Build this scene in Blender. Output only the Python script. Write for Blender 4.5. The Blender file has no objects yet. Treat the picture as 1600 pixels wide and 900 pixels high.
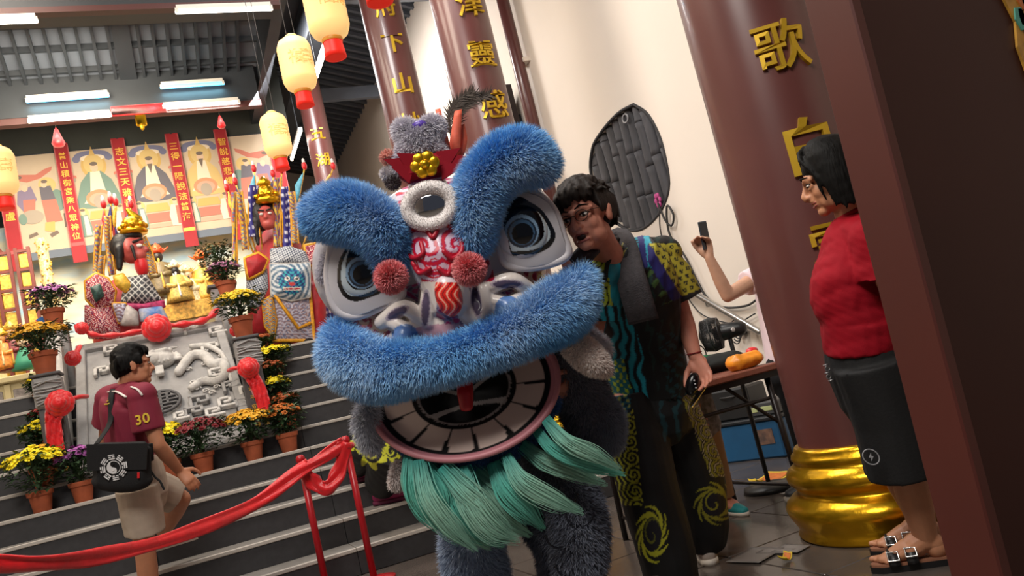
import bpy, bmesh, math, random
import numpy as np
from mathutils import Vector, Matrix, noise as mnoise
SC = bpy.context.scene
COL = SC.collection
R_ = random.Random(7)

# ------------------------------------------------------------------ camera
CAM = np.array([0.0, 0.0, 0.95]); FPX = 1280.0
_ro, _pi, _ya = math.radians(13.4), math.radians(6.6), math.radians(23.2)
FW = np.array([math.sin(_ya)*math.cos(_pi), math.cos(_ya)*math.cos(_pi), math.sin(_pi)])
_r0 = np.array([math.cos(_ya), -math.sin(_ya), 0.0]); _u0 = np.cross(_r0, FW)
RT = _r0*math.cos(_ro) - _u0*math.sin(_ro)
UP = _r0*math.sin(_ro) + _u0*math.cos(_ro)
cd = bpy.data.cameras.new('camera'); co = bpy.data.objects.new('camera', cd); COL.objects.link(co)
m = Matrix.Identity(4)
for i in range(3):
    m[i][0], m[i][1], m[i][2], m[i][3] = RT[i], UP[i], -FW[i], CAM[i]
co.matrix_world = m
cd.sensor_width = 36.0; cd.lens = 36.0*FPX/1600.0; cd.clip_start = 0.05; cd.clip_end = 200
SC.camera = co

# ------------------------------------------------------------------ world, lights, exposure
SC.view_settings.view_transform = 'Standard'
SC.view_settings.look = 'None'
SC.view_settings.exposure = 0.0
SC.view_settings.gamma = 1.0
SC.view_settings.use_curve_mapping = False
w = bpy.data.worlds.new('world'); SC.world = w; w.use_nodes = True
w.node_tree.nodes['Background'].inputs[0].default_value = (0.75, 0.8, 1.0, 1)
w.node_tree.nodes['Background'].inputs[1].default_value = 0.07

def area(name, loc, size, power, color=(1, 1, 1), target=None, sy=None):
    l = bpy.data.lights.new(name, 'AREA'); l.energy = power; l.color = color
    l.shape = 'RECTANGLE'; l.size = size; l.size_y = sy or size
    o = bpy.data.objects.new(name, l); COL.objects.link(o); o.location = loc
    t = Vector(target) if target is not None else Vector((loc[0], loc[1], loc[2]-1))
    o.rotation_euler = (t-Vector(loc)).to_track_quat('-Z', 'Y').to_euler()
    return o
WARM = (1.0, 0.86, 0.70); NEUT = (1.0, 0.95, 0.88)
area('hall_ceiling_light', (-0.9, 0.2, 5.2), 2.0, 285, NEUT, (0.9, 2.8, 1.0))
area('hall_ceiling_light', (-2.2, 4.6, 6.2), 1.6, 170, WARM, (3.2, 5.5, 2.4))
area('wall_ceiling_light', (1.2, 5.0, 6.2), 1.2, 230, (1.0, .97, .94), (4.4, 5.6, 3.4))
area('wall_ceiling_light', (1.9, 10.8, 5.9), 1.2, 200, (1.0, .97, .94), (4.4, 11.0, 4.0))
area('stair_ceiling_light', (-1.5, 7.2, 6.0), 1.4, 110, WARM, (-0.8, 8.6, 1.8))
area('altar_ceiling_light', (-0.6, 9.4, 5.1), 1.6, 230, (1.0, 0.88, 0.68), (-0.6, 12.0, 3.4))

# ------------------------------------------------------------------ helpers
def ray(x, y): return FW + RT*((x-800)/FPX) - UP*((y-450)/FPX)
def at_z(x, y, z): d = ray(x, y); return CAM + d*((z-CAM[2])/d[2])
def at_y(x, y, v): d = ray(x, y); return CAM + d*(v/d[1])
def at_x(x, y, v): d = ray(x, y); return CAM + d*(v/d[0])
def at_d(x, y, dep): return CAM + ray(x, y)*dep
def to_px(P):
    d = np.asarray(P, float) - CAM; z = d@FW
    return 800+FPX*(d@RT)/z, 450-FPX*(d@UP)/z

def lin(h):
    if isinstance(h, (tuple, list, np.ndarray)): return tuple(h[:3])
    h = h.lstrip('#'); out = []
    for i in (0, 2, 4):
        c = int(h[i:i+2], 16)/255
        out.append(c/12.92 if c <= .04045 else ((c+.055)/1.055)**2.4)
    return tuple(out)

_M = {}
def mat(name, color='#888888', rough=.6, metal=0., var=0., scale=8., bump=0., bscale=None, spec=.5, emit=0., emit_color=None, trans=0., sss=0., sheen=0., attr=False, alpha=1., color2=None, stretch=None, coat=0.):
    if name in _M: return _M[name]
    M = bpy.data.materials.new(name); M.use_nodes = True; nt = M.node_tree; N = nt.nodes; Lk = nt.links
    b = N['Principled BSDF']
    c = lin(color)
    b.inputs['Base Color'].default_value = (*c, 1); b.inputs['Roughness'].default_value = rough
    b.inputs['Metallic'].default_value = metal; b.inputs['Specular IOR Level'].default_value = spec
    b.inputs['Transmission Weight'].default_value = trans
    b.inputs['Coat Weight'].default_value = coat
    if sss: b.inputs['Subsurface Weight'].default_value = sss; b.inputs['Subsurface Radius'].default_value = (.012, .004, .002); b.inputs['Subsurface Scale'].default_value = 1.0
    if sheen: b.inputs['Sheen Weight'].default_value = sheen; b.inputs['Sheen Roughness'].default_value = .5
    if alpha < 1: b.inputs['Alpha'].default_value = alpha
    src = None
    if attr:
        a = N.new('ShaderNodeVertexColor'); a.layer_name = 'Col'; src = a.outputs[0]
    tc = None
    if var or bump or color2:
        tc = N.new('ShaderNodeTexCoord'); vec = tc.outputs['Object']
        if stretch:
            mp = N.new('ShaderNodeMapping'); mp.inputs['Scale'].default_value = stretch; Lk.new(vec, mp.inputs[0]); vec = mp.outputs[0]
        nz = N.new('ShaderNodeTexNoise'); nz.inputs['Scale'].default_value = scale; nz.inputs['Detail'].default_value = 5
        Lk.new(vec, nz.inputs['Vector'])
    if var or color2:
        mx = N.new('ShaderNodeMix'); mx.data_type = 'RGBA'
        ramp = N.new('ShaderNodeMapRange'); ramp.inputs[1].default_value = .35; ramp.inputs[2].default_value = .65
        Lk.new(nz.outputs['Fac'], ramp.inputs[0]); Lk.new(ramp.outputs[0], mx.inputs[0])
        if color2: ca, cb = c, lin(color2)
        else: ca, cb = tuple(x*(1-var) for x in c), tuple(min(1, x*(1+var)) for x in c)
        if src is not None:
            mx.blend_type = 'MULTIPLY'; mx.inputs[0].default_value = 1
            nt.links.remove(mx.inputs[0].links[0])
            cr = N.new('ShaderNodeCombineColor'); mr = N.new('ShaderNodeMapRange'); mr.inputs[1].default_value = .3; mr.inputs[2].default_value = .7
            mr.inputs[3].default_value = 1-var; mr.inputs[4].default_value = 1+var
            Lk.new(nz.outputs['Fac'], mr.inputs[0])
            for k in range(3): Lk.new(mr.outputs[0], cr.inputs[k])
            Lk.new(src, mx.inputs[6]); Lk.new(cr.outputs[0], mx.inputs[7])
        else:
            mx.inputs[6].default_value = (*ca, 1); mx.inputs[7].default_value = (*cb, 1)
        src = mx.outputs[2]
    if src is not None: Lk.new(src, b.inputs['Base Color'])
    if bump:
        nb = nz
        if bscale:
            nb = N.new('ShaderNodeTexNoise'); nb.inputs['Scale'].default_value = bscale; nb.inputs['Detail'].default_value = 4; Lk.new(vec, nb.inputs['Vector'])
        bp = N.new('ShaderNodeBump'); bp.inputs['Strength'].default_value = bump; bp.inputs['Distance'].default_value = .02
        Lk.new(nb.outputs['Fac'], bp.inputs['Height']); Lk.new(bp.outputs[0], b.inputs['Normal'])
    if emit:
        b.inputs['Emission Color'].default_value = (*lin(emit_color or color), 1); b.inputs['Emission Strength'].default_value = emit
    _M[name] = M
    return M

def frame(axis, ref=None):
    a = np.asarray(axis, float); a = a/(np.linalg.norm(a)+1e-12)
    r = np.asarray(ref if ref is not None else ((0, 0, 1) if abs(a[2]) < .9 else (1, 0, 0)), float)
    u = np.cross(r, a); u /= (np.linalg.norm(u)+1e-12); v = np.cross(a, u)
    return u, v, a

class MB:
    """collects shapes and builds them as one mesh object"""
    def __init__(s): s.v = []; s.f = []; s.m = []; s.n = 0
    def add(s, v, f, mi=0):
        v = np.asarray(v, float).reshape(-1, 3); s.v.append(v)
        s.f += [tuple(i+s.n for i in q) for q in f]; s.m += [mi]*len(f); s.n += len(v); return s
    def box(s, c, d, rot=None, mi=0, bev=0.):
        hx, hy, hz = d[0]/2, d[1]/2, d[2]/2
        if bev:
            b = min(bev, hx*.9, hy*.9, hz*.9); vs = []; 
            for sz in (-1, 1):
                for (i, k) in ((hz, b), ):
                    pass
            # chamfered box: three shifted corner points for each corner
            idx = {}
            for sx in (-1, 1):
                for sy in (-1, 1):
                    for sz in (-1, 1):
                        for ax in range(3):
                            p = [sx*(hx-b), sy*(hy-b), sz*(hz-b)]; p[ax] = (sx*hx, sy*hy, sz*hz)[ax]
                            idx[(sx, sy, sz, ax)] = len(vs); vs.append(p)
            fs = []
            for ax in range(3):
                o1, o2 = [a for a in range(3) if a != ax]
                for sg in (-1, 1):
                    q = []
                    for (a, b2) in ((-1, -1), (1, -1), (1, 1), (-1, 1)):
                        k = [0, 0, 0]; k[ax] = sg; k[o1] = a; k[o2] = b2; q.append(idx[(*k, ax)])
                    fs.append(tuple(q))
            for ax in range(3):
                o1, o2 = [a for a in range(3) if a != ax]
                for a in (-1, 1):
                    for b2 in (-1, 1):
                        k1 = [0, 0, 0]; k1[ax] = -1; k1[o1] = a; k1[o2] = b2; k2 = list(k1); k2[ax] = 1
                        fs.append((idx[(*k1, o1)], idx[(*k2, o1)], idx[(*k2, o2)], idx[(*k1, o2)]))
            for sx in (-1, 1):
                for sy in (-1, 1):
                    for sz in (-1, 1): fs.append(tuple(idx[(sx, sy, sz, a)] for a in range(3)))
            v = np.array(vs)
        else:
            v = np.array([[x, y, z] for x in (-hx, hx) for y in (-hy, hy) for z in (-hz, hz)])
            fs = [(0, 1, 3, 2), (4, 6, 7, 5), (0, 4, 5, 1), (2, 3, 7, 6), (0, 2, 6, 4), (1, 5, 7, 3)]
        if rot is not None: v = v@np.asarray(rot, float).T
        return s.add(v+np.asarray(c, float), fs, mi)
    def tube(s, pts, rad, seg=10, cap='round', ref=None, mi=0, flat=1., closed=False):
        P = np.asarray(pts, float); n = len(P)
        rad = np.full(n, rad) if np.isscalar(rad) else np.asarray(rad, float)
        fl = np.full(n, flat) if np.isscalar(flat) else np.asarray(flat, float)
        T = np.gradient(P, axis=0) if n > 1 else np.array([[0, 0, 1.]])
        if closed: T = np.roll(P, -1, 0)-np.roll(P, 1, 0)
        T /= (np.linalg.norm(T, axis=1, keepdims=True)+1e-12)
        u = None; rings = []; 
        A = np.arange(seg)*2*math.pi/seg
        def ring(c, u, v, r, k): return c+np.outer(np.cos(A)*r, u)+np.outer(np.sin(A)*r*k, v)
        frs = []
        for i in range(n):
            if u is None: u, v, _ = frame(T[i], ref)
            else:
                u = u-T[i]*(u@T[i]); u /= (np.linalg.norm(u)+1e-12); v = np.cross(T[i], u)
            if ref is not None: u, v, _ = frame(T[i], ref)
            frs.append((u, v))
        R = []
        if cap == 'round' and not closed:
            u0, v0 = frs[0]
            for t in (.9, .55): R.append(ring(P[0]-T[0]*rad[0]*min(1, fl[0])*t, u0, v0, rad[0]*math.sqrt(1-t*t), fl[0]))
        for i in range(n): R.append(ring(P[i], *frs[i], rad[i], fl[i]))
        if cap == 'round' and not closed:
            u0, v0 = frs[-1]
            for t in (.55, .9): R.append(ring(P[-1]+T[-1]*rad[-1]*min(1, fl[-1])*t, u0, v0, rad[-1]*math.sqrt(1-t*t), fl[-1]))
        k = len(R); fs = []
        for i in range(k-(0 if closed else 1)):
            j0 = i*seg; j1 = ((i+1) % k)*seg
            for j in range(seg): fs.append((j0+j, j0+(j+1) % seg, j1+(j+1) % seg, j1+j))
        if not closed and cap: fs.append(tuple(range(seg))[::-1]); fs.append(tuple((k-1)*seg+j for j in range(seg)))
        return s.add(np.vstack(R), fs, mi)
    def ell(s, c, r, rot=None, nu=16, nv=10, mi=0):
        r = np.full(3, r) if np.isscalar(r) else np.asarray(r, float); v = [[0, 0, -1]]
        for i in range(1, nv):
            t = -math.pi/2+math.pi*i/nv
            for j in range(nu): a = 2*math.pi*j/nu; v.append([math.cos(t)*math.cos(a), math.cos(t)*math.sin(a), math.sin(t)])
        v.append([0, 0, 1]); v = np.array(v)*r
        if rot is not None: v = v@np.asarray(rot, float).T
        fs = []
        for j in range(nu): fs.append((0, 1+(j+1) % nu, 1+j))
        for i in range(nv-2):
            for j in range(nu): a = 1+i*nu; fs.append((a+j, a+(j+1) % nu, a+nu+(j+1) % nu, a+nu+j))
        e = 1+(nv-1)*nu
        for j in range(nu): fs.append((e-nu+j, e-nu+(j+1) % nu, e))
        return s.add(v+np.asarray(c, float), fs, mi)
    def lathe(s, prof, c=(0, 0, 0), seg=24, rot=None, mi=0, caps=True):
        A = np.arange(seg)*2*math.pi/seg; v = []
        for (r, z) in prof:
            for a in A: v.append([r*math.cos(a), r*math.sin(a), z])
        v = np.array(v); n = len(prof); fs = []
        if rot is not None: v = v@np.asarray(rot, float).T
        for i in range(n-1):
            for j in range(seg): fs.append((i*seg+j, i*seg+(j+1) % seg, (i+1)*seg+(j+1) % seg, (i+1)*seg+j))
        if caps: fs.append(tuple(range(seg))[::-1]); fs.append(tuple((n-1)*seg+j for j in range(seg)))
        return s.add(v+np.asarray(c, float), fs, mi)
    def prism(s, poly, o, u, v, n, d, mi=0):
        """polygon (2d) in the frame o,u,v thickened by d along n"""
        P = np.array([np.asarray(o)+np.asarray(u)*a+np.asarray(v)*b for a, b in poly]); k = len(P)
        V = np.vstack([P, P+np.asarray(n)*d])
        fs = [tuple(range(k))[::-1], tuple(range(k, 2*k))]+[(i, (i+1) % k, k+(i+1) % k, k+i) for i in range(k)]
        return s.add(V, fs, mi)
    def mesh(s, name):
        me = bpy.data.meshes.new(name)
        me.from_pydata(np.vstack(s.v).tolist() if s.v else [], [], s.f)
        if any(s.m): me.polygons.foreach_set('material_index', s.m)
        me.update(); return me
    def build(s, name, mats, parent=None, smooth=True, **kw):
        return link(name, s.mesh(name), mats, parent, smooth, **kw)

def link(name, me, mats, parent=None, smooth=True, angle=None, label=None, kind=None):
    if not isinstance(mats, (list, tuple)): mats = [mats]
    if len(me.materials) == 0:
        for q in mats: me.materials.append(q)
    me.polygons.foreach_set('use_smooth', [bool(smooth)]*len(me.polygons))
    if smooth and angle:
        bm = bmesh.new(); bm.from_mesh(me)
        for e in bm.edges:
            if len(e.link_faces) == 2 and e.calc_face_angle(0) > angle: e.smooth = False
        bm.to_mesh(me); bm.free()
    o = bpy.data.objects.new(name, me); COL.objects.link(o)
    if parent is not None: adopt(o, parent)
    if label: o['label'] = label
    if kind: o['kind'] = kind
    return o

def world_of(o):
    M = o.matrix_basis.copy()
    if o.parent: M = world_of(o.parent) @ o.matrix_parent_inverse @ M
    return M
def adopt(o, parent):
    o.parent = parent; o.matrix_parent_inverse = world_of(parent).inverted()
def thing(name, label, cat, loc=(0, 0, 0), group=None, rz=0.):
    o = bpy.data.objects.new(name, None); COL.objects.link(o); o.empty_display_size = .1
    o.location = tuple(float(x) for x in loc); o.rotation_euler = (0, 0, rz)
    return tag(o, label, cat, group)
def tag(o, label, cat, group=None):
    o['label'] = label; o['category'] = cat
    if group: o['group'] = group
    return o
def struct(o): o['kind'] = 'structure'; return o
def kids(o): return [c for c in ALL_KIDS.get(o.name, [])] if False else list(o.children)
def copy_tree(o, label=None, parent=None):
    c = o.copy(); COL.objects.link(c)
    if parent is not None: c.parent = parent
    if label: c['label'] = label
    for ch in list(o.children): copy_tree(ch, None, c)
    return c

def remesh(mb, voxel, smooth=2, fac=.5, name='remeshed'):
    me = mb.mesh(name) if isinstance(mb, MB) else mb
    o = bpy.data.objects.new('tmp', me); COL.objects.link(o)
    md = o.modifiers.new('r', 'REMESH'); md.mode = 'VOXEL'; md.voxel_size = voxel; md.use_smooth_shade = True
    if smooth: sm = o.modifiers.new('s', 'SMOOTH'); sm.iterations = smooth; sm.factor = fac
    dg = bpy.context.evaluated_depsgraph_get()
    out = bpy.data.meshes.new_from_object(o.evaluated_get(dg)); out.name = name
    bpy.data.objects.remove(o); return out
def coords(me):
    a = np.empty(len(me.vertices)*3); me.vertices.foreach_get('co', a); return a.reshape(-1, 3)
def normals(me):
    a = np.empty(len(me.vertices)*3); me.vertices.foreach_get('normal', a); return a.reshape(-1, 3)
def set_coords(me, c): me.vertices.foreach_set('co', np.ascontiguousarray(c).ravel()); me.update()
def paint(me, rgb):
    a = me.color_attributes.get('Col') or me.color_attributes.new('Col', 'FLOAT_COLOR', 'POINT')
    c = np.ones((len(me.vertices), 4)); c[:, :3] = rgb; a.data.foreach_set('color', c.ravel())
def vnoise(P, scale, seed=0.):
    """cheap smooth value noise from sums of sines (vectorised)"""
    P = np.asarray(P)*scale; o = np.zeros(len(P)); rr = np.random.RandomState(int(seed*13)+5)
    for k in range(7):
        d = rr.randn(3); d /= np.linalg.norm(d); fq = .7+.5*k*rr.rand()
        o += np.sin(P@d*fq*3.1+rr.rand()*6.28+1.3*np.sin(P@rr.randn(3)*.9))/(1+.35*k)
    return o/3.2
def spline(pts, n):
    """Catmull-Rom through the points"""
    P = np.asarray(pts, float); P = np.vstack([2*P[0]-P[1], P, 2*P[-1]-P[-2]]); out = []
    m_ = len(P)-3
    for t in np.linspace(0, m_-1e-9, n):
        i = int(t); u = t-i; a, b, c, d = P[i:i+4]
        out.append(.5*((2*b)+(c-a)*u+(2*a-5*b+4*c-d)*u*u+(3*b-a-3*c+d)*u**3))
    return np.array(out)
def glyph(ch, size, depth, bold=.012):
    """outline of one written character as a mesh of its own, centred, standing in the xz plane facing -y"""
    c = bpy.data.curves.new('character', 'FONT'); c.body = ch; c.size = size; c.extrude = depth/2; c.offset = bold*size; c.resolution_u = 3
    c.align_x = 'CENTER'
    o = bpy.data.objects.new('tmp', c); COL.objects.link(o)
    dg = bpy.context.evaluated_depsgraph_get()
    me = bpy.data.meshes.new_from_object(o.evaluated_get(dg)); bpy.data.objects.remove(o)
    me.materials.clear()
    v = coords(me)
    if len(v):
        cen = (v.min(0)+v.max(0))/2; v = v-cen
        set_coords(me, np.stack([v[:, 0], -v[:, 2], v[:, 1]], 1))
    me.name = 'character'
    return me
# ------------------------------------------------------------------ setting
M_tile = mat('floor_tile_stone', '#4e4641', .22, var=.18, scale=3, bump=.05, bscale=40)
M_grout = mat('grout', '#6a635c', .8)
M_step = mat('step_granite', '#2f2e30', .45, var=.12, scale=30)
M_tread = mat('tread_granite_sheen', '#77736f', .5, var=.12, scale=30)  # paler than the risers: grazing reflection put into the colour
M_nose = mat('nosing_strip', '#a9a29a', .5)
M_wall = mat('cream_plaster', '#e6dacd', .85, var=.03, scale=.7, bump=.03, bscale=30)
M_dark = mat('dark_steel', '#2c3036', .55, var=.1, scale=3)
M_deck = mat('roof_deck', '#3a4048', .6, var=.1, scale=2)
M_louvre = mat('louvre_panel', '#5d636e', .5, var=.1, scale=2)
M_col = mat('brown_lacquer', '#5b3330', .34, var=.06, scale=2.5, coat=.15)
M_gold = mat('gilded', '#d9a520', .28, metal=.9, var=.12, scale=9, bump=.12, bscale=22)
M_goldp = mat('gold_paint', '#c9a22a', .38, metal=.55)
M_red = mat('red_satin', '#d3101a', .38, var=.12, scale=12, bump=.2, bscale=25, sheen=.3)

floor = struct(MB().box((0.2, 1.3, -.06), (9.4, 9.4, .1)).build('floor', M_grout, smooth=False))
tile_me = None
TX, TY = .60, .60
tile_me = MB().box((0, 0, 0), (TX-.008, TY-.008, .02), bev=.003).mesh('tile'); tile_me.materials.append(M_tile)
i0 = 0
for i in range(-4, 4):
    for j in range(-3, 3):
        x = 2.07+TX*(i+.5); y = 4.38+TY*(j-.5)
        if y+TY/2 > 5.50 or x+TX/2 > 4.42: continue
        o = bpy.data.objects.new('tile', tile_me); COL.objects.link(o); o.location = (x, y, -.0105+R_.uniform(-.0004, .0004)); adopt(o, floor)
# the last row is cut to meet the stair
cut_me = MB().box((0, 0, 0), (TX-.008, 5.49-4.98-.008, .02), bev=.003).mesh('tile'); cut_me.materials.append(M_tile)
for i in range(-4, 4):
    x = 2.07+TX*(i+.5)
    if x+TX/2 > 4.42: continue
    o = bpy.data.objects.new('tile', cut_me); COL.objects.link(o); o.location = (x, (4.98+5.49)/2, -.0105); adopt(o, floor)
    o = bpy.data.objects.new('tile', tile_me); COL.objects.link(o); o.location = (x, 4.68, -.0105); adopt(o, floor)


# stairs: eleven steps, each with riser and tread slabs
RISE, TREAD, Y1, SX0, SX1, NST = .17, .30, 5.50, -5.0, 4.4, 11
stairs = struct(MB().box(((SX0+SX1)/2, Y1+TREAD*NST/2+.05, .02), (SX1-SX0, TREAD*NST-.2, .03)).build('stairs', M_step, smooth=False))
sl = 1.175
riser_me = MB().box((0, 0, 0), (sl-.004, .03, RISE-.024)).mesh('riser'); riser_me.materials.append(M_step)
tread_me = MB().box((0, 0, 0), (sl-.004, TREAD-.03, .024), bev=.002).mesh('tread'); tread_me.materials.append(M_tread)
nose_me = MB().box((0, 0, 0), (sl-.003, .034, .026), bev=.004).mesh('nosing'); nose_me.materials.append(M_nose)
for k in range(NST):
    y = Y1+TREAD*k; z = RISE*(k+1)
    for i in range(8):
        x = SX0+sl*(i+.5)+(0 if k % 2 else 0)
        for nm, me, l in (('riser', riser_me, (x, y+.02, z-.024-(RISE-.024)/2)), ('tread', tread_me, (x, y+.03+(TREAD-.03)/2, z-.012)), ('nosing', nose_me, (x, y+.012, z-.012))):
            o = bpy.data.objects.new(nm, me); COL.objects.link(o); o.location = l; adopt(o, stairs)
PZ = RISE*NST; PY = Y1+TREAD*NST
plat = struct(MB().box((-.3, (PY+20.3)/2, PZ-.05), (9.4, 20.3-PY, .1)).build('trim_platform', M_tread, smooth=False))

# right wall, pierced by a leaf shaped window
LEAF = [(990, 163), (1012, 178), (1030, 210), (1040, 245), (1046, 285), (1040, 315), (1025, 340), (1005, 357), (985, 360), (965, 350), (945, 330), (930, 300), (922, 265), (924, 238), (930, 220), (948, 195), (968, 175)]
LEAFP = [at_x(a, b, 4.4) for a, b in spline(np.array(LEAF+LEAF[:1], float), 60)[:-1]]
bm = bmesh.new(); loops = [[(4.4, -5, -.1), (4.4, 21, -.1), (4.4, 21, 7.2), (4.4, -5, 7.2)], LEAFP]; ed = []
for lp in loops:
    vs = [bm.verts.new(tuple(float(c) for c in p)) for p in lp]; ed += [bm.edges.new((vs[i], vs[(i+1) % len(vs)])) for i in range(len(vs))]
bmesh.ops.triangle_fill(bm, edges=ed, use_beauty=True)
ge = bmesh.ops.extrude_face_region(bm, geom=bm.faces[:]); bmesh.ops.translate(bm, vec=(.2, 0, 0), verts=[v for v in ge['geom'] if isinstance(v, bmesh.types.BMVert)])
bmesh.ops.recalc_face_normals(bm, faces=bm.faces[:]); me = bpy.data.meshes.new('wall_right'); bm.to_mesh(me); bm.free()
wall_r = struct(link('wall_right', me, M_wall, smooth=False))
wall_l = struct(MB().box((-5.1, 8, 3.55), (.2, 26, 7.3)).build('wall_left', M_wall, smooth=False))
M_board = mat('dark_green_board', '#3c3f3a', .7, var=.12, scale=2)
wall_b = struct(MB().box((-1.5, 14.1, 3.6), (7.0, .2, 8.4)).build('wall_back', M_board, smooth=False))

# pitched metal roof over the right aisle: deck with ribs, tie beams and long beams
roof = struct(MB().add([(1.5, 3.4, 8.0), (4.6, 3.4, 7.05), (4.6, 20.2, 7.05), (1.5, 20.2, 8.0), (1.5, 3.4, 8.1), (4.6, 3.4, 7.15), (4.6, 20.2, 7.15), (1.5, 20.2, 8.1)],
    [(0, 3, 2, 1), (4, 5, 6, 7), (0, 1, 5, 4), (1, 2, 6, 5), (2, 3, 7, 6), (3, 0, 4, 7)]).build('ceiling_aisle', M_deck, smooth=False))
rib = MB().box((0, 0, 0), (3.2, .07, .06), rot=[[math.cos(.295), 0, math.sin(.295)], [0, 1, 0], [-math.sin(.295), 0, math.cos(.295)]]).mesh('roof_rib'); rib.materials.append(M_louvre)
for i in range(64):
    o = bpy.data.objects.new('roof_rib', rib); COL.objects.link(o); o.location = (3.05, 4.0+i*.25, 7.49); adopt(o, roof)
def beam(name, a, b, w_, h_, m_=M_dark):
    a = np.array(a, float); b = np.array(b, float); u, v, t = frame(b-a)
    return struct(MB().box((a+b)/2, (w_, h_, np.linalg.norm(b-a)), rot=np.stack([u, v, t], 1)).build(name, m_, smooth=False))
beam('trim_tie_beam', (2.6, 10.2, 6.6), (4.4, 10.2, 6.6), .10, .22, M_louvre)
beam('trim_tie_beam', (2.6, 13.6, 6.6), (4.4, 13.6, 6.6), .10, .22, M_louvre)
beam('trim_long_beam', (2.62, 4.2, 6.55), (2.62, 19.5, 6.55), .3, .5)
beam('trim_edge_beam', (1.82, 4.2, 6.1), (1.82, 12.6, 6.1), .14, .6)
struct(MB().box((2.2, 8.4, 6.9), (.9, 9, .08)).build('ceiling_strip', M_dark, smooth=False))
# front and rear cross beams of the altar hall
beam('trim_front_beam', (-5, 8.5, 5.78), (1.7, 8.5, 5.78), .3, .6)
beam('trim_front_lip', (-5, 8.32, 5.47), (1.7, 8.32, 5.47), .10, .06, mat('dark_red_wood', '#4a2624', .5))
beam('trim_rear_beam', (-5, 11.1, 5.78), (1.7, 11.1, 5.78), .25, .5)
beam('trim_rear_lip', (-5, 10.95, 5.45), (1.7, 10.95, 5.45), .12, .08, mat('dark_red_wood'))
beam('trim_header_board', (-5, 12.62, 6.2), (2.3, 12.62, 6.2), .1, 1.1, M_board)
struct(MB().box((1.2, 20.3, 4.5), (6.6, .2, 6)).build('wall_far', M_wall, smooth=False))
struct(MB().box((2.0, 16.4, 4.5), (.1, 7.6, 6)).build('wall_inner', M_wall, smooth=False))
# sloped lattice roof: panels between rafters and purlins
lat = struct(MB().add([(-5, 11.0, 6.02), (1.75, 11.0, 6.02), (1.75, 8.3, 7.1), (-5, 8.3, 7.1), (-5, 11.0, 6.08), (1.75, 11.0, 6.08), (1.75, 8.3, 7.16), (-5, 8.3, 7.16)],
    [(0, 1, 2, 3), (4, 7, 6, 5), (0, 4, 5, 1), (1, 5, 6, 2), (2, 6, 7, 3), (3, 7, 4, 0)]).build('ceiling_lattice', M_louvre, smooth=False))
sdir = np.array([0, -2.7, 1.08]); sl_ = np.linalg.norm(sdir); sdir /= sl_
u_, v_, t_ = frame(sdir, (1, 0, 0))
raf = MB().box((0, 0, 0), (.10, .035, sl_), rot=np.stack([u_, v_, t_], 1)).mesh('rafter'); raf.materials.append(M_dark)
for i in range(40):
    x = 1.5-.17*i
    o = bpy.data.objects.new('rafter', raf); COL.objects.link(o); o.location = (x, 9.65, 6.53); adopt(o, lat)
    if x < -4.9: break
pur = MB().box((0, 0, 0), (6.7, .05, .07)).mesh('purlin'); pur.materials.append(M_dark)
for i in range(8):
    p = np.array([-1.6, 11.0, 5.99])+sdir*(.16+.36*i)
    o = bpy.data.objects.new('purlin', pur); COL.objects.link(o); o.location = p; adopt(o, lat)
cb = MB().box((0, 0, 0), (.22, .10, sl_), rot=np.stack([u_, v_, t_], 1)).mesh('main_rafter')
cb = MB().box((.12, 9.65, 6.49), (.05, .2, sl_), rot=np.stack([u_, v_, t_], 1)).build('main_rafter', M_dark, lat, smooth=False)
struct(MB().box((-1.6, 6, 7.3), (6.8, 5, .1)).build('ceiling_hall', M_dark, smooth=False))

# bright altar niche behind the figures: cream cloud mural
M_mural = mat('cloud_mural', '#f3e2b2', .7, color2='#a9cde4', scale=1.3, stretch=(1, 1, 3.2))
struct(MB().box((-1.3, 13.0, 3.3), (6.6, .08, 2.9)).build('wall_mural', M_mural, smooth=False))
# ------------------------------------------------------------------ columns with gilded characters and bases
BASE_PROF = [(.375, 0), (.385, .012), (.372, .03), (.385, .06), (.405, .10), (.412, .125), (.40, .15), (.375, .172), (.345, .188), (.34, .20), (.352, .218), (.372, .238), (.376, .262), (.365, .285), (.342, .302), (.328, .312), (.326, .325), (.335, .335), (.33, .352), (.316, .362), (.316, .372), (.308, .384), (.296, .39)]
def column(ax, ay, r, z0, z1, text, face_deg, label, top_z=None):
    t = thing('column', label, 'column', (ax, ay, z0), 'columns of the colonnade')
    k = r/.288
    bh = .39*k
    MB().lathe([(a*k, b*k) for a, b in BASE_PROF], (ax, ay, z0), 64).build('gilded_base', M_gold, t, label='gold moulded base')
    MB().lathe([(r, z0+bh-.02), (r, z1)], (ax, ay, 0), 48).build('shaft', M_col, t, angle=1.)
    th = math.radians(face_deg)
    n = np.array([math.sin(th), -math.cos(th), 0]); u = np.array([math.cos(th), math.sin(th), 0])
    for ch, py, size in text:
        zs = np.linspace(.5, z1, 3000); p0 = np.array([ax, ay, 0])+n*r
        ys = np.array([to_px(p0+np.array([0, 0, z]))[1] for z in zs]); z = zs[np.argmin(abs(ys-py))]
        me = glyph(ch, size, .022, .02 if ch in '白下山五之' else .007)
        v = coords(me); rr = r+.006-v[:, 1]; an = v[:, 0]/r
        d = np.outer(np.cos(an), n)+np.outer(np.sin(an), u)
        set_coords(me, np.array([ax, ay, z])+d*rr[:, None]+np.outer(v[:, 2], [0, 0, 1]))
        link('character', me, M_goldp, t, smooth=False)
    return t
CX = 2.71
column(CX, 2.86, .288, 0, 7.9, [('歌', 70, .235), ('白', 226, .25), ('雲', 385, .24)], -23, 'thick brown column with gilded moulded base beside the woman in red')
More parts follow.
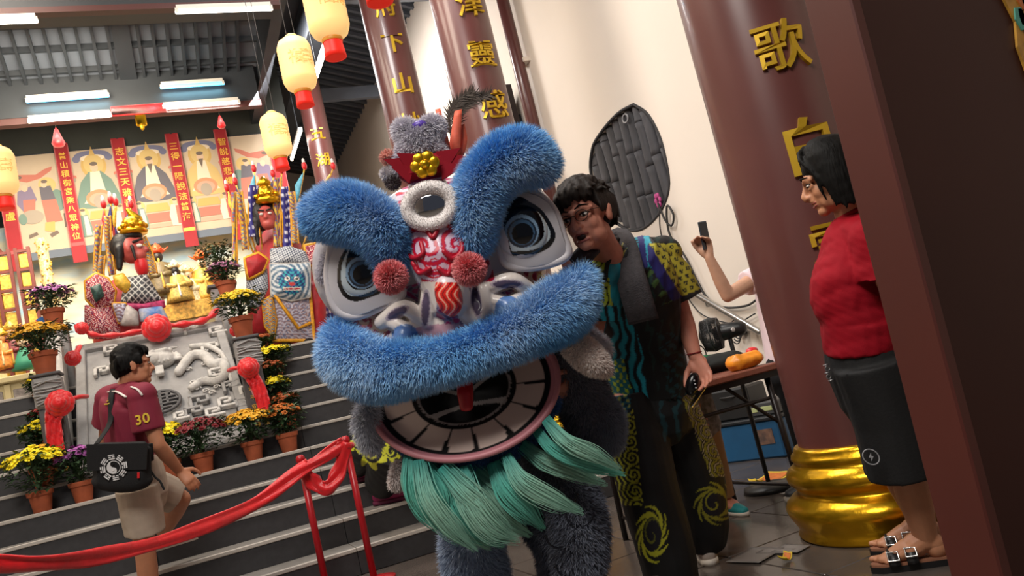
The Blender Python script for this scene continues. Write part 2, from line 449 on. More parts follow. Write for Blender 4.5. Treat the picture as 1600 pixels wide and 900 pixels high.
column(CX, 6.04, .231, RISE*2, 7.9, [('津', 4, .25), ('靈', 83, .25), ('感', 163, .25)], 1, 'brown column directly behind the lion head, second nearest with gold characters')
column(CX, 8.05, .222, RISE*9, 7.9, [('府', 10, .24), ('下', 67, .24), ('山', 130, .235), ('妙', 192, .24)], -7, 'brown column rising behind the horn of the lion, third nearest with gold characters')
column(CX, 12.5, .19, PZ, 6.5, [('五', 209, .23), ('湖', 249, .22), ('之', 290, .22)], -13, 'farthest brown column with gold characters beside the hanging flags')
t = thing('wall_pipe', 'thin round brown pipe column standing against the cream wall', 'pipe', (4.28, 8.25, PZ))
MB().tube([(4.28, 8.25, RISE*10), (4.28, 8.25, 7.1)], .075, 20, cap='flat').build('shaft', M_col, t)
for z in (2.6, 4.6, 6.4): MB().box((4.36, 8.25, z), (.10, .19, .05)).build('clamp', M_wall, t, smooth=False)
t = thing('wall_speaker', 'small dark slanted box mounted on wall between column and thin pipe', 'speaker', (4.3, 8.75, 4.0))
MB().prism([(-.17, -.3), (.17, -.3), (.17, .34), (-.17, .18)], (4.31, 8.8, 4.16), (0, -1, 0), (0, 0, 1), (-1, 0, 0), .22).build('housing', mat('dark_brown_box', '#2c211f', .6), t, smooth=False)
MB().box((4.37, 8.8, 4.1), (.1, .1, .1)).build('bracket', M_dark, t, smooth=False)

# open temple door at the right edge: a thick leaf seen on its edge and face
M_door = mat('door_lacquer', '#34150f', .5, var=.1, scale=2, spec=.25)
M_doore = mat('door_edge', '#4a1a12', .5, var=.1, scale=2)
P = at_d(1375, 435, 1.72)
DL = math.radians(2.6); DROT = np.array([[math.cos(DL), 0, math.sin(DL)], [0, 1, 0], [-math.sin(DL), 0, math.cos(DL)]]); DO = np.array([P[0], P[1]-.055, P[2]])
dr = struct(MB().box(DO+DROT@np.array([.75, 0, 1.3]), (1.5, .118, 4.9), rot=DROT, bev=.006).build('door_1', M_door, smooth=False))
MB().box(DO+DROT@np.array([.004, 0, 1.3]), (.03, .1195, 4.9), rot=DROT, bev=.004).build('door_edge_strip', M_doore, dr, smooth=False)
g = MB(); q = at_y(1603, 60, P[1]-.115)
prng = random.Random(3)
out = [(0, .30), (-.04, .24), (-.045, .12), (-.025, .04), (-.045, -.02), (-.04, -.11), (-.015, -.16), (.0, -.24), (.05, -.26), (.07, .30)]
g.prism(out, q, (1, 0, 0), (0, 0, 1), (0, -1, 0), .006, 0)
for i in range(26):
    a, b = prng.uniform(-.02, .05), prng.uniform(-.18, .24); s_ = prng.uniform(.010, .022)
    g.prism([(a+s_*math.cos(k*1.05)*prng.uniform(.6, 1.2), b+s_*1.6*math.sin(k*1.05)) for k in range(6)], q+np.array([0, -.006, 0]), (1, 0, 0), (0, 0, 1), (0, -1, 0), .003, i % 3)
g.build('painted_ornament', [mat('ornament_gold', '#a5792c', .45, metal=.3, var=.3, scale=30), mat('ornament_teal', '#3f8a7a', .5), mat('ornament_orange', '#a85a22', .5)], dr, smooth=False, label='gold and teal painted ornament')

# ------------------------------------------------------------------ lamps
M_tube = mat('white_tube', '#ffffff', emit=7, emit_color='#fff1de')
M_cyan = mat('cyan_tube', '#a8ecff', emit=2.6, emit_color='#38c4ff')
M_fix = mat('lamp_housing', '#d8d4ce', .5)
def tube_lamp(a, b, label, m, power, color, group):
    a = np.array(a, float); b = np.array(b, float); c = (a+b)/2; L = np.linalg.norm(b-a); u, v, t = frame(b-a)
    h = thing('tube_lamp', label, 'lamp', c+np.array([0, 0, .05]), group)
    rot = np.stack([u, v, t], 1)
    MB().tube([a, b], .02, 10).build('tube', m, h)
    up = np.array([0, 0, 1.])
    MB().box(c+up*.045, (.06, .045, L) if abs(u[2]) < .5 else (.045, .06, L), rot=rot).build('housing', M_fix, h, smooth=False)
    if abs(d_[1]) > .5 if (d_ := (b-a)/L) is not None else False:
        for f_ in (.15, .85): q = a+(b-a)*f_; MB().tube([q+up*.06, np.array([q[0], q[1], 8.0-(q[0]-1.5)*.306])], .008, 6).build('hanger_rod', M_dark, h)
    for e, s_ in ((a, -1), (b, 1)): MB().box(e+up*.012, (.05, .05, .03), rot=rot).build('end_cap', M_fix, h, smooth=False)
    l = area('lamp_light', c-up*.03, L, power, color, c-up); l.data.shape = 'RECTANGLE'; l.data.size = L; l.data.size_y = .03
    d = (b-a)/L; l.rotation_euler = (0, 0, math.atan2(d[1], d[0])); adopt(l, h)
    return h
zt = 5.40
def xr(p1, p2, y, z): return (at_y(*p1, y)[0], y, z), (at_y(*p2, y)[0], y, z)
GT = 'ceiling tube lamps'
tube_lamp(*xr((276, 17), (422, 6), 8.28, 5.40), 'white tube lamp on front beam, the right one near hanging lanterns', M_tube, 5, NEUT, GT)
tube_lamp(*xr((-80, 46), (57, 34), 8.28, 5.36), 'white tube lamp on front beam cut by the left edge', M_tube, 5, NEUT, GT)
tube_lamp(*xr((45, 187), (172, 178), 10.86, 5.42), 'white tube lamp on rear beam left of the red drape', M_tube, 5, NEUT, GT)
tube_lamp(*xr((255, 163), (372, 155), 10.86, 5.46), 'white tube lamp on rear beam right of the red drape', M_tube, 5, NEUT, GT)
tube_lamp(*xr((42, 156), (168, 145), 10.9, 5.70), 'cyan tube lamp above the left white tube of the rear beam', M_cyan, 4, (.4, .85, 1), GT)
tube_lamp(*xr((252, 135), (348, 127), 10.9, 5.76), 'cyan tube lamp above the right white tube of the rear beam', M_cyan, 4, (.4, .85, 1), GT)
tube_lamp(at_z(512, 66, 5.5), at_z(495, 120, 5.5), 'white tube lamp running lengthwise under aisle beam, the nearer one', M_tube, 5, NEUT, GT)
tube_lamp(at_z(470, 205, 5.5), at_z(456, 250, 5.5), 'white tube lamp running lengthwise under aisle beam, the farther one', M_tube, 5, NEUT, GT)

# paper lanterns
M_lan = mat('lantern_paper', '#f3cf8c', .6, emit=.62, emit_color='#ffcf85')
M_lan.node_tree.nodes['Principled BSDF'].inputs['Base Color'].default_value = (*lin('#f2cd86'), 1)
M_lred = mat('lantern_red', '#e0201a', .5, emit=.35, emit_color='#ff2a10')
M_ink = mat('lantern_ink', '#e6be78', .6, emit=.5, emit_color='#d9a050')
M_wire = mat('thin_wire', '#3a3634', .6)
def lantern(P, label):
    x, y, z = P
    t = thing('paper_lantern', label, 'lantern', (x, y, z), 'cream paper lanterns')
    R0, Hh = .125, .40
    pr = [(.055, -Hh/2-.012), (.075, -Hh/2), (.105, -Hh/2+.022), (.121, -Hh/2+.06)]+[(R0+.0012*(-1)**i, -Hh/2+.08+.24*i/16) for i in range(17)]+[(.121, Hh/2-.06), (.105, Hh/2-.022), (.075, Hh/2), (.05, Hh/2+.01)]
    MB().lathe(pr, (x, y, z), 32).build('paper_shade', M_lan, t)
    MB().lathe([(.062, 0), (.058, -.03), (.064, -.09), (.066, -.12), (.05, -.12)], (x, y, z-Hh/2-.008), 24).build('red_collar', M_lred, t)
    MB().lathe([(.064, 0), (.066, -.012), (.062, -.022)], (x, y, z-Hh/2-.008), 24, caps=False).build('gold_band', mat('lantern_gold', '#d8902c', .5), t)
    MB().lathe([(.05, 0), (.045, .02), (.03, .03)], (x, y, z+Hh/2+.008), 20).build('top_cap', M_ink, t)
    for s_ in (-1, 1): MB().tube([(x+s_*.03, y, z+Hh/2+.03), (x+s_*.02, y, 6.6)], .003, 6).build('hanging_wire', M_wire, t)
    for a0, ch in ((-100, '福'), (-58, '壽')):
        me = glyph(ch, .12, .003, .0); v = coords(me); an = math.radians(a0)+v[:, 0]/R0
        set_coords(me, np.stack([x+np.cos(an)*(R0+.002-v[:, 1]), y+np.sin(an)*(R0+.002-v[:, 1]), z+.02+v[:, 2]], 1))
        link('faint_writing', me, M_ink, t, smooth=False)
    return t
def lan_at(px, py, x=None, z=None):
    d = ray(px, py); return CAM+d*(x/d[0]) if x else at_z(px, py, z)
lantern(lan_at(464, 101, 1.22), 'cream paper lantern with red collar, second nearest whole one of the row')
lantern(lan_at(508, 12, 1.22), 'cream paper lantern at top edge with its upper part cut off')
lantern(lan_at(431, 212, 1.22), 'cream paper lantern farthest in the row, low before the flags')
q = lan_at(572, -92, 1.22); lantern(q, 'lantern of which only the red collar shows beside column top')
lantern(lan_at(0, 268, None, 3.66), 'cream paper lantern cut by the left edge of the frame')

# red drapes and drops under the rear beam
t = thing('red_drape', 'short red cloth drape with knot hung on rear beam between tube lamps', 'drape', (.17, 10.8, 5.5))
MB().box((.17, 10.86, 5.47), (.66, .03, .13), bev=.01).build('cloth', M_red, t)
t = thing('gold_emblem', 'small gold block hanging under the red drape of rear beam', 'ornament', (.17, 10.85, 5.3))
MB().box((.17, 10.86, 5.32), (.13, .06, .15), bev=.015).build('block', M_gold, t); MB().ell((.17, 10.84, 5.23), (.03, .03, .05)).build('pendant', M_gold, t)
for px, py, s_, nm in ((90, 216, 1.1, 'left'), (345, 191, .8, 'right')):
    p = at_y(px, py, 11.0)
    t = thing('red_drop_charm', f'small red drop shaped charm hanging under rear beam, the {nm} one', 'charm', p, 'red drop charms')
    MB().lathe([(.0, .13*s_), (.02*s_, .10*s_), (.05*s_, .0), (.07*s_, -.06*s_), (.05*s_, -.10*s_), (0, -.11*s_)], p, 18).build('drop', M_red, t)
    MB().tube([p+np.array([0, 0, .1*s_]), (p[0], p[1], 5.55)], .004, 6).build('string', M_wire, t)

# ------------------------------------------------------------------ painted scrolls and red couplet strips on the back wall
BY = 12.5
M_canvas = mat('scroll_canvas', '#c8b59e', .85, var=.06, scale=2)
M_band = mat('scroll_band', '#6d7684', .8)
M_strip = mat('couplet_red', '#a3202a', .7, var=.08, scale=5)
M_stripd = mat('couplet_border', '#b5585a', .7)
M_sgold = mat('couplet_gold', '#e6b647', .5, metal=.2)
SXS = [-2.38, -1.65, -.90, -.165, .565, 1.25, 2.0]
ZT, ZB = 5.62, 4.12
C_0 = dict(blue='#4a5a8e', navy='#2e3a5c', teal='#4a7d78', red='#bf5a4e', pink='#d49a86', yel='#d2b36a', gold='#c9a24c', grey='#9a8f84', skin='#d9b79a', dark='#4a3a3c', cream='#eadbc4', orange='#d0825a', violet='#6b5f8c')
C_ = {k: tuple(.82*a+.18*b for a, b in zip(lin(v), lin('#dccbb4'))) for k, v in C_0.items()}
MC = {k: mat('print_'+k, v, .85) for k, v in C_.items()}
def ellp(cx, cy, rx, ry, n=18, a0=0, a1=360): return [(cx+rx*math.cos(math.radians(a0+(a1-a0)*i/(n if a1-a0 >= 360 else n-1))), cy+ry*math.sin(math.radians(a0+(a1-a0)*i/(n if a1-a0 >= 360 else n-1)))) for i in range(n)]
def flat_print(name, shapes, o, t, dy=.0):
    """flat printed shapes on the scroll, each colour its own thin layer"""
    g = MB(); ms = []
    for i, (c, poly) in enumerate(shapes):
        if MC[c] not in ms: ms.append(MC[c])
        g.prism(poly, np.array(o)+np.array([0, -.0003*i-.001+dy, 0]), (1, 0, 0), (0, 0, 1), (0, -1, 0), .0003, ms.index(MC[c]))
    return g.build(name, ms, t, smooth=False)
def seated(robe, inner, beard):
    s = [('gold', ellp(0, .45, .165, .19)), ('blue', ellp(0, .61, .23, .07)), ('cream', ellp(0, .565, .16, .05)), ('yel', ellp(0, .47, .13, .15)), ('blue', ellp(-.21, .56, .05, .05)), ('blue', ellp(.21, .56, .05, .05)), ('gold', [(-.04, .6), (.04, .6), (0, .74)]),
         (robe, [(-.08, .36), (.08, .36), (.20, .22), (.29, -.06), (.30, -.16), (.12, -.18), (-.12, -.18), (-.30, -.16), (-.29, -.06), (-.2, .22)]),
         (inner, [(-.06, .36), (.06, .36), (.10, .05), (.2, -.1), (-.2, -.1), (-.1, .05)]), ('cream', [(-.02, .3), (.05, .3), (.09, -.02), (-.05, 0)]),
         ('skin', ellp(0, .42, .052, .068)), ('dark', ellp(0, .475, .05, .03)), ('orange', ellp(0, -.04, .17, .13)), ('pink', ellp(0, -.05, .13, .09)), ('grey', ellp(0, -.09, .08, .10)),
         ('gold', [(-.14, -.22), (.14, -.22), (.17, -.34), (-.17, -.34)]), ('red', [(-.16, -.36), (.16, -.36), (.18, -.5), (-.18, -.5)]), ('pink', [(-.22, -.52), (.22, -.52), (.25, -.58), (-.25, -.58)])]
    if beard: s.append(('dark', [(-.035, .39), (.035, .39), (0, .24)]))
    for sx, c1, c2 in ((-1, 'teal', 'cream'), (1, 'cream', 'red')):
        x = sx*.24
        s += [('yel', ellp(x, -.24, .075, .085)), (c1, [(x-.06, -.26), (x+.05, -.26), (x+.09, -.45), (x+.08, -.58), (x-.08, -.58), (x-.10, -.42)]), (c2, [(x-.0, -.28), (x+.05, -.28), (x+.07, -.56), (x, -.56)]), ('skin', ellp(x, -.23, .03, .04)), ('dark', ellp(x, -.19, .032, .02))]
    s += [('red', ellp(-.27, .30, .03, .03)), ('red', ellp(.27, .30, .03, .03)), ('grey', ellp(-.27, .26, .02, .03)), ('grey', ellp(.27, .26, .02, .03))]
    return s
def rider(fl=1):
    s = [('red', [(-.3*fl, .36), (-.12*fl, .30), (.05*fl, .34), (.2*fl, .44), (.22*fl, .5), (.12*fl, .47), (0, .40), (-.2*fl, .42)]), ('dark', ellp(-.24*fl, .38, .07, .03)),
         ('teal', ellp(.22*fl, 0, .09, .16)), ('yel', ellp(.12*fl, .24, .11, .11)), ('navy', [(.02*fl, .22), (.16*fl, .22), (.2*fl, .0), (.02*fl, .0)]), ('red', [(.02*fl, .02), (.2*fl, .02), (.24*fl, -.3), (.04*fl, -.32)]), ('skin', ellp(.08*fl, .25, .04, .05)), ('dark', ellp(.09*fl, .29, .04, .025)),
         ('violet', [(-.25*fl, .18), (-.08*fl, .24), (-.03*fl, .04), (-.2*fl, -.14), (-.28*fl, 0)]), ('red', [(-.2*fl, .05), (-.05*fl, .05), (-.08*fl, -.15), (-.22*fl, -.2)]), ('skin', ellp(-.16*fl, .22, .04, .05)), ('grey', ellp(-.12*fl, -.2, .14, .1)), ('teal', ellp(-.24*fl, -.22, .05, .08)), ('gold', [(.02*fl, -.3), (.14*fl, -.3), (.12*fl, -.45), (-.0*fl, -.42)]),
         ('dark', [(-.2*fl, -.45), (-.1*fl, -.42), (-.08*fl, -.46), (-.2*fl, -.5)]), ('dark', [(.05*fl, -.47), (.15*fl, -.43), (.17*fl, -.47), (.07*fl, -.52)]), ('dark', [(.26*fl, -.2), (.3*fl, -.2), (.29*fl, -.4), (.25*fl, -.4)])]
    return s
arts = [('rider', rider(1), 'cream wall scroll painted with red and blue figures on horseback at far left'), ('a', seated('teal', 'cream', False), 'cream wall scroll painted with a seated elder in green robe'), ('b', seated('navy', 'cream', True), 'cream wall scroll painted with a seated figure in dark blue robe'),
        ('c', seated('yel', 'cream', True), 'cream wall scroll painted with a seated black bearded figure in yellow robe'), ('rider', rider(-1), 'cream wall scroll with flying red ribbon behind the right flags')]
for k, (kind, sh, lab) in enumerate(arts):
    x0, x1 = SXS[k+1], SXS[k+2]; xc = (x0+x1)/2
    t = thing('painted_scroll', lab, 'scroll', (xc, BY, ZB), 'painted scrolls over the altar')
    MB().box((xc, BY+.02, (ZT+ZB)/2+.05), (x1-x0-.01, .012, ZT-ZB-.1)).build('canvas', M_canvas, t, smooth=False)
    MB().box((xc, BY+.018, ZB+.045), (x1-x0-.01, .014, .11)).build('grey_hem', M_band, t, smooth=False)
    flat_print('painted_figure', sh, (xc, BY+.012, 4.92), t)
    MB().tube([(x0+.02, BY+.02, ZT), (x1-.02, BY+.02, ZT)], .012, 8).build('hanging_rod', M_dark, t)
texts = ['祀香福眾香盧', '普山積御宮乘八眾神位', '志文三天雅音', '三得一陽說法普海', '智說慈悲禪', '法雨']
labs = ['red couplet strip with gold characters at left edge behind lantern', 'red couplet strip with gold characters between horseback and green robed scrolls', 'red couplet strip partly hidden behind the left figure head flags', 'red couplet strip between blue robed and yellow robed scrolls', 'red couplet strip right of the yellow robed scroll, behind flags', 'red couplet strip behind the farthest lantern']
for k in range(1, 7):
    x = SXS[k]
    t = thing('couplet_strip', labs[k-1], 'banner', (x, BY-.04, 4.02), 'red couplet strips')
    MB().box((x, BY-.05, (5.72+3.98)/2), (.18, .012, 5.72-3.98)).build('cloth', M_strip, t, smooth=False)
    for s_ in (-1, 1): MB().box((x+s_*.085, BY-.058, (5.70+4.2)/2), (.014, .004, 1.5)).build('border', M_stripd, t, smooth=False)
    MB().box((x, BY-.058, 4.24), (.16, .004, .05)).build('fringe_band', M_sgold if k == 4 else M_stripd, t, smooth=False)
    MB().box((x, BY+.03, 5.72), (.03, .18, .02)).build('hook', M_dark, t, smooth=False)
    n = len(texts[k-1]); zz = 5.58; st = min(.155, 1.3/n)
    for i, ch in enumerate(texts[k-1]):
        me = glyph(ch, st*.82, .004, .008); v = coords(me); set_coords(me, v+np.array([x, BY-.060, zz-st*i-st*.4])); link('character', me, M_sgold, t, smooth=False)
# small light switch box on the mural
# ------------------------------------------------------------------ carved stone ramp slab between the stair flights
M_stone = mat('grey_stone', '#8f8d8c', .75, var=.10, scale=10, bump=.15, bscale=60)
M_stone2 = mat('pale_carved_stone', '#bdbab6', .75, var=.12, scale=14, bump=.35, bscale=40)
M_stone3 = mat('dark_stone', '#4c4a4c', .6, var=.12, scale=20, bump=.1)
SO = np.array([-.78, 7.2, 1.16]); SU = np.array([1., 0, 0]); SV = np.array([0, 1.3, 1.05]); SLEN = np.linalg.norm(SV); SV = SV/SLEN; SN = np.cross(SU, SV)
def on_slab(px, py, h=0.):
    d = ray(px, py); t = ((SO+SN*h-CAM)@SN)/(d@SN); p = CAM+d*t-SO
    return p@SU, p@SV
SW = 1.30
slab = thing('carved_stone_slab', 'grey carved stone ramp slab with dragon relief between the stair flights', 'carving', (-.13, 7.2, .85))
SROT = np.stack([SU, SV, SN], 1)
def slabpt(u, v, h=0.): return SO+SU*u+SV*v+SN*h
MB().box(slabpt(SW/2, SLEN/2-.1, -.11), (SW, SLEN+.2, .2), rot=SROT, bev=.012).build('slab', M_stone, slab, smooth=False)
MB().box((-.13, 7.45, 1.02), (SW, .3, .33), bev=.01).build('plinth', M_stone, slab, smooth=False)
for a, b, w_, h_ in ((SW/2, .04, SW, .08), (SW/2, SLEN-.05, SW, .1), (.04, SLEN/2, .08, SLEN), (SW-.04, SLEN/2, .08, SLEN)):
    MB().box(slabpt(a, b, .01), (w_, h_, .05), rot=SROT, bev=.008).build('border', M_stone, slab, smooth=False)
def fret(uv, w_, h_, cells, m=M_stone2):
    """meander: a path of square bars"""
    g = MB()
    for (x0, y0), (x1, y1) in zip(cells[:-1], cells[1:]):
        c = slabpt(uv[0]+(x0+x1)/2*w_, uv[1]+(y0+y1)/2*h_, .018)
        g.box(c, (abs(x1-x0)*w_+.028, abs(y1-y0)*h_+.028, .045), rot=SROT, bev=.005)
    return g.build('fret_bar', m, slab, smooth=False)
S1 = [(0, 0), (0, 1), (1, 1), (1, .35), (.45, .35), (.45, .65)]
S2 = [(1, 0), (0, 0), (0, 1), (.75, 1), (.75, .5), (.4, .5)]
for px, py, w_, h_, c in ((318, 552, .13, .10, S1), (330, 592, .22, .10, S2), (352, 615, .12, .12, S1), (372, 640, .14, .10, S2), (300, 640, .14, .13, S1), (325, 655, .13, .09, S2), (362, 600, .05, .22, [(0, 0), (0, 1)]), (330, 525, .14, .10, S2), (292, 655, .13, .10, S1), (345, 640, .12, .11, S2), (378, 620, .10, .10, S1), (275, 660, .1, .08, S2), (205, 660, .14, .11, S1), (180, 625, .10, .10, S1), (175, 685, .14, .07, S2), (150, 590, .10, .10, S1), (165, 555, .13, .10, S2), (160, 655, .12, .12, S2), (290, 522, .12, .08, S1)):
    fret(on_slab(px, py), w_, h_, c, M_stone2 if px % 4 else M_stone)
u0, v0 = on_slab(252, 632)
MR = .155
md = MB().tube([slabpt(u0+MR*math.cos(a), v0+MR*math.sin(a), .03) for a in np.linspace(0, 2*math.pi, 41)[:-1]], .014, 8, closed=True).build('medallion_ring', M_stone3, slab)
g = MB()
for a, b, w_, h_ in ((0, 0, .022, .28), (-.055, .03, .02, .17), (.055, .03, .02, .17)): g.box(slabpt(u0+a, v0+b, .028), (w_, h_, .03), rot=SROT)
for b, w_ in ((-.1, .17), (-.05, .25), (0, .29), (.05, .25), (.1, .17)): g.box(slabpt(u0, v0+b, .028), (w_, .018, .03), rot=SROT)
g.build('longevity_sign', M_stone3, md, smooth=False)
# dragon: head with brow, snout, jaw, horns and mane, and coils of the body
u0, v0 = on_slab(252, 570); g = MB()
def sp(u, v, h=0.): return slabpt(u0+u, v0+v, h)
g.ell(sp(0, 0, .05), (.13, .09, .08), rot=SROT); g.ell(sp(-.08, -.03, .10), (.09, .06, .055), rot=SROT); g.ell(sp(.02, .04, .11), (.10, .03, .035), rot=SROT)
for s_ in (-1, 1): g.ell(sp(.0+s_*.055, .03, .13), (.026, .02, .026), rot=SROT); g.ell(sp(-.10+s_*.03, -.045, .14), (.018, .014, .018), rot=SROT); g.tube([sp(s_*.05, .07, .06), sp(s_*.10, .14, .07), sp(s_*.17, .17, .05)], [.022, .018, .006], 8)
for k in range(14):
    a = math.radians(-20+k*17); g.tube([sp(.10*math.cos(a), .07*math.sin(a), .05), sp(.17*math.cos(a), .12*math.sin(a), .06), sp(.21*math.cos(a+.3), .16*math.sin(a+.3), .03)], [.02, .016, .004], 6)
for k in range(6): g.tube([sp(-.13+.04*k, -.075, .09), sp(-.13+.04*k, -.10, .09)], [.009, .002], 6)
link('dragon_head', remesh(g, .008, 1), M_stone2, slab, label='pale dragon head relief')
g = MB(); g.box(sp(-.02, -.17, .05), (.07, .13, .04), rot=SROT, bev=.006); g.build('beard_block', M_stone2, slab, smooth=False)
for pts, r in ((((280, 585), (300, 560), (320, 560), (335, 575), (350, 570), (352, 590), (338, 600), (318, 600), (300, 610)), .05), (((300, 545), (325, 545), (345, 555), (355, 570)), .03), (((225, 590), (205, 580), (190, 590), (200, 615), (220, 625)), .045)):
    c = spline([slabpt(*on_slab(*p), .03) for p in pts], 26); g = MB()
    g.tube(c, [r*(1-.5*abs(i/25-.3)) for i in range(26)], 10)
    for i in range(2, 24): g.ell(c[i]+SN*r*.6, (r*.35, r*.35, r*.35), nu=8, nv=6)
    link('dragon_coil', remesh(g, .009, 1), M_stone2, slab, label='pale scaly dragon body relief')
for i in range(18):
    p = on_slab(R_.uniform(285, 365), R_.uniform(545, 625)); g = MB()
    c = slabpt(*p, .012); pts = [c+SU*.03*math.cos(a)*(1-a/8)+SV*.03*math.sin(a)*(1-a/8) for a in np.linspace(0, 6, 14)]
    g.tube(pts, .008, 6).build('cloud_scroll', M_stone2, slab)

# curbs beside the slab, newel posts, side walls
def newel(px, label, rear=False):
    pass
for sx, nm in ((-.90, 'left'), (.60, 'right')):
    t = thing('stone_newel', f'dark stone post with carved top block at the {nm} foot of the slab', 'post', (sx, 7.28, .85), 'stone posts beside the slab')
    MB().box((sx, 7.28, 1.22), (.17, .17, .76), bev=.01).build('post', M_stone3, t, smooth=False)
    g = MB().box((sx, 7.28, 1.725), (.20, .20, .25), bev=.02)
    for k in range(8):
        g.tube([(sx-.1+R_.uniform(0, .03), 7.175, 1.63+.025*k), (sx+R_.uniform(-.03, .03), 7.17, 1.64+.025*k+R_.uniform(-.02, .02)), (sx+.1, 7.175, 1.63+.025*k)], .008, 6)
    g.build('carved_block', M_stone, t, angle=.6)
    MB().box((sx, 7.28, 1.86), (.22, .22, .025), bev=.008).build('cap', M_stone3, t, smooth=False)
    for cx in (-.035, .035):
        for k, ch in enumerate('合境平安福祿壽'[:6]):
            me = glyph(ch, .045, .004, .0); v = coords(me); set_coords(me, v+np.array([sx+cx, 7.192, 1.50-.075*k])); link('character', me, M_sgold, t, smooth=False)
    t = thing('stone_newel', f'grey stone post at the {nm} top of the slab bearing pink flowers', 'post', (sx+(.04 if sx > 0 else -.04), 8.72, PZ), 'stone posts beside the slab')
    x = sx+(.04 if sx > 0 else -.04)
    MB().box((x, 8.72, 2.15), (.2, .2, .58), bev=.012).build('post', M_stone, t, smooth=False)
    MB().box((x, 8.72, 2.46), (.24, .24, .04), bev=.01).build('cap', M_stone2, t, smooth=False)
    t = thing('stone_curb', f'sloping pale stone curb along the {nm} edge of the slab', 'curb', (sx, 7.6, 1.1), 'stone curbs')
    a = np.array([sx*.97+.0, 7.42, 1.30]); b = np.array([x, 8.58, 2.26]); u, v, w_ = frame(b-a, (1, 0, 0))
    MB().box((a+b)/2, (.30, .10, np.linalg.norm(b-a)), rot=np.stack([u, v, w_], 1), bev=.015).build('rail', M_stone2, t, smooth=False)
    MB().box((a+b)/2-np.array([0, 0, .2]), (.26, .06, np.linalg.norm(b-a)-.1), rot=np.stack([u, v, w_], 1), bev=.015).build('panel', M_stone, t, smooth=False)

# red ribbons: a swag with a big rosette, rosettes with tails on the posts
def rosette(P, r, parent, n=(0, -1, 0)):
    g = MB(); u, v, n = frame(n); rr = random.Random(int(P[0]*1000))
    for ring_, (k, q) in enumerate(((9, .82), (7, .52), (4, .22))):
        for i in range(k):
            a = 6.283*i/k+ring_*.4; c = np.array(P)+(u*math.cos(a)+v*math.sin(a))*r*q*.75+n*r*(.18+.22*ring_)
            ax = u*math.cos(a)+v*math.sin(a); b = np.cross(n, ax); ro = np.stack([ax, b, n], 1)
            g.ell(c, (r*.30, r*.38, r*.20), rot=ro@np.array([[math.cos(.6), 0, math.sin(.6)], [0, 1, 0], [-math.sin(.6), 0, math.cos(.6)]]), nu=10, nv=7)
    return g.build('rosette', M_red, parent)
def ribbon(name, pts, width, parent, thick=.018, n=30, fold=1.0):
    P = spline(pts, n); g = MB(); T = np.gradient(P, axis=0)
    m_ = 9; V = []
    for i in range(n):
        u, v, t = frame(T[i], (0, -1, 0))
        for j in range(m_):
            s_ = j/(m_-1)-.5; V.append(P[i]+(-u)*0+v*0+np.cross((0, -1, 0), t)*s_*width+np.array([0, -1, 0])*thick*fold*math.sin(s_*17+i*.5+math.sin(i*.7)))
    g.add(V, [(i*m_+j, i*m_+j+1, (i+1)*m_+j+1, (i+1)*m_+j) for i in range(n-1) for j in range(m_-1)])
    o = g.build(name, M_red, parent); md_ = o.modifiers.new('solid', 'SOLIDIFY'); md_.thickness = .006
    return o
y_ = 8.42
def PY_(px, py, y): return at_y(px, py, y)
t = thing('red_swag', 'red satin swag with large rosette draped over the top of the slab', 'ribbon', PY_(245, 512, 8.4))
MB().tube(spline([PY_(120, 510, y_), PY_(150, 524, y_-.02), PY_(195, 522, y_-.03), PY_(240, 512, y_-.02)], 22), [.035+.012*math.sin(i*1.3) for i in range(22)], 10, flat=.7).build('left_cloth', M_red, t)
MB().tube(spline([PY_(250, 510, y_), PY_(285, 507, y_-.03), PY_(320, 500, y_-.02), PY_(340, 484, y_+.05)], 22), [.042+.014*math.sin(i*1.1) for i in range(22)], 10, flat=.7).build('right_cloth', M_red, t)
rosette(PY_(245, 513, 8.34), .155, t)
rosette(PY_(128, 513, 8.38), .07, t)
for px, py, y, r, tail, nm in ((388, 575, 7.12, .105, [(392, 585), (405, 610), (418, 650)], 'on the right stone post with long tail'), (94, 630, 7.12, .12, [(84, 640), (84, 670), (92, 722)], 'on the left stone post with long tail')):
    P = PY_(px, py, y)
    t = thing('red_rosette', f'red satin rosette {nm}', 'rosette', P, 'red rosettes')
    rosette(P, r, t)
    ribbon('tail', [PY_(a, b, y+.0) for a, b in tail], .11, t)
    MB().tube(spline([P+np.array([-.02, 0, 0]), P+np.array([.12 if px < 200 else -.1, .02, .02]), P+np.array([.17 if px < 200 else -.14, .1, .02])], 12), .03, 8, flat=.6).build('band', M_red, t)
for px, py, y, r, nm in ((114, 560, 7.5, .075, 'behind the gold flower pot on left post'), (368, 517, 7.42, .06, 'beside the yellow flower pot on right post')):
    P = PY_(px, py, y); t = thing('red_rosette', f'small red satin bow {nm}', 'rosette', P, 'red rosettes'); rosette(P, r, t)
    MB().tube(spline([P, P+np.array([.03, .04, .05]), P+np.array([.05, .1, .10])], 8), .03, 8, flat=.6).build('band', M_red, t)

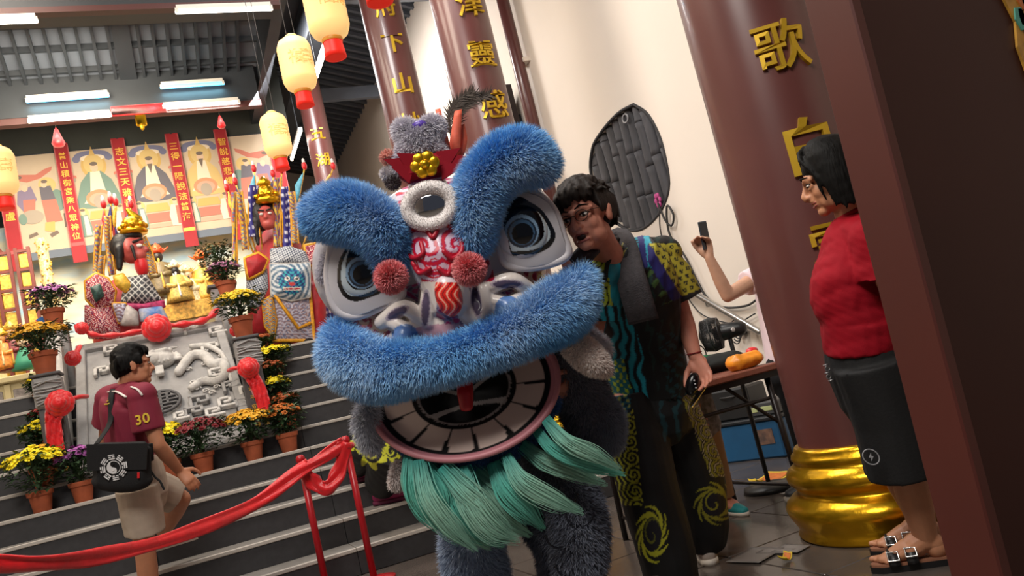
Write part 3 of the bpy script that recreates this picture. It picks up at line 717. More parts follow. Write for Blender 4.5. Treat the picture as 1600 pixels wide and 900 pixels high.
# ------------------------------------------------------------------ potted chrysanthemums
M_pot = mat('terracotta', '#a1502f', .75, var=.12, scale=14)
M_soil = mat('soil', '#2b211b', .9)
M_leaf = mat('chrysanthemum_leaf', '#2f4a2a', .6, var=.35, scale=40)
def flower_mats(c): return mat('petals_'+c, c, .6, var=.14, scale=60)
def make_pot(seed, colour, spread=.19, height=.30, nb=46, fs=.035, label='', P=(0, 0, 0), pot_r=.085):
    rr = random.Random(seed); P = np.array(P, float)
    t = thing('chrysanthemum_pot', label, 'potted plant', P, 'potted chrysanthemums')
    ph = pot_r*1.75
    MB().lathe([(pot_r*.68, 0), (pot_r*.9, ph*.78), (pot_r*1.02, ph*.78), (pot_r*1.06, ph), (pot_r*.95, ph), (pot_r*.9, ph*.9)], P, 24).build('pot', M_pot, t, angle=.7)
    MB().lathe([(pot_r*.9, ph*.88), (.001, ph*.9)], P, 16, caps=False).build('soil', M_soil, t)
    g = MB(); c0 = P+np.array([0, 0, ph])
    for i in range(420):
        a = rr.uniform(0, 6.283); q = rr.random()**.6; h = rr.uniform(.0, 1)**.8*(height-.02)
        rad = spread*(.55+.5*min(1, h/(height*.5)))*q
        c = c0+np.array([rad*math.cos(a), rad*math.sin(a), h+rr.uniform(-.02, .02)]); L = rr.uniform(.035, .065); wd = L*.6
        d = np.array([math.cos(a)+rr.uniform(-.6, .6), math.sin(a)+rr.uniform(-.6, .6), rr.uniform(-.5, .7)]); u, v, d = frame(d)
        g.add([c, c+d*L*.4+u*wd*.5+v*.006, c+d*L+v*-.004, c+d*L*.4-u*wd*.5+v*.006, c+d*L*.45], [(0, 1, 4), (1, 2, 4), (2, 3, 4), (3, 0, 4)])
    for i in range(16):
        a = rr.uniform(0, 6.283); q = spread*rr.random()*.8
        g.tube([c0, c0+np.array([q*.5*math.cos(a), q*.5*math.sin(a), height*.5]), c0+np.array([q*math.cos(a), q*math.sin(a), height])], .004, 5)
    g.build('foliage', M_leaf, t, smooth=False, kind='stuff')
    g = MB(); mi = 0
    for i in range(nb):
        a = i*2.39996; q = math.sqrt((i+.5)/nb)*spread
        dome = height*(1-.30*(q/spread)**2)
        c = c0+np.array([q*math.cos(a), q*math.sin(a), dome+rr.uniform(-.015, .015)])
        n = np.array([math.cos(a)*q/spread*.9, math.sin(a)*q/spread*.9, 1.0]); n /= np.linalg.norm(n); u, v, n = frame(n)
        s_ = fs*rr.uniform(.8, 1.15); V = [c+n*s_*.35]; F = []
        for ring_, (k, rad, hh) in enumerate(((8, .55, .42), (10, 1.0, .12))):
            for j in range(k):
                b = 6.283*j/k+ring_*.3+rr.uniform(-.1, .1); wv = u*math.cos(b)+v*math.sin(b); pv = np.cross(n, wv); b0 = len(V)
                V += [c+wv*s_*rad*.25+n*s_*.1+pv*s_*.14, c+wv*s_*rad*.25+n*s_*.1-pv*s_*.14, c+wv*s_*rad+n*s_*hh-pv*s_*.20, c+wv*s_*rad+n*s_*hh+pv*s_*.20]; F.append((b0, b0+1, b0+2, b0+3))
        g.add(V, F)
        g.ell(c+n*s_*.1, (s_*.45, s_*.45, s_*.3), nu=7, nv=5)
    g.build('blossoms', flower_mats(colour), t, smooth=False, kind='stuff', label=None)
    return t
YEL, GLD, RST, PUR, DRD, PNK = '#f2dd16', '#d9a21a', '#a8501c', '#a85aa6', '#7d1420', '#c98ab0'
def pot_at(px, py, z, colour, label, seed, **k): make_pot(seed, colour, P=at_z(px, py, z) if 'y' not in k else np.array([*at_y(px, py, k.pop('y'))[:2], z]), label=label, **k)
Z5 = RISE*5
def pot_y(px, py, y, z, colour, label, seed, **k):
    x = at_y(px, py, y)[0]; make_pot(seed, colour, P=(x, y, z), label=label, **k)
pot_y(65, 785, 6.84, Z5, YEL, 'bright yellow chrysanthemum pot at left end of the front row', 1, spread=.215, height=.30, nb=44, fs=.042)
pot_y(130, 772, 6.86, Z5, PUR, 'mauve chrysanthemum pot left of the man with shoulder bag', 2, spread=.15, height=.24, nb=36, fs=.034)
pot_y(268, 745, 6.86, Z5, YEL, 'yellow chrysanthemum pot right behind the arm of the man in maroon', 3, spread=.16, height=.27, nb=34, fs=.04)
pot_y(320, 732, 6.84, Z5, DRD, 'dark red chrysanthemum pot in the front row', 4, spread=.21, height=.25, nb=64, fs=.030)
pot_y(398, 714, 6.86, Z5, GLD, 'golden chrysanthemum pot between dark red and rust coloured ones', 5, spread=.20, height=.24, nb=64, fs=.032)
pot_y(452, 700, 6.86, Z5, '#c06a1e', 'orange chrysanthemum pot at right end of the front row', 6, spread=.15, height=.22, nb=44, fs=.03)
for i, (px, k, c, lab, sp_) in enumerate(((438, 6, RST, 'rust chrysanthemum pot lowest in the climbing right row behind the post', .12), (432, 7, YEL, 'yellow chrysanthemum pot second lowest in the climbing right row', .11), (426, 8, RST, 'rust chrysanthemum pot third in the climbing right row', .13), (424, 9, YEL, 'large yellow chrysanthemum pot near the top of the right row', .17), (402, 10, RST, 'rust chrysanthemum pot topmost of the right row, before the robed figure', .16))):
    y = Y1+TREAD*(k-1)+.16; z = RISE*k; x = at_y(px, 600, y)[0] if k < 9 else at_y(px, 548 if k == 9 else 530, y)[0]
    top = {6: 618, 7: 590, 8: 568, 9: 543, 10: 526}[k]; h = at_y(px, top, y)[2]-z-.15
    make_pot(20+i, c, P=(max(x, .78), y, z), label=lab, spread=sp_, height=max(.15, h), nb=30, fs=.036 if c == YEL else .03)
for i, (px, k, c, lab, sp_, top) in enumerate(((60, 6, GLD, 'ochre chrysanthemum pot lowest in the climbing left row', .13, 703), (58, 7, YEL, 'yellow chrysanthemum pot second lowest in the climbing left row', .13, 660), (64, 8, '#8c1c1c', 'dark crimson chrysanthemum pot third in the climbing left row', .09, 640), (66, 10, YEL, 'yellow chrysanthemum pot topmost in the climbing left row', .12, 602))):
    y = Y1+TREAD*(k-1)+.16; z = RISE*k; p = at_y(px, top, y)
    make_pot(30+i, c, P=(p[0], y, z), label=lab, spread=sp_, height=max(.15, p[2]-z-.15), nb=28, fs=.036)
# pots on the stone posts
make_pot(40, '#e3c220', P=(.60, 7.28, 1.873), label='yellow chrysanthemum pot standing on the right front stone post', spread=.20, height=.22, nb=52, fs=.032, pot_r=.10)
make_pot(41, GLD, P=(-.90, 7.28, 1.873), label='golden chrysanthemum pot standing on the left front stone post', spread=.21, height=.22, nb=58, fs=.034, pot_r=.10)
make_pot(42, PNK, P=(.64, 8.72, 2.48), label='pale pink chrysanthemum pot on the right rear stone post', spread=.17, height=.20, nb=40, fs=.03, pot_r=.10)
make_pot(43, '#b870b4', P=(-.94, 8.72, 2.48), label='pink chrysanthemum pot on the left rear stone post', spread=.20, height=.22, nb=46, fs=.032, pot_r=.10)
t = thing('pot_stand', 'slim dark stand carrying a leafy pot behind the right stone post', 'stand', (.66, 9.7, PZ))
MB().box((.66, 9.7, PZ+.45), (.26, .26, .9), bev=.01).build('column_stand', M_stone, t, smooth=False); MB().box((.66, 9.7, PZ+.92), (.32, .32, .04), bev=.01).build('top', M_stone3, t, smooth=False)
make_pot(44, '#7a5a2a', P=(.66, 9.7, PZ+.94), label='leafy brown flowered pot on the slim stand behind pink pot', spread=.20, height=.30, nb=30, fs=.026, pot_r=.11)
# ------------------------------------------------------------------ lion costume head
LD = 2.9; PM = LD/FPX
def LP(px, py, z=0.): return at_d(px, py, LD-z)
EX, EY, EZ = RT*.966+UP*.259, UP*.985-RT*.15, -FW
EY = EY-EX*(EX@EY); EY /= np.linalg.norm(EY); EROT = np.stack([EX, EY, EZ], 1)
lion = thing('lion_costume', 'blue furred lion dance head with open mouth and aqua beard, held by a crouching dancer', 'lion costume', (LP(740, 600)[0], LP(740, 600)[1], 0))
M_paint = mat('painted_shell', attr=True, rough=.35, coat=.2)
M_fur = mat('fur_strands', attr=True, rough=.75, sheen=.3)
M_furb = mat('fur_base', attr=True, rough=.9)
def pxs(C):
    d = C-CAM; z = d@FW
    return np.stack([800+FPX*(d@RT)/z, 450-FPX*(d@UP)/z], 1)
def rgb(h): return np.array(lin(h))
def mixc(a, b, t): t = np.clip(t, 0, 1)[:, None]; return a*(1-t)+b*t
def surf_samples(me, n, seed):
    rs = np.random.RandomState(seed); me.calc_loop_triangles(); k = len(me.loop_triangles)
    T = np.empty(k*3, dtype=np.int64); me.loop_triangles.foreach_get('vertices', T); T = T.reshape(-1, 3); V = coords(me); Nn = normals(me)
    A = np.linalg.norm(np.cross(V[T[:, 1]]-V[T[:, 0]], V[T[:, 2]]-V[T[:, 0]]), axis=1); cu = np.cumsum(A); i = np.searchsorted(cu, rs.rand(n)*cu[-1])
    u, v = rs.rand(n), rs.rand(n); sw = u+v > 1; u[sw], v[sw] = 1-u[sw], 1-v[sw]; w_ = 1-u-v
    P = V[T[i, 0]]*w_[:, None]+V[T[i, 1]]*u[:, None]+V[T[i, 2]]*v[:, None]; N_ = Nn[T[i, 0]]*w_[:, None]+Nn[T[i, 1]]*u[:, None]+Nn[T[i, 2]]*v[:, None]
    return P, N_/np.linalg.norm(N_, axis=1, keepdims=True), rs
def fur(name, me, n, length, width, c_root, c_tip, parent, seed, bend=(0, 0, -.35), wild=.35, clump=0., light=.0, label=None, keep=None):
    P, N_, rs = surf_samples(me, n, seed)
    if keep is not None: k = keep(P); P, N_ = P[k], N_[k]; n = len(P)
    d = N_+rs.randn(n, 3)*wild*.5+np.array(bend)
    d += np.stack([vnoise(P, 9, 1), vnoise(P, 9, 2), vnoise(P, 9, 3)], 1)*clump
    d /= np.linalg.norm(d, axis=1, keepdims=True)
    L = length*(.55+.6*rs.rand(n))[:, None]; d2 = d+np.array(bend)*.9+rs.randn(n, 3)*wild*.35; d2 /= np.linalg.norm(d2, axis=1, keepdims=True)
    s = np.cross(d, rs.randn(n, 3)); s /= np.linalg.norm(s, axis=1, keepdims=True); s *= width
    mid = P+d*L*.5; tip = mid+d2*L*.5
    V = np.stack([P-s, P+s, mid+s*.8, mid-s*.8, tip], 1).reshape(-1, 3)
    idx = np.arange(n)[:, None]*5
    q = idx+np.array([0, 1, 2, 3]); t3 = idx+np.array([3, 2, 4])
    m_ = bpy.data.meshes.new(name)
    lv = np.concatenate([q, t3], 1).ravel(); nf = 2*n
    m_.vertices.add(len(V)); m_.vertices.foreach_set('co', V.ravel()); m_.loops.add(len(lv)); m_.loops.foreach_set('vertex_index', lv); m_.polygons.add(nf)
    st = np.stack([np.arange(n)*7, np.arange(n)*7+4], 1).ravel(); m_.polygons.foreach_set('loop_start', st); m_.update(calc_edges=True)
    j = np.clip(.5+.35*vnoise(P, 14, 4)+.25*rs.randn(n), 0, 1)
    cr = c_root(P) if callable(c_root) else np.tile(rgb(c_root), (n, 1)); ct = c_tip(P) if callable(c_tip) else np.tile(rgb(c_tip), (n, 1))
    ct = mixc(cr, ct, .35+.65*j)
    paint(m_, np.stack([cr, cr, (cr+ct)/2, (cr+ct)/2, ct], 1).reshape(-1, 3))
    return link(name, m_, M_fur, parent, smooth=False, kind='stuff', label=label)
def fur_tube(name, pts, rad, parent, n, length, width, cr, ct, seed, base_c, z=None, cap=10, voxel=.012, **k):
    """fur covered roll: a solid core under thousands of strands"""
    g = MB(); g.tube(pts, rad, 16); me = remesh(g, voxel, 3); bc = rgb(base_c); paint(me, np.tile(bc, (len(me.vertices), 1)))
    o = link(name, me, M_furb, parent); fur('fur', me, n, length, width, cr, ct, o, seed, **k); return o
def pxpath(L_, m_): P = np.array(L_, float); S = spline(P, m_); return np.array([LP(a, b, c) for a, b, c, r in S]), S[:, 3]*PM

# shell
g = MB()
g.ell(LP(698, 428, -.27), (.385, .37, .30), rot=EROT, nu=32, nv=20)
g.tube([LP(668, 290, -.02), LP(680, 350, .03), LP(693, 410, .08), LP(703, 465, .10)], [.07, .115, .12, .08], 20)
g.ell(LP(715, 505, .0), (.27, .12, .13), rot=EROT, nu=28, nv=16)
for c, r in (((556, 425), (.155, .20, .13)), ((822, 356), (.128, .17, .13))): g.ell(LP(*c, -.10), r, rot=EROT, nu=24, nv=16)
BONES = ((((675, 430), (668, 471), (668, 503), (682, 512)), .027), (((597, 503), (630, 481), (655, 495), (668, 512)), .029), (((605, 500), (640, 515), (668, 515)), .025), (((716, 446), (730, 490), (748, 497), (760, 482), (754, 453)), .027), (((765, 447), (800, 437), (826, 452)), .027), (((765, 470), (795, 475), (822, 462)), .027))
for pts, r in BONES:
    S = spline(np.array(pts, float), 12); g.tube([LP(a, b, .10+.03*math.sin(math.pi*i/11)-.00045*abs(a-705)) for i, (a, b) in enumerate(S)], r, 12)
g.ell(LP(633, 527, .09), .042); g.ell(LP(794, 483, .085), .042)
shell_me = remesh(g, .0042, 3)
C = coords(shell_me); Q = pxs(C); x, y = Q[:, 0], Q[:, 1]
grey, white, mag, redc, lil, blu = rgb('#b9b7c2'), rgb('#d9d2ce'), rgb('#a8125e'), rgb('#b3162c'), rgb('#a89bb4'), rgb('#5f86c2')
col = np.tile(grey, (len(C), 1)).astype(float)
# cheeks: magenta scrolls on white
for cx, cy, r in ((590, 502, 46), (842, 436, 46), (575, 500, 40)):
    dx, dy = x-cx, y-cy; rr = np.hypot(dx, dy); m_ = rr < r; ph = np.sin(rr*.42-2*np.arctan2(dy, dx)+.6*np.sin(dx*.1)); pc = np.where((ph > .1)[:, None], mag, np.where((ph > -.25)[:, None], redc, white)); col[m_] = pc[m_]
# muzzle white, bridge white with red scrolls
m_ = (((x-712)/125)**2+((y-488)/52)**2 < 1); sw_ = np.sin(x*.30+2*np.sin(y*.21))*np.sin(y*.34-x*.1); col[m_] = np.where((sw_ > .15)[:, None], rgb('#9a1c62'), np.where((sw_ > -.45)[:, None], rgb('#8c7c98'), rgb('#5a4a6c')))[m_]
for pts, r in BONES:
    S = spline(np.array(pts, float), 40)
    for a, b in S: col[np.hypot(x-a, y-b) < r/PM*1.12+1.5] = rgb('#e4d9d1')
br = (np.abs(x-(640+(y-300)*.30+35)) < 58) & (y > 285) & (y < 440)
u_ = x-(675+(y-322)*.20); a_ = np.abs(u_); ph = np.sin(np.hypot(a_-24, y-385)*.42-2.2*np.arctan2(y-385, a_-24)); ph2 = np.sin(np.hypot(a_-16, y-412)*.55+1.5*np.arctan2(y-412, a_-16))
pc = np.where((ph > .55)[:, None], rgb('#c01530'), np.where((ph > .1)[:, None], rgb('#9a1858'), rgb('#cdb4c6'))); pc = np.where(((ph2 > .7) & (y > 400))[:, None], rgb('#c01530'), pc); col[br] = pc[br]
top = (y < 300) & (np.abs(x-672) < 60); pc = np.where((np.sin(y*.9+x*.2) > -.1)[:, None], mag, rgb('#e6c8d8')); col[top] = pc[top]
m_ = (((x-700)/60)**2+((y-520)/14)**2 < 1); col[m_] = rgb('#c79aa6')
for bx, by in ((633, 527), (794, 483)): col[np.hypot(x-bx, y-by) < 21] = blu
for sx, sy, a_, b_, an in ((621, 489, 17, 7, -.5), (665, 483, 6, 26, .05), (744, 471, 7, 22, -.15), (792, 444, 22, 6, .0)):
    dx, dy = x-sx, y-sy; ca, sa = math.cos(an), math.sin(an); e = ((dx*ca+dy*sa)/a_)**2+((-dx*sa+dy*ca)/b_)**2
    col[(e < 1)] = rgb('#574a63'); rim = (e >= 1) & (e < 1.5); col[rim] = rgb('#b9a9b4')
under = (y > 545+(x-700)*-.2) & (((x-700)/200)**2 < 1); col[under] = rgb('#1c1618')  # muzzle underside painted black for the shade inside the open mouth
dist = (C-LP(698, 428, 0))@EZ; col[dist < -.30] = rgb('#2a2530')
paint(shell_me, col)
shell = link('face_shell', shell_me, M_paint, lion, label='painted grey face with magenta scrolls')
# raised red piping on the bridge
for k, pts in enumerate((((655, 352), (643, 375), (650, 400), (664, 395), (662, 380)), ((690, 352), (706, 365), (712, 390), (700, 402), (690, 392)), ((652, 408), (660, 422), (672, 416)), ((700, 412), (694, 424), (684, 416)), ((668, 358), (676, 372), (684, 356)))):
    pts = [(676+(a_-676)*1.28, 384+(b_-384)*1.12) for a_, b_ in pts]; S = spline(np.array(pts, float), 18); zz = [.105+.05*(min(1, max(0, (b-320)/120))) for a, b in S]
    P = [LP(a, b, z_) for (a, b), z_ in zip(S, zz)]
    pp = []
    for (a, b) in S:
        # find the shell surface under the pixel
        d2 = np.hypot(x-a, y-b); d2[dist < -.25] = 1e9; near = np.argsort(d2)[:12]; zq = (LP(700, 450, 0)-C[near])@FW; pp.append(LP(a, b, zq.max()+.002))
    MB().tube(pp, .0085, 8).build('piping', mat('crimson_piping', '#b0122c', .45), shell)
# nose: red flame patterned bulb
g = MB(); g.ell(LP(701, 462, .175), (.045, .072, .04), rot=EROT, nu=36, nv=28); nm = remesh(g, .003, 2); qq = pxs(coords(nm)); nx, ny = qq[:, 0], qq[:, 1]
ph = np.sin((nx-701)*.5+3*np.sin((ny-450)*.16)); cc = np.where((ph > .75)[:, None], rgb('#f2a890'), np.where((ph < -.8)[:, None], rgb('#8e0c10'), rgb('#d8201a'))); cc[ny < 441] = rgb('#d8cbd0'); paint(nm, cc)
link('nose', nm, M_paint, lion, label='red flame patterned nose')
# pompoms
for px, py, r, s_ in ((611, 433, 25, 61), (733, 421, 25, 62)):
    g = MB(); g.ell(LP(px, py, .235), r*PM*.72); me = remesh(g, .008, 1); paint(me, np.tile(rgb('#d6505f'), (len(me.vertices), 1)))
    o = link('pompom', me, M_furb, lion, label='fluffy pink pompom')
    ctr = LP(px, py, .235)
    def pc_(P, ctr=ctr): t_ = vnoise(P, 26, 8)*.5+.35; return mixc(np.tile(rgb('#f7b3b0'), (len(P), 1)), np.tile(rgb('#ec6474'), (len(P), 1)), t_)
    fur('fur', me, 5200, .022, .0016, '#e07078', pc_, o, s_, bend=(0, 0, -.05), wild=.3)
    sp_ = MB(); sp_.tube([LP(px, py, .20), LP(px+4, py+6, .10)], .006, 8).build('spring', mat('pompom_spring', '#8a8d92', .3, metal=.9), o)
# mirror
mc = LP(672, 322, .165)
ro = np.stack([EX, EY, EZ], 1)
g = MB(); A = np.linspace(0, 2*math.pi, 49)[:-1]
g.tube([mc+EX*.075*math.cos(a)+EY*.060*math.sin(a) for a in A], .028, 14, closed=True, flat=.8)
mr = g.build('mirror_ring', mat('white_felt', '#e3dcda', .9), lion, label='white padded mirror ring')
fur('felt_nap', mr.data, 5000, .005, .0009, '#dcd5d3', '#f4f0ee', mr, 77, bend=(0, 0, 0), wild=.5)
MB().ell(mc+EZ*.002, (.062, .046, .014), rot=ro, nu=36, nv=14).build('mirror', mat('mirror_silver', '#c9c9cc', .06, metal=1.0), lion, label='small oval mirror')
# eyes: glossy painted domes with a drop shaped outline
def in_poly(q, poly):
    P = spline(np.array(list(poly)+[poly[0]], float), len(poly)*6)[:-1]; x, y = q[:, 0], q[:, 1]; r_ = np.zeros(len(q), bool); j = len(P)-1
    for i in range(len(P)):
        (xi, yi), (xj, yj) = P[i], P[j]
        if yi != yj: r_ ^= ((yi > y) != (yj > y)) & (x < (xj-xi)*(y-yi)/(yj-yi)+xi)
        j = i
    return r_
def eye(rim, layers, iris, z, nm):
    P = np.array(rim, float); x0, y0 = P.min(0)-2; x1, y1 = P.max(0)+2; cx, cy, rx, ry = (x0+x1)/2, (y0+y1)/2, (x1-x0)/2*1.2, (y1-y0)/2*1.2; n_ = 110
    gx, gy = np.meshgrid(np.linspace(x0, x1, n_), np.linspace(y0, y1, n_), indexing='ij'); q = np.stack([gx.ravel(), gy.ravel()], 1); ins = in_poly(q, rim)
    rr = np.clip(((q[:, 0]-cx)/rx)**2+((q[:, 1]-cy)/ry)**2, 0, 1); ir = np.clip(1-((q[:, 0]-iris[0])**2+(q[:, 1]-iris[1])**2)/(iris[2]*1.5)**2, 0, 1)
    zz = z+.045*np.sqrt(1-rr)+.018*np.sqrt(ir); keep = np.cumsum(ins)-1
    V = [list(LP(a_, b_, c_)) for (a_, b_), c_, k_ in zip(q, zz, ins) if k_]; F = []
    for i in range(n_-1):
        for j in range(n_-1):
            k4 = (i*n_+j, i*n_+j+1, (i+1)*n_+j+1, (i+1)*n_+j)
            if all(ins[k] for k in k4): F.append(tuple(int(keep[k]) for k in k4))
    me = bpy.data.meshes.new('eye'); me.from_pydata(V, [], F); me.update(); q = q[ins]
    c = np.tile(rgb('#c3bfc4'), (len(q), 1)); cols_ = ('#0b0b0f', '#b9c6ce', '#07070a')
    for poly, h_ in zip(layers, cols_): c[in_poly(q, poly)] = rgb(h_)
    blk = in_poly(q, layers[2])
    for (r_, h_, dx, dy) in ((1., '#7f9cb8', 0, 0), (.86, '#1b2636', .5, 2), (.74, '#3d5a78', .5, 1), (.62, '#040406', 1.5, 3)):
        m_ = (np.hypot(q[:, 0]-iris[0]-dx, q[:, 1]-iris[1]-dy) < iris[2]*r_) & blk; c[m_] = rgb(h_)
    paint(me, c); o = link('eye', me, mat('glossy_eye_paint', attr=True, rough=.12, coat=.6), lion, label=nm)
    md_ = o.modifiers.new('thick', 'SOLIDIFY'); md_.thickness = .02
    S = spline(np.array(list(rim)+[rim[0]], float), 50)[:-1]; MB().tube([LP(a_, b_, z+.012) for a_, b_ in S], .015, 10, closed=True).build('eye_rim', mat('pale_rim', '#c2bdc2', .5), o)
    return o
eye([(775, 300), (805, 297), (842, 306), (866, 330), (880, 368), (888, 396), (868, 410), (830, 418), (795, 415), (783, 395), (776, 350)],
    [[(788, 312), (815, 311), (842, 324), (860, 347), (868, 368), (860, 385), (840, 396), (815, 398), (797, 392)], [(790, 314), (812, 314), (836, 327), (853, 348), (860, 367), (852, 381), (834, 390), (812, 392), (797, 386)], [(788, 312), (812, 307), (833, 321), (847, 345), (850, 366), (841, 380), (822, 387), (800, 382), (787, 355)]], (815, 362, 27), .055, 'right glossy black painted eye')
eye([(530, 366), (560, 374), (590, 396), (602, 438), (628, 452), (622, 468), (595, 480), (560, 494), (534, 490), (519, 470), (512, 430), (518, 388)],
    [[(543, 383), (565, 386), (583, 404), (590, 430), (600, 453), (580, 464), (556, 471), (537, 463), (527, 440), (530, 408)], [(545, 388), (565, 390), (581, 407), (586, 430), (591, 448), (573, 458), (553, 463), (540, 456), (533, 438), (535, 411)], [(547, 387), (565, 388), (581, 404), (586, 428), (584, 446), (568, 453), (552, 451), (541, 436), (541, 408)]], (565, 426, 25), .055, 'left glossy black painted eye')
# brows
BR, BT = '#1668a8', '#8fbfe6'
def bluetip(P):
    t_ = vnoise(P, 7, 3)*.6+.45; return mixc(np.tile(rgb('#6cbcf0'), (len(P), 1)), np.tile(rgb('#eef6fd'), (len(P), 1)), t_)
def blueroot(P):
    t_ = vnoise(P, 5, 6)*.5+.5; return mixc(np.tile(rgb('#2f92dc'), (len(P), 1)), np.tile(rgb('#6ab8ee'), (len(P), 1)), t_)
P, r = pxpath([(612, 405, .10, 22), (597, 365, .12, 33), (567, 340, .12, 37), (530, 332, .11, 39), (507, 336, .10, 31)], 24)
fur_tube('brow', P, r, lion, 30000, .040, .0012, blueroot, bluetip, 11, '#2f7fbd', bend=(-.15, 0, -.12), wild=.4, clump=.25)
P, r = pxpath([(738, 372, .10, 26), (744, 325, .12, 31), (757, 287, .12, 34), (788, 255, .12, 37), (820, 246, .12, 37), (838, 256, .11, 29)], 26)
fur_tube('brow', P, r, lion, 34000, .040, .0012, blueroot, bluetip, 12, '#2f7fbd', bend=(.12, 0, -.10), wild=.4, clump=.25)
# moustache roll
P, r = pxpath([(530, 525, .02, 20), (543, 556, .08, 38), (588, 578, .14, 38), (648, 573, .18, 31), (710, 560, .19, 26), (770, 538, .18, 28), (830, 509, .14, 34), (882, 478, .08, 40), (908, 440, .02, 22)], 48)
fur_tube('moustache_roll', P, r, lion, 70000, .042, .0013, blueroot, bluetip, 13, '#2f7fbd', bend=(0, 0, -.3), wild=.5, clump=.4)
# horn block, crown and ornaments
hornP, r = pxpath([(668, 262, .02, 22), (660, 235, .03, 26), (652, 212, .03, 27), (648, 205, .03, 24)], 10)
g = MB(); g.box(LP(654, 222, .03), (.125, .115, .10), rot=EROT, bev=.03); g.ell(LP(633, 205, .03), .04); g.ell(LP(676, 200, .03), .04); g.tube([LP(640, 235, .03), LP(628, 262, .02)], [.04, .03], 10); g.tube([LP(672, 230, .03), LP(690, 252, .02)], [.04, .03], 10)
me = remesh(g, .010, 3); paint(me, np.tile(rgb('#c4bfcc'), (len(me.vertices), 1))); o = link('horn', me, M_furb, lion, label='grey fluffy horn')
fur('fur', me, 15000, .022, .0013, '#c0bbc8', '#f2f0f6', o, 21, bend=(0, 0, -.15), wild=.5)
MB().ell(LP(655, 196, .06), (.03, .016, .02), rot=EROT).build('horn_stud', mat('violet_satin', '#4a2a9a', .35), o, label='violet and silver stud')
crown = MB(); crown.box(LP(668, 262, .03), (.20, .07, .13), rot=EROT, bev=.02)
for k, (a, b, c, d) in enumerate(((600, 250, 640, 262), (612, 262, 645, 272), (720, 232, 690, 252), (735, 245, 700, 258), (722, 262, 690, 266), (620, 240, 648, 256))):
    p, q = LP(a, b, .09), LP(c, d, .075); dd = q-p; u, v, w_ = frame(dd, EZ); v = u; crown.add([p, q+v*.036, q-v*.036, p+EZ*.015, q+v*.036+EZ*.018, q-v*.036+EZ*.018], [(0, 1, 2), (3, 5, 4), (0, 3, 4, 1), (1, 4, 5, 2), (2, 5, 3, 0)])
crown.build('red_crown', mat('red_velvet', '#820a1c', .8, spec=.2), lion, smooth=False, label='red crown of pointed petals')
vi = MB()
for a, b in ((622, 258), (700, 262), (634, 272), (712, 250)): vi.ell(LP(a, b, .075), (.018, .014, .012), rot=EROT)
vi.build('violet_bead', mat('violet_satin', '#4a2a9a', .35), lion, kind='stuff')
fl = MB(); fc = LP(664, 257, .115)
for k in range(6): a = k*6.283/6; fl.ell(fc+EX*.030*math.cos(a)+EY*.026*math.sin(a), (.022, .022, .010), rot=EROT)
fl.ell(fc+EZ*.008, (.018, .016, .014), rot=EROT); fl.build('gold_flower', M_gold, lion, label='gold flower ornament')
og = mat('coral_flag', '#e0654a', .6, var=.15, scale=30)
for k, (pts, w_) in enumerate(((((700, 250), (694, 215), (684, 170)), .035), (((708, 240), (712, 210), (716, 172)), .050), (((715, 245), (722, 220), (720, 195)), .05))):
    S = spline([LP(a, b, -.02-.02*k) for a, b in pts], 10); V = []
    for i, p in enumerate(S): w2 = w_*(1-.45*i/9); V += [p-EX*w2/2, p+EX*w2/2]
    o = MB().add(V, [(2*i, 2*i+1, 2*i+3, 2*i+2) for i in range(9)]).build('crown_pennant', og, lion, label='coral paper pennant on crown'); md_ = o.modifiers.new('s', 'SOLIDIFY'); md_.thickness = .004
M_feather = mat('dark_feather', '#4a4038', .8)
for k, pts in enumerate((((704, 215), (702, 180), (718, 155), (738, 143)), ((712, 205), (722, 172), (745, 156), (764, 148)), ((706, 200), (716, 165), (735, 150), (748, 150)))):
    S = spline([LP(a, b, -.06) for a, b in pts], 20); f_ = MB()
    f_.tube(S, .002, 5)
    rr = random.Random(k)
    for i in range(2, 20):
        for s_ in (-1, 1):
            for q in range(3):
                T = S[min(19, i)]-S[i-1]; T /= np.linalg.norm(T); sd = np.cross(T, EZ); p = S[i-1]+(S[min(19, i)]-S[i-1])*q/3; e = p+T*.03+sd*s_*rr.uniform(.018, .034)+EZ*rr.uniform(-.01, .01); f_.add([p, p+T*.008, e], [(0, 1, 2)])
    f_.build('feather', M_feather, lion, smooth=False, label='dark plume on crown')
for a, b, c in ((606, 246, '#d99a8c'), (614, 285, '#5a4a48'), (725, 262, '#d9c27a'), (732, 275, '#6a6058'), (606, 272, '#c9c2c4')):
    g = MB(); g.ell(LP(a, b, .02), .022); me = remesh(g, .008, 0); paint(me, np.tile(rgb(c), (len(me.vertices), 1))); o = link('small_pompom', me, M_furb, lion); fur('fur', me, 900, .014, .0014, c, c, o, int(a), bend=(0, 0, 0))
# open lower jaw: painted board with teeth
jc = np.array([725., 610.]); jt = math.radians(-13.8); ja = np.array([math.cos(jt), math.sin(jt)]); jb = np.array([-math.sin(jt), math.cos(jt)]); JX, JY = 149., 106.
na, nr = 200, 60; V = []; F = []
for i in range(nr+1):
    rho = i/nr
    for j in range(na):
        th = 2*math.pi*j/na; p = jc+ja*JX*rho*math.cos(th)+jb*JY*rho*math.sin(th)
        V.append(LP(p[0], p[1], -.16+.30*(rho*math.sin(th)*.5+.5)*1.0-.05*(1-rho**2)))
for i in range(nr):
    for j in range(na): F.append((i*na+j, i*na+(j+1) % na, (i+1)*na+(j+1) % na, (i+1)*na+j))
jm = bpy.data.meshes.new('jaw'); jm.from_pydata([list(p) for p in V], [], F); jm.update()
V = np.array(V); q = pxs(V); d = q-jc; U = d@ja/JX; W = d@jb/JY; rho = np.hypot(U, W); th = np.degrees(np.arctan2(W, U))
tooth, black, rim = rgb('#d2bdb4'), rgb('#0b090a'), rgb('#c2808a')
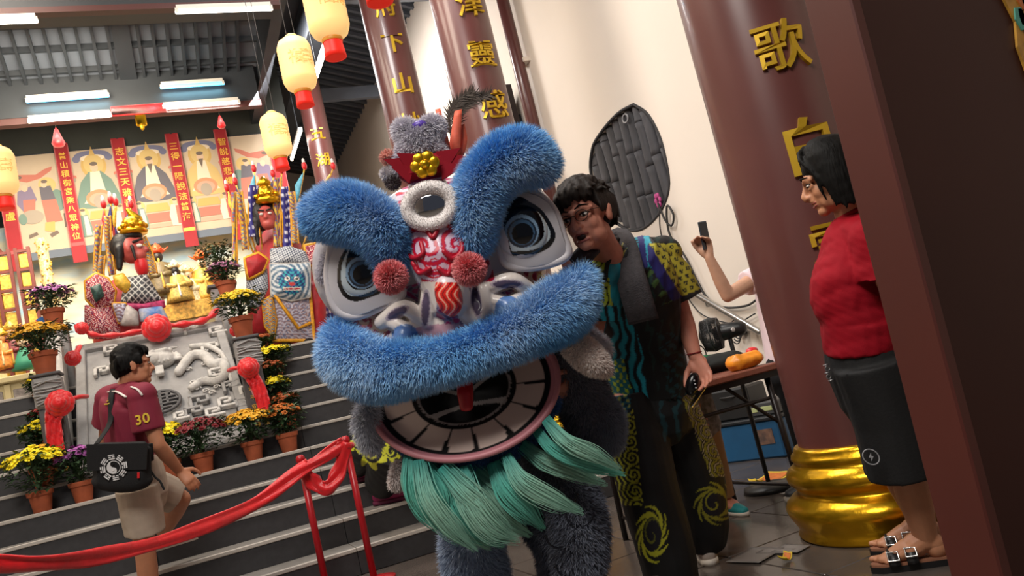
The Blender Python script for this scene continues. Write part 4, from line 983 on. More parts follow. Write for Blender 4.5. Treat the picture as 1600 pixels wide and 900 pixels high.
c = np.tile(tooth, (len(V), 1)).astype(float); c = mixc(c, np.tile(rgb('#b9988f'), (len(V), 1)), np.clip((rho-.75)*1.2, 0, 1))
gaps = []
for gx, gy in ((601, 663), (655, 680), (699, 691), (741, 684), (783, 663), (818, 633), (850, 595)):
    gd = np.array([gx, gy])-jc; gaps.append(math.degrees(math.atan2(gd@jb/JY, gd@ja/JX)))
for ga in gaps:
    dth = np.abs((th-ga+180) % 360-180)*math.pi/180*rho
    wdt = .008+.042*np.clip((rho-.55)/.4, 0, 1)**1.6; c[(dth < wdt) & (rho > .56) & (rho < .95)] = black
c[(rho > .885-.05*np.abs(U)**3) & (rho <= .93)] = black
c[rho > .925] = rim
c[rho < .56] = black
inn = rho < .47; sw = np.sin(9*np.abs(U)+2.2*np.sin(11*W+3*np.abs(U)))
ci = np.where((sw > .78)[:, None], rgb('#b9b4b2'), black); c[inn] = ci[inn]; ring = (rho > .47) & (rho < .50); c[ring] = rgb('#a39a98')
paint(jm, c); jaw = link('lower_jaw', jm, M_paint, lion, label='open lower jaw board with broad white teeth')
md_ = jaw.modifiers.new('s', 'SOLIDIFY'); md_.thickness = .012
A = np.linspace(0, math.pi*2, 120)
g = MB(); g.tube([V[nr*na+int(j) % na] for j in np.linspace(0, na, 81)[:-1]], .011, 10, closed=True); g.build('jaw_rim', mat('pink_rim', '#c58089', .5), jaw, label='pink jaw rim')
tg = MB(); tg.tube([LP(726, 590, .06), LP(727, 615, .08), LP(729, 638, .09)], [.028, .030, .024], 14, flat=.5, ref=-FW); link('tongue', remesh(tg, .005, 2), mat('tongue_red', '#a5101a', .35), lion, label='red tongue')
# jaw underside roll and beard
P, r = pxpath([(606, 668, -.06, 8), (645, 704, -.03, 13), (700, 722, .0, 16), (760, 716, -.0, 18), (820, 680, -.04, 18), (862, 628, -.08, 14)], 30)
fur_tube('chin_roll', P, r, lion, 9000, .02, .0014, '#1c5a9c', '#3f86c4', 31, '#1d5590', bend=(0, 0, -.5))
M_beard = mat('beard_fibre', attr=True, rough=.6, sheen=.4)
locks = [((642, 712), (648, 755), (668, 800), (722, 850), 15), ((655, 718), (668, 775), (705, 825), (748, 862), 15), ((672, 725), (684, 780), (722, 828), (770, 858), 17), ((700, 730), (712, 785), (745, 825), (790, 855), 17), ((720, 730), (735, 785), (772, 830), (815, 845), 16), ((748, 728), (758, 770), (792, 815), (832, 838), 16), ((772, 722), (790, 765), (825, 800), (852, 828), 15), ((790, 712), (815, 755), (868, 785), (915, 802), 12), ((815, 695), (850, 720), (900, 738), (950, 758), 12), ((838, 672), (868, 705), (925, 728), (978, 742), 10), ((852, 655), (885, 690), (930, 712), (972, 735), 9), ((640, 705), (638, 740), (646, 775), (668, 812), 12), ((660, 722), (690, 765), (700, 800), (735, 838), 13), ((690, 728), (725, 770), (760, 800), (800, 835), 14), ((735, 728), (770, 760), (805, 790), (838, 815), 12)]
bd = thing_part = bpy.data.objects.new('beard', None)
COL.objects.link(bd); bd.location = tuple(LP(720, 720, .05)); adopt(bd, lion); bd['label'] = 'long aqua beard of loose locks'
rs = np.random.RandomState(5)
for k, (a, b, c2, d2, wd) in enumerate(locks):
    zf = .07+.05*math.sin(k*2.1); S = spline([LP(*a, zf), LP(*b, zf+.04), LP(*c2, zf+.03), LP(*d2, zf-.01)], 14); g = MB(); T = np.gradient(S, axis=0); cols = []
    nst = 140
    for s_ in range(nst):
        o1 = rs.randn(2)*.33; o1 = np.clip(o1, -1, 1); n0 = 14; e0 = rs.uniform(.72, 1.0); ph = rs.rand()*6
        pts = []
        for i in range(n0):
            f_ = i/(n0-1)*e0; ii = f_*(n0-1); i0_ = min(n0-2, int(ii)); p = S[i0_]+(S[i0_+1]-S[i0_])*(ii-i0_)
            t_ = T[i0_]/np.linalg.norm(T[i0_]); sd = np.cross(t_, EZ); prof = (.55+1.1*math.sin(math.pi*min(1, f_*.8+.1)))*(1-.5*max(0, f_-.7)/.3)
            pts.append(p+sd*(o1[0]*wd*PM*prof+.004*math.sin(f_*7+ph))+EZ*o1[1]*.02)
        w_ = .0022; vv = []
        for i, p in enumerate(pts): sd = np.cross(T[min(i, n0-1)]/np.linalg.norm(T[min(i, n0-1)]), EZ); ww = w_*(1-.7*i/(n0-1)); vv += [p-sd*ww, p+sd*ww]
        g.add(vv, [(2*i, 2*i+1, 2*i+3, 2*i+2) for i in range(n0-1)])
        cr, cm = rgb('#0f8a80'), rgb('#93c4ae') if k % 3 else rgb('#5fb8a4'); ct = rgb('#3fa892')
        jit = rs.uniform(.8, 1.2)
        for i in range(n0):
            f_ = i/(n0-1); cc = cr*(1-min(1, f_*1.9))+cm*min(1, f_*1.9); cc = cc*(1-max(0, f_-.6)*.6)+ct*max(0, f_-.6)*.6; cols += [cc*jit, cc*jit]
    me = g.mesh('beard_lock'); paint(me, np.array(cols)); link('beard_lock', me, M_beard, bd, smooth=False)
# tufts, ears and body drape
for nm, pts, n_, cr, ct, L, lb in (('ear_tuft', [(575, 640, .0, 12), (572, 665, .0, 14), (580, 695, -.02, 10)], 5000, '#b9bccb', '#e4e6ee', .035, 'white fluffy side tuft'), ('ear', [(900, 540, .04, 22), (925, 562, .06, 22), (945, 577, .04, 12)], 5000, '#e2d2ca', '#fbf3ee', .018, 'pale pink fleecy ear'),
        ('ear_tuft', [(905, 520, -.03, 12), (925, 535, -.04, 14), (942, 545, -.06, 10)], 4000, '#d0d0da', '#f2f2f6', .03, 'white fluffy tuft over the ear'), ('ear_tuft', [(622, 730, .0, 8), (620, 755, .0, 10)], 2000, '#c9b8b4', '#ece2de', .02, 'small white tuft at beard side'),
        ('ear_tuft', [(515, 405, -.02, 10), (508, 430, -.02, 12)], 1800, '#c4c0cc', '#e6e2ec', .02, 'pale tuft beside left eye')):
    P, r = pxpath(pts, 10); o = fur_tube(nm, P, r, lion, n_, L, .0014, cr, ct, int(pts[0][0]), cr, bend=(0, 0, -.3), wild=.5, voxel=.008); o['label'] = lb
for pts, n_, cr, ct, lb, sd in (([(880, 560, -.22, 40), (905, 610, -.25, 44), (925, 660, -.28, 40), (940, 690, -.3, 28)], 16000, '#686c7a', '#a6acbe', 'grey fleece collar of the lion body', 41), ([(930, 625, -.24, 18), (950, 655, -.24, 24), (955, 690, -.26, 18)], 7000, '#7c8494', '#b4c0d6', 'pale blue grey fleece edge', 42),
        ([(850, 700, -.16, 40), (885, 760, -.15, 42), (905, 820, -.12, 44), (905, 880, -.1, 42)], 18000, '#4a4e5c', '#868ea2', 'dark grey scalloped fleece apron', 43)):
    P, r = pxpath(pts, 16); o = fur_tube('body_fleece', P, r, lion, n_, .03, .0015, cr, ct, sd, cr, bend=(0, 0, -.3), wild=.5, voxel=.014); o['label'] = lb
M_band = mat('scallop_sequin', '#2a2c36', .25, metal=.5)
for cx, cy in ((880, 770), (905, 800), (875, 835), (910, 850), (890, 880)):
    S = [LP(cx+22*math.cos(a), cy+22*math.sin(a), -.02) for a in np.linspace(.1, math.pi-.1, 12)]; MB().tube(S, .004, 6).build('scallop_trim', M_band, lion)
# black body behind the mouth, standing in for the shade inside the head
g = MB(); g.ell(LP(760, 610, -.34), (.30, .26, .22), rot=EROT); link('inner_shade', remesh(g, .02, 1), mat('inner_shade_black', '#0d0b0d', .9), lion)
# ------------------------------------------------------------------ people
M_skin = mat('skin_warm', '#cf8a74', .5, var=.05, scale=30, bump=.03, bscale=180, sss=.08)
M_skin2 = mat('skin_tan', '#b67a5a', .5, var=.05, scale=30, bump=.03, bscale=180, sss=.08)
M_hair = mat('black_hair', '#0a0807', .6, spec=.15, var=.4, scale=120, stretch=(1, 1, .15), bump=.2)
M_hairb = mat('brown_black_hair', '#1e1612', .6, spec=.25, var=.4, scale=120, stretch=(1, 1, .15), bump=.2)
M_eyew = mat('eye_white', '#d8d0c8', .25); M_iris = mat('eye_dark', '#1a0f0b', .15); M_lip = mat('lip', '#9a5048', .45); M_mouth = mat('mouth_dark', '#2a0c0c', .6)
def nz_(v): v = np.asarray(v, float); return v/(np.linalg.norm(v)+1e-12)
class Person:
    def __init__(s, name, label, J, fwd, head_fwd, head_up=None, hs=1.0, loc=None):
        s.J = {k: np.asarray(v, float) for k, v in J.items()}; s.fwd = nz_(fwd); s.hf = nz_(head_fwd); s.hs = hs
        hu = np.asarray(head_up if head_up is not None else (0, 0, 1.)); hu = hu-s.hf*(hu@s.hf); s.hu = nz_(hu); s.hl = np.cross(s.hu, s.hf)
        p = s.J['pelvis']; s.t = thing('person', label, 'person', loc if loc is not None else (p[0], p[1], 0)); s.g = MB()
    def H(s, l, f, u): return s.J['head']+(s.hl*l+s.hf*f+s.hu*u)*s.hs
    def head(s, mouth_open=False):
        g, H, hs = s.g, s.H, s.hs; ro = np.stack([s.hl, s.hf, s.hu], 1)
        g.ell(H(0, -.012, .038), np.array([.074, .094, .088])*hs, rot=ro, nu=28, nv=18)
        g.ell(H(0, .022, -.040), np.array([.058, .066, .074])*hs, rot=ro, nu=24, nv=16)
        g.ell(H(0, .066, -.096), np.array([.026, .022, .020])*hs, rot=ro)
        for q in (-1, 1):
            g.ell(H(q*.033, .046, -.030), np.array([.025, .032, .032])*hs, rot=ro)
            g.ell(H(q*.036, .022, -.066), np.array([.021, .045, .036])*hs, rot=ro)
            g.tube([H(q*.012, .088, .019), H(q*.034, .083, .026), H(q*.056, .062, .018)], np.array([.009, .011, .009])*hs, 8)
            g.ell(H(q*.076, -.012, -.008), np.array([.010, .020, .032])*hs, rot=ro); g.ell(H(q*.079, -.016, .006), np.array([.009, .019, .021])*hs, rot=ro)
            g.ell(H(q*.012, .094, -.034), np.array([.010, .012, .009])*hs, rot=ro)
            g.tube([H(q*.018, .078, -.006), H(q*.034, .080, -.012), H(q*.050, .068, -.004)], np.array([.006, .007, .006])*hs, 8)
            g.tube([H(q*.018, .080, .010), H(q*.034, .082, .014), H(q*.050, .070, .008)], np.array([.005, .006, .005])*hs, 8)
        g.tube([H(0, .084, .022), H(0, .096, -.004), H(0, .108, -.026), H(0, .104, -.036)], np.array([.009, .009, .012, .011])*hs, 10)
        g.tube([H(-.016, .088, -.05), H(0, .092, -.049), H(.016, .088, -.05)], .007*hs, 8)
        dz = -.012 if mouth_open else 0
        g.tube([H(-.024, .076, -.060), H(-.008, .088, -.056), H(.008, .088, -.056), H(.024, .076, -.060)], .0058*hs, 8)
        g.tube([H(-.022, .076, -.070+dz), H(0, .087, -.073+dz), H(.022, .076, -.070+dz)], .0068*hs, 8)
        g.tube([s.J['neck']-s.hu*.03, s.J['neck']*.5+H(0, -.02, -.07)*.5, H(0, -.018, -.05)], np.array([.062, .054, .055])*hs, 18)
        return s
    def face(s, mouth_open=False, brow=True, closed=False):
        H, hs, t = s.H, s.hs, s.t; ro = np.stack([s.hl, s.hf, s.hu], 1)
        for q in (-1, 1):
            e = MB().ell(H(q*.034, .0755, .001), np.array([.0145, .012, .0058])*hs, rot=ro, nu=16, nv=10).build('eye', M_eyew, t)
            MB().ell(H(q*.034+.0, .0835, .0005), np.array([.0062, .0050, .0062])*hs, rot=ro, nu=12, nv=8).build('iris', M_iris, e, label='dark iris')
            MB().tube([H(q*.018, .082, .004), H(q*.034, .0865, .0085), H(q*.052, .073, .004)], .0022*hs, 6).build('eyelid', M_iris, e)
            if brow:
                MB().tube([H(q*.014, .091, .026), H(q*.034, .094, .034), H(q*.058, .072, .028)], np.array([.004, .005, .002])*hs, 8, flat=.6).build('eyebrow', M_hair, t)
        lp = MB(); dz = -.012 if mouth_open else 0
        lp.tube([H(-.024, .0785, -.060), H(-.008, .0915, -.0565), H(0, .0905, -.058), H(.008, .0915, -.0565), H(.024, .0785, -.060)], .0045*hs, 8)
        lp.tube([H(-.022, .0785, -.069+dz), H(0, .0905, -.071+dz), H(.022, .0785, -.069+dz)], .0050*hs, 8); lp.build('lips', M_lip, t)
        if mouth_open: MB().ell(H(0, .083, -.067), np.array([.017, .009, .010])*hs, rot=ro).build('open_mouth', M_mouth, t)
    def torso(s, grow=0., w=(.15, .135, .165, .15, .075), flat=.64):
        J = s.J; lat = np.cross(s.fwd, (0, 0, 1.))
        sp_ = [J['pelvis']-nz_(J['belly']-J['pelvis'])*.04, J['pelvis'], J['belly'], J['chest'], J['neck']*.55+J['chest']*.45, J['neck']*.9+J['chest']*.1]
        S = spline(sp_, 18); ww = np.interp(np.linspace(0, 5, 18), range(6), [w[0]*.9, w[0], w[1], w[2], w[3]*.92, w[4]])+grow
        s.g.tube(S, ww, 24, ref=s.fwd, flat=flat)
        for k in 'LR':
            s.g.tube([J['chest']*.45+J['neck']*.55, J['sh'+k]], [.075+grow, .058+grow], 14)
        return s
    def arm(s, k, grow=0., r=(.052, .040, .027)):
        J = s.J; a, b, c = J['sh'+k], J['el'+k], J['wr'+k]
        s.g.tube([a, a*.5+b*.5, b], [r[0]+grow, r[0]*.92+grow, r[1]+grow], 16); s.g.tube([b, b*.65+c*.35, c], [r[1]+grow, r[1]*1.02+grow, r[2]+grow], 16)
        return s
    def leg(s, k, r=(.088, .056, .038), foot=True):
        J = s.J; a, b, c = J['hip'+k], J['kn'+k], J['an'+k]
        s.g.tube([a, a*.5+b*.5, b], [r[0], r[0]*.85, r[1]], 18); s.g.tube([b, b*.68+c*.32, c], [r[1], r[1]*1.02, r[2]], 18)
        if foot:
            t_ = J['toe'+k]; d = nz_(t_-c)
            s.g.tube([c-np.array([0, 0, .01]), c*.5+t_*.5+np.array([0, 0, .0]), t_], [.040, .040, .026], 14, flat=[.9, .75, .6], ref=None)
            s.g.ell(c-d*.025-np.array([0, 0, .03]), (.035, .035, .035))
        return s
    def hand(s, k, dirv, palm_n, thumb_side, curl=.4, spread=.10, sc=1.0, curls=None, thumb=None):
        """palm and five separate bent fingers; palm_n is the way the palm faces, thumb_side the side of the thumb"""
        w_ = s.J['wr'+k]; d = nz_(dirv); n = np.asarray(palm_n, float); n = nz_(n-d*(n@d)); tsd = np.cross(n, d); 
        if tsd@np.asarray(thumb_side, float) < 0: tsd = -tsd
        g = s.g; ro = np.stack([tsd, d, n], 1); s.hd = getattr(s, 'hd', {}); s.hd[k] = (w_, d, n, tsd)
        g.tube([w_, w_+d*.045*sc, w_+d*.085*sc], np.array([.026, .036, .039])*sc, 14, ref=n, flat=[.85, .45, .38])
        g.ell(w_+d*.035*sc+tsd*.022*sc+n*.008*sc, np.array([.018, .030, .016])*sc, rot=ro)
        for i, (o, L) in enumerate(((.029, .072), (.010, .080), (-.010, .074), (-.028, .058))):
            c = curls[i] if curls else curl; p = w_+d*(.085-.004*abs(i-1))*sc+tsd*o*sc; a = spread*(1.2-i*.8)
            d0 = nz_(d+tsd*a*.6); pts = [p-d0*.02*sc]; cur = d0; rr = [.0098, .0095]
            pts.append(p)
            for j, q in enumerate((.46, .30, .24)):
                an = c*(1.1 if j == 0 else 1.3); cur = nz_(cur*math.cos(an)+n*math.sin(an)); 
                nn = n*math.cos(an)-d0*math.sin(an)
                pts.append(pts[-1]+cur*L*q*sc); rr.append((.0088, .0080, .0070)[j])
                # rotate the bend frame on
                cur = nz_(cur)
            g.tube(pts, np.array(rr)*sc, 10)
        tp = thumb or (.9, .5, .25)
        b0 = w_+d*.022*sc+tsd*.024*sc; t1 = b0+nz_(tsd*tp[0]+d*tp[1]+n*tp[2])*.042*sc; t2 = t1+nz_(tsd*tp[0]*.45+d*.85+n*(tp[2]+.15))*.032*sc; t3 = t2+nz_(d*.9+n*(.3+tp[2])+tsd*tp[0]*.1)*.024*sc
        g.tube([b0, t1, t2, t3], np.array([.016, .0125, .0105, .0085])*sc, 10)
        return s
    def build_body(s, voxel=.0055, m=None, smooth=2): return link('body', remesh(s.g, voxel, smooth, .4), m or M_skin, s.t, label='bare skin of face and limbs')

def hair_cap(P, locks, voxel=.006, m=None, label=None):
    """locks: list of (points in head frame, radii) over a cap"""
    g = MB(); ro = np.stack([P.hl, P.hf, P.hu], 1)
    for c, r in locks['cap']: g.ell(P.H(*c), np.array(r)*P.hs, rot=ro, nu=24, nv=16)
    for pts, r in locks['locks']: S = spline([P.H(*p) for p in pts], 7); g.tube(S, np.linspace(r[0], r[1], 7)*P.hs, 7)
    o = link('hair', remesh(g, voxel, 1, .35), m or M_hair, P.t, label=label); return o
def short_hair(seed, n=130, fringe=True, L=.035, top=.03):
    rr = random.Random(seed); lk = []
    for i in range(n):
        a = rr.uniform(0, 6.283); e = rr.uniform(.15, 1.0)
        x, y, z = .078*math.cos(a)*math.cos(e*1.45), -.016+.098*math.sin(a)*math.cos(e*1.45), .040+.092*math.sin(e*1.45)
        if y > .055 and z < .085: continue
        if z < .02+.05*max(0, y/.08): continue
        nx, ny, nz2 = x/.078, (y+.016)/.098, (z-.04)/.092
        s1 = rr.uniform(-.5, .5); tx, ty = -ny*s1+rr.uniform(-.4, .4), nx*s1+rr.uniform(-.1, .7)
        p0 = (x*.97, y*.97, z); p1 = (x+(nx*.5+tx)*L*.5, y+(ny*.4+ty)*L*.5, z+(nz2*.5+.1)*L*.5); p2 = (x+(nx*.35+tx)*L, y+(ny*.3+ty)*L, z+(nz2*.2-.15)*L)
        lk.append(((p0, p1, p2), (.011, .003)))
    if fringe:
        for i in range(26):
            x = -.066+.132*i/25; yy = .070-7.5*x*x; lk.append((((x*.8, yy-.03, .112), (x+rr.uniform(-.008, .008), yy+.020, .090), (x*1.05+rr.uniform(-.014, .014), yy+.020, .052+rr.uniform(-.012, .012))), (.013, .003)))
    for q in (-1, 1):
        for i in range(9): y = -.085+.115*i/8; lk.append((((q*.072, y, .05), (q*.080, y+.004, .02), (q*.078, y+.01, -.006-(.03 if y < -.02 else 0)+rr.uniform(-.006, .006))), (.012, .003)))
    for i in range(12): x = -.06+.12*i/11; lk.append((((x, -.095, .03), (x, -.100, -.01), (x*.95, -.088, -.055+rr.uniform(-.008, .008))), (.014, .004)))
    return dict(cap=[((0, -.018, .052), (.081, .096, .086)), ((0, -.045, .01), (.076, .066, .07))], locks=lk)
def cloth(name, P, parts, voxel, mats_, label=None, wr=.004, wscale=9., seed=1, smooth=3, painter=None, wdir=None):
    """garment: tubes and ellipsoids merged into one skin, with soft folds"""
    g = MB()
    for p in parts:
        if p[0] == 't': g.tube(p[1], p[2], 22, cap=p[4] if len(p) > 4 else 'flat', ref=p[5] if len(p) > 5 else None, flat=p[3] if len(p) > 3 else 1.)
        elif p[0] == 'e': g.ell(p[1], p[2], rot=p[3] if len(p) > 3 else None, nu=22, nv=14)
    me = remesh(g, voxel, smooth); c = coords(me); n = normals(me)
    if wr:
        st = np.array(wdir if wdir is not None else (1, 1, .55)); f = vnoise(c*st, wscale, seed)+.5*vnoise(c*st, wscale*2.3, seed+3); f = np.where(f > 0, f*.6, f)
        set_coords(me, c+n*(f*wr)[:, None])
    if painter: paint(me, painter(coords(me)))
    return link(name, me, mats_, P.t, label=label)
def JD(px, py, d): return at_d(px, py, d)
RTH = np.array([RT[0], RT[1], 0])/np.hypot(RT[0], RT[1]); FWH = np.array([FW[0], FW[1], 0])/np.hypot(FW[0], FW[1]); UZ = np.array([0, 0, 1.])

# --- 1. young man in the printed shirt, leaning in to shout at the lion
hd = -RTH*.56-FWH*.82-UZ*.08
J = dict(head=JD(917, 339, 3.02), neck=JD(950, 398, 3.16), chest=JD(985, 440, 3.26), belly=JD(1000, 540, 3.44), pelvis=JD(1012, 615, 3.52),
    shL=JD(1033, 398, 3.36), elL=JD(1064, 486, 3.36), wrL=JD(1086, 556, 3.30), shR=JD(938, 432, 3.14), elR=JD(925, 530, 3.22), wrR=JD(895, 585, 3.10),
    hipR=JD(985, 630, 3.48), knR=JD(1012, 770, 3.38), anR=JD(1050, 935, 3.34), toeR=JD(1035, 965, 3.22), hipL=JD(1042, 628, 3.60), knL=JD(1090, 750, 3.62), anL=JD(1100, 862, 3.74), toeL=JD(1112, 893, 3.60))
J['toeL'][2] = .03; J['anL'][2] = max(J['anL'][2], .10); J['toeR'][2] = .03; J['anR'][2] = .09
Pm = Person('person', 'young man with glasses and grey towel in a printed black, teal and yellow shirt', J, -FWH*.85-RTH*.45, hd, UZ-RTH*.05, hs=1.08)
Pm.head(True).torso().arm('L').arm('R').leg('L').leg('R')
hdn = nz_(J['wrL']-J['elL'])
Pm.hand('L', hdn*.9+RTH*.12, -RTH*.35-FWH*.5-UZ*.2, -RTH, curl=.55, sc=1.05, curls=(.62, .58, .5, .42), thumb=(.75, .6, .35))
Pm.hand('R', nz_(J['wrR']-J['elR']), -RTH, UZ, curl=.5)
Pm.build_body(.0044, smooth=4); Pm.face(True)
MB().tube([J['wrL']-hdn*.012+.030*(RTH*math.cos(a)+FWH*math.sin(a)) for a in np.linspace(0, 6.283, 25)[:-1]], .0028, 6, closed=True).build('bracelet', mat('red_thread', '#7a1418', .6), Pm.t, label='thin dark red bracelet')
hair_cap(Pm, short_hair(3, 330, True, .045), m=M_hairb, label='tousled dark hair with fringe')
gl = MB()
for q in (-1, 1):
    c = Pm.H(q*.034, .101, -.002); gl.tube([c+(Pm.hl*.025*math.cos(a)+Pm.hu*.019*math.sin(a))*1.05 for a in np.linspace(0, 6.283, 25)[:-1]], .0016, 6, closed=True)
    gl.tube([Pm.H(q*.059, .099, .006), Pm.H(q*.080, .05, .008), Pm.H(q*.083, -.02, .004)], .0015, 6)
gl.tube([Pm.H(-.009, .102, .003), Pm.H(0, .105, .005), Pm.H(.009, .102, .003)], .0015, 6)
gl.build('glasses', mat('thin_metal_frame', '#3a302c', .3, metal=.7), Pm.t, label='thin rimmed glasses')
def nrm(x, y, cx, cy, rx, ry, an=0.):
    dx, dy = x-cx, y-cy; ca, sa = math.cos(an), math.sin(an); return np.hypot((dx*ca+dy*sa)/rx, (-dx*sa+dy*ca)/ry)
def shirt_paint(C):
    q = pxs(C); x, y = q[:, 0], q[:, 1]; n1 = vnoise(C, 16, 1); n2 = vnoise(C, 34, 2); wx = x+5*n1; wy = y+5*n2
    K, TL, TQ, NV, YG, OL, DG = [rgb(h) for h in ('#0c0c10', '#1a6f80', '#1fa3b8', '#1b1a5e', '#b5c936', '#a59a2a', '#12302e')]
    c = np.tile(K, (len(C), 1)).astype(float); e = wx-(y-400)*.20
    sw = np.sin((e-960)*.35+2.5*n1+.02*y); m_ = (e > 985); c[m_ & (sw > .75)] = DG
    m_ = (e > 905) & (e < 952); u_ = np.clip((y-470)/90, 0, 1); base = mixc(np.tile(YG, (len(C), 1)), np.tile(TQ, (len(C), 1)), u_); c[m_] = base[m_]
    sp = np.sin(np.hypot(wx-925, (wy % 62)-30)*.75-1.6*np.arctan2((wy % 62)-30, wx-925)); c[m_ & (sp > .45) & (y < 520)] = K
    m_ = (e > 944) & (e < 968); c[m_] = mixc(np.tile(TL, (len(C), 1)), np.tile(TQ, (len(C), 1)), (n1+.5))[m_]
    st = np.sin((e-930)*.45+(y-520)*.05+1.3*n1); m_ = (y > 478) & (e < 972); c[m_] = np.where((st > .1)[:, None], TQ, np.where((st > -.4)[:, None], rgb('#0f4f60'), K))[m_]
    m_ = (e > 966) & (e < 985) & (y < 500); r2 = np.sin(wy*.22+1.8*n1+(e-975)*.3); c[m_ & (np.abs(r2) < .22)] = OL
    m_ = (x > 975) & (y < 418) & (e < 1022)
    tz = x-(y-370)*.15; b1 = (tz > 978) & (tz < 996) & m_; c[b1] = np.where((np.sin(wx*.9)*np.sin(wy*.9) > -.1)[:, None], TQ, K)[b1]
    c[m_ & (tz >= 996) & (tz < 1006)] = NV; c[m_ & (tz >= 1006) & (tz < 1021)] = rgb('#2390a6')
    # sleeve
    s_ = x-(y-390)*.62; sl = (x > 1012) & (y > 380) & (y < 486) & (s_ > 985)
    m_ = sl & (s_ > 1000) & (s_ < 1022); c[m_] = NV
    m_ = sl & (s_ >= 1020); a_, b_ = (x*.78+y*.62)/11.5, (-x*.62+y*.78)/10.; sc_ = np.abs(((a_+.5*(np.floor(b_) % 2)) % 1)-.5)*2; fr = b_ % 1; c[m_] = np.where(((fr-.35+.5*sc_**2) % 1 < .74)[:, None], OL, K)[m_]
    m_ = sl & (s_ > 985) & (s_ <= 1000) & (np.sin(wy*.25+wx*.2) > .3); c[m_] = rgb('#3d5a2c')
    hem = (y > 470-(x-1052)*.45) & (x > 1020) & (y < 500); c[hem] = K
    m_ = (y > 560) & (e < 945); c[m_] = np.where((np.sin(wx*.5)*np.sin(wy*.42) > .25)[:, None], YG, TL)[m_]
    m_ = (e > 1000) & (y > 520); c[m_ & (np.sin(wx*.3+2*n2)*np.sin(wy*.35+2*n1) > .35)] = rgb('#0f3f48')
    return c
M_shirt = mat('printed_fabric', attr=True, rough=.65, bump=.06, bscale=300)
lat = nz_(J['shL']-J['shR']); fr_ = Pm.fwd
Tz = [J['pelvis']-UZ*.06, J['pelvis'], J['belly'], J['chest'], J['chest']*.5+J['neck']*.5, J['neck']-UZ*.005]
cloth('shirt', Pm, [('t', spline(Tz, 16), np.interp(np.linspace(0, 5, 16), range(6), [.205, .20, .185, .192, .165, .085]), .70, 'flat', fr_),
    ('t', [J['chest']*.4+J['neck']*.6, J['shL']], [.10, .078]), ('t', [J['chest']*.4+J['neck']*.6, J['shR']], [.10, .078]),
    ('e', J['shL'], (.085, .085, .08)), ('e', J['shR'], (.085, .085, .08)), ('t', [J['shL']-lat*.03, J['shL']*.5+JD(1062, 468, 3.36)*.5, JD(1062, 470, 3.36)], [.078, .090, .098]), ('t', [J['shR'], J['shR']*.4+J['elR']*.6], [.08, .10])], .0055, M_shirt, 'printed shirt with yellow, teal and black pattern', .007, 8, 2, painter=shirt_paint)
# collar and grey towel
mt = mat('grey_towel', '#4a4649', .95, var=.15, scale=60, bump=.3, bscale=220)
tw = spline([JD(900, 412, 2.99), JD(918, 392, 3.02), JD(935, 382, 3.12), JD(962, 368, 3.22), JD(975, 385, 3.14), JD(985, 430, 3.08), JD(998, 475, 3.10), JD(1006, 503, 3.14)], 40)
g = MB(); V = []; n_ = len(tw); T = np.gradient(tw, axis=0); wdt = np.interp(np.arange(n_), [0, 8, 14, 22, 30, 39], [.07, .075, .08, .10, .115, .118])
for i in range(n_):
    t_ = nz_(T[i]); f_ = np.interp(i, [0, 10, 18, 26, 39], [0, .3, .5, .2, 0]); nn = nz_(-FWH*(1-f_)-RTH*.2+UZ*f_); sd = nz_(np.cross(t_, nn))
    for j in range(9): s_ = j/8-.5; V.append(tw[i]+sd*s_*wdt[i]+nn*(.008*math.cos(s_*3)+.004*math.sin(s_*14+i*.2)))
g.add(V, [(i*9+j, i*9+j+1, (i+1)*9+j+1, (i+1)*9+j) for i in range(n_-1) for j in range(8)])
o = g.build('towel', mt, Pm.t, label='dark grey towel around the neck'); md_ = o.modifiers.new('s', 'SOLIDIFY'); md_.thickness = .012
for sg, pts in ((1, [JD(958, 395, 3.10), JD(948, 415, 3.07), JD(945, 440, 3.06)]), (-1, [JD(918, 400, 3.03), JD(925, 418, 3.03), JD(938, 440, 3.05)])): MB().tube(spline(pts, 8), [.014]*7+[.008], 8, flat=.5).build('collar', mat('black_collar', '#0c0c10', .7), Pm.t)
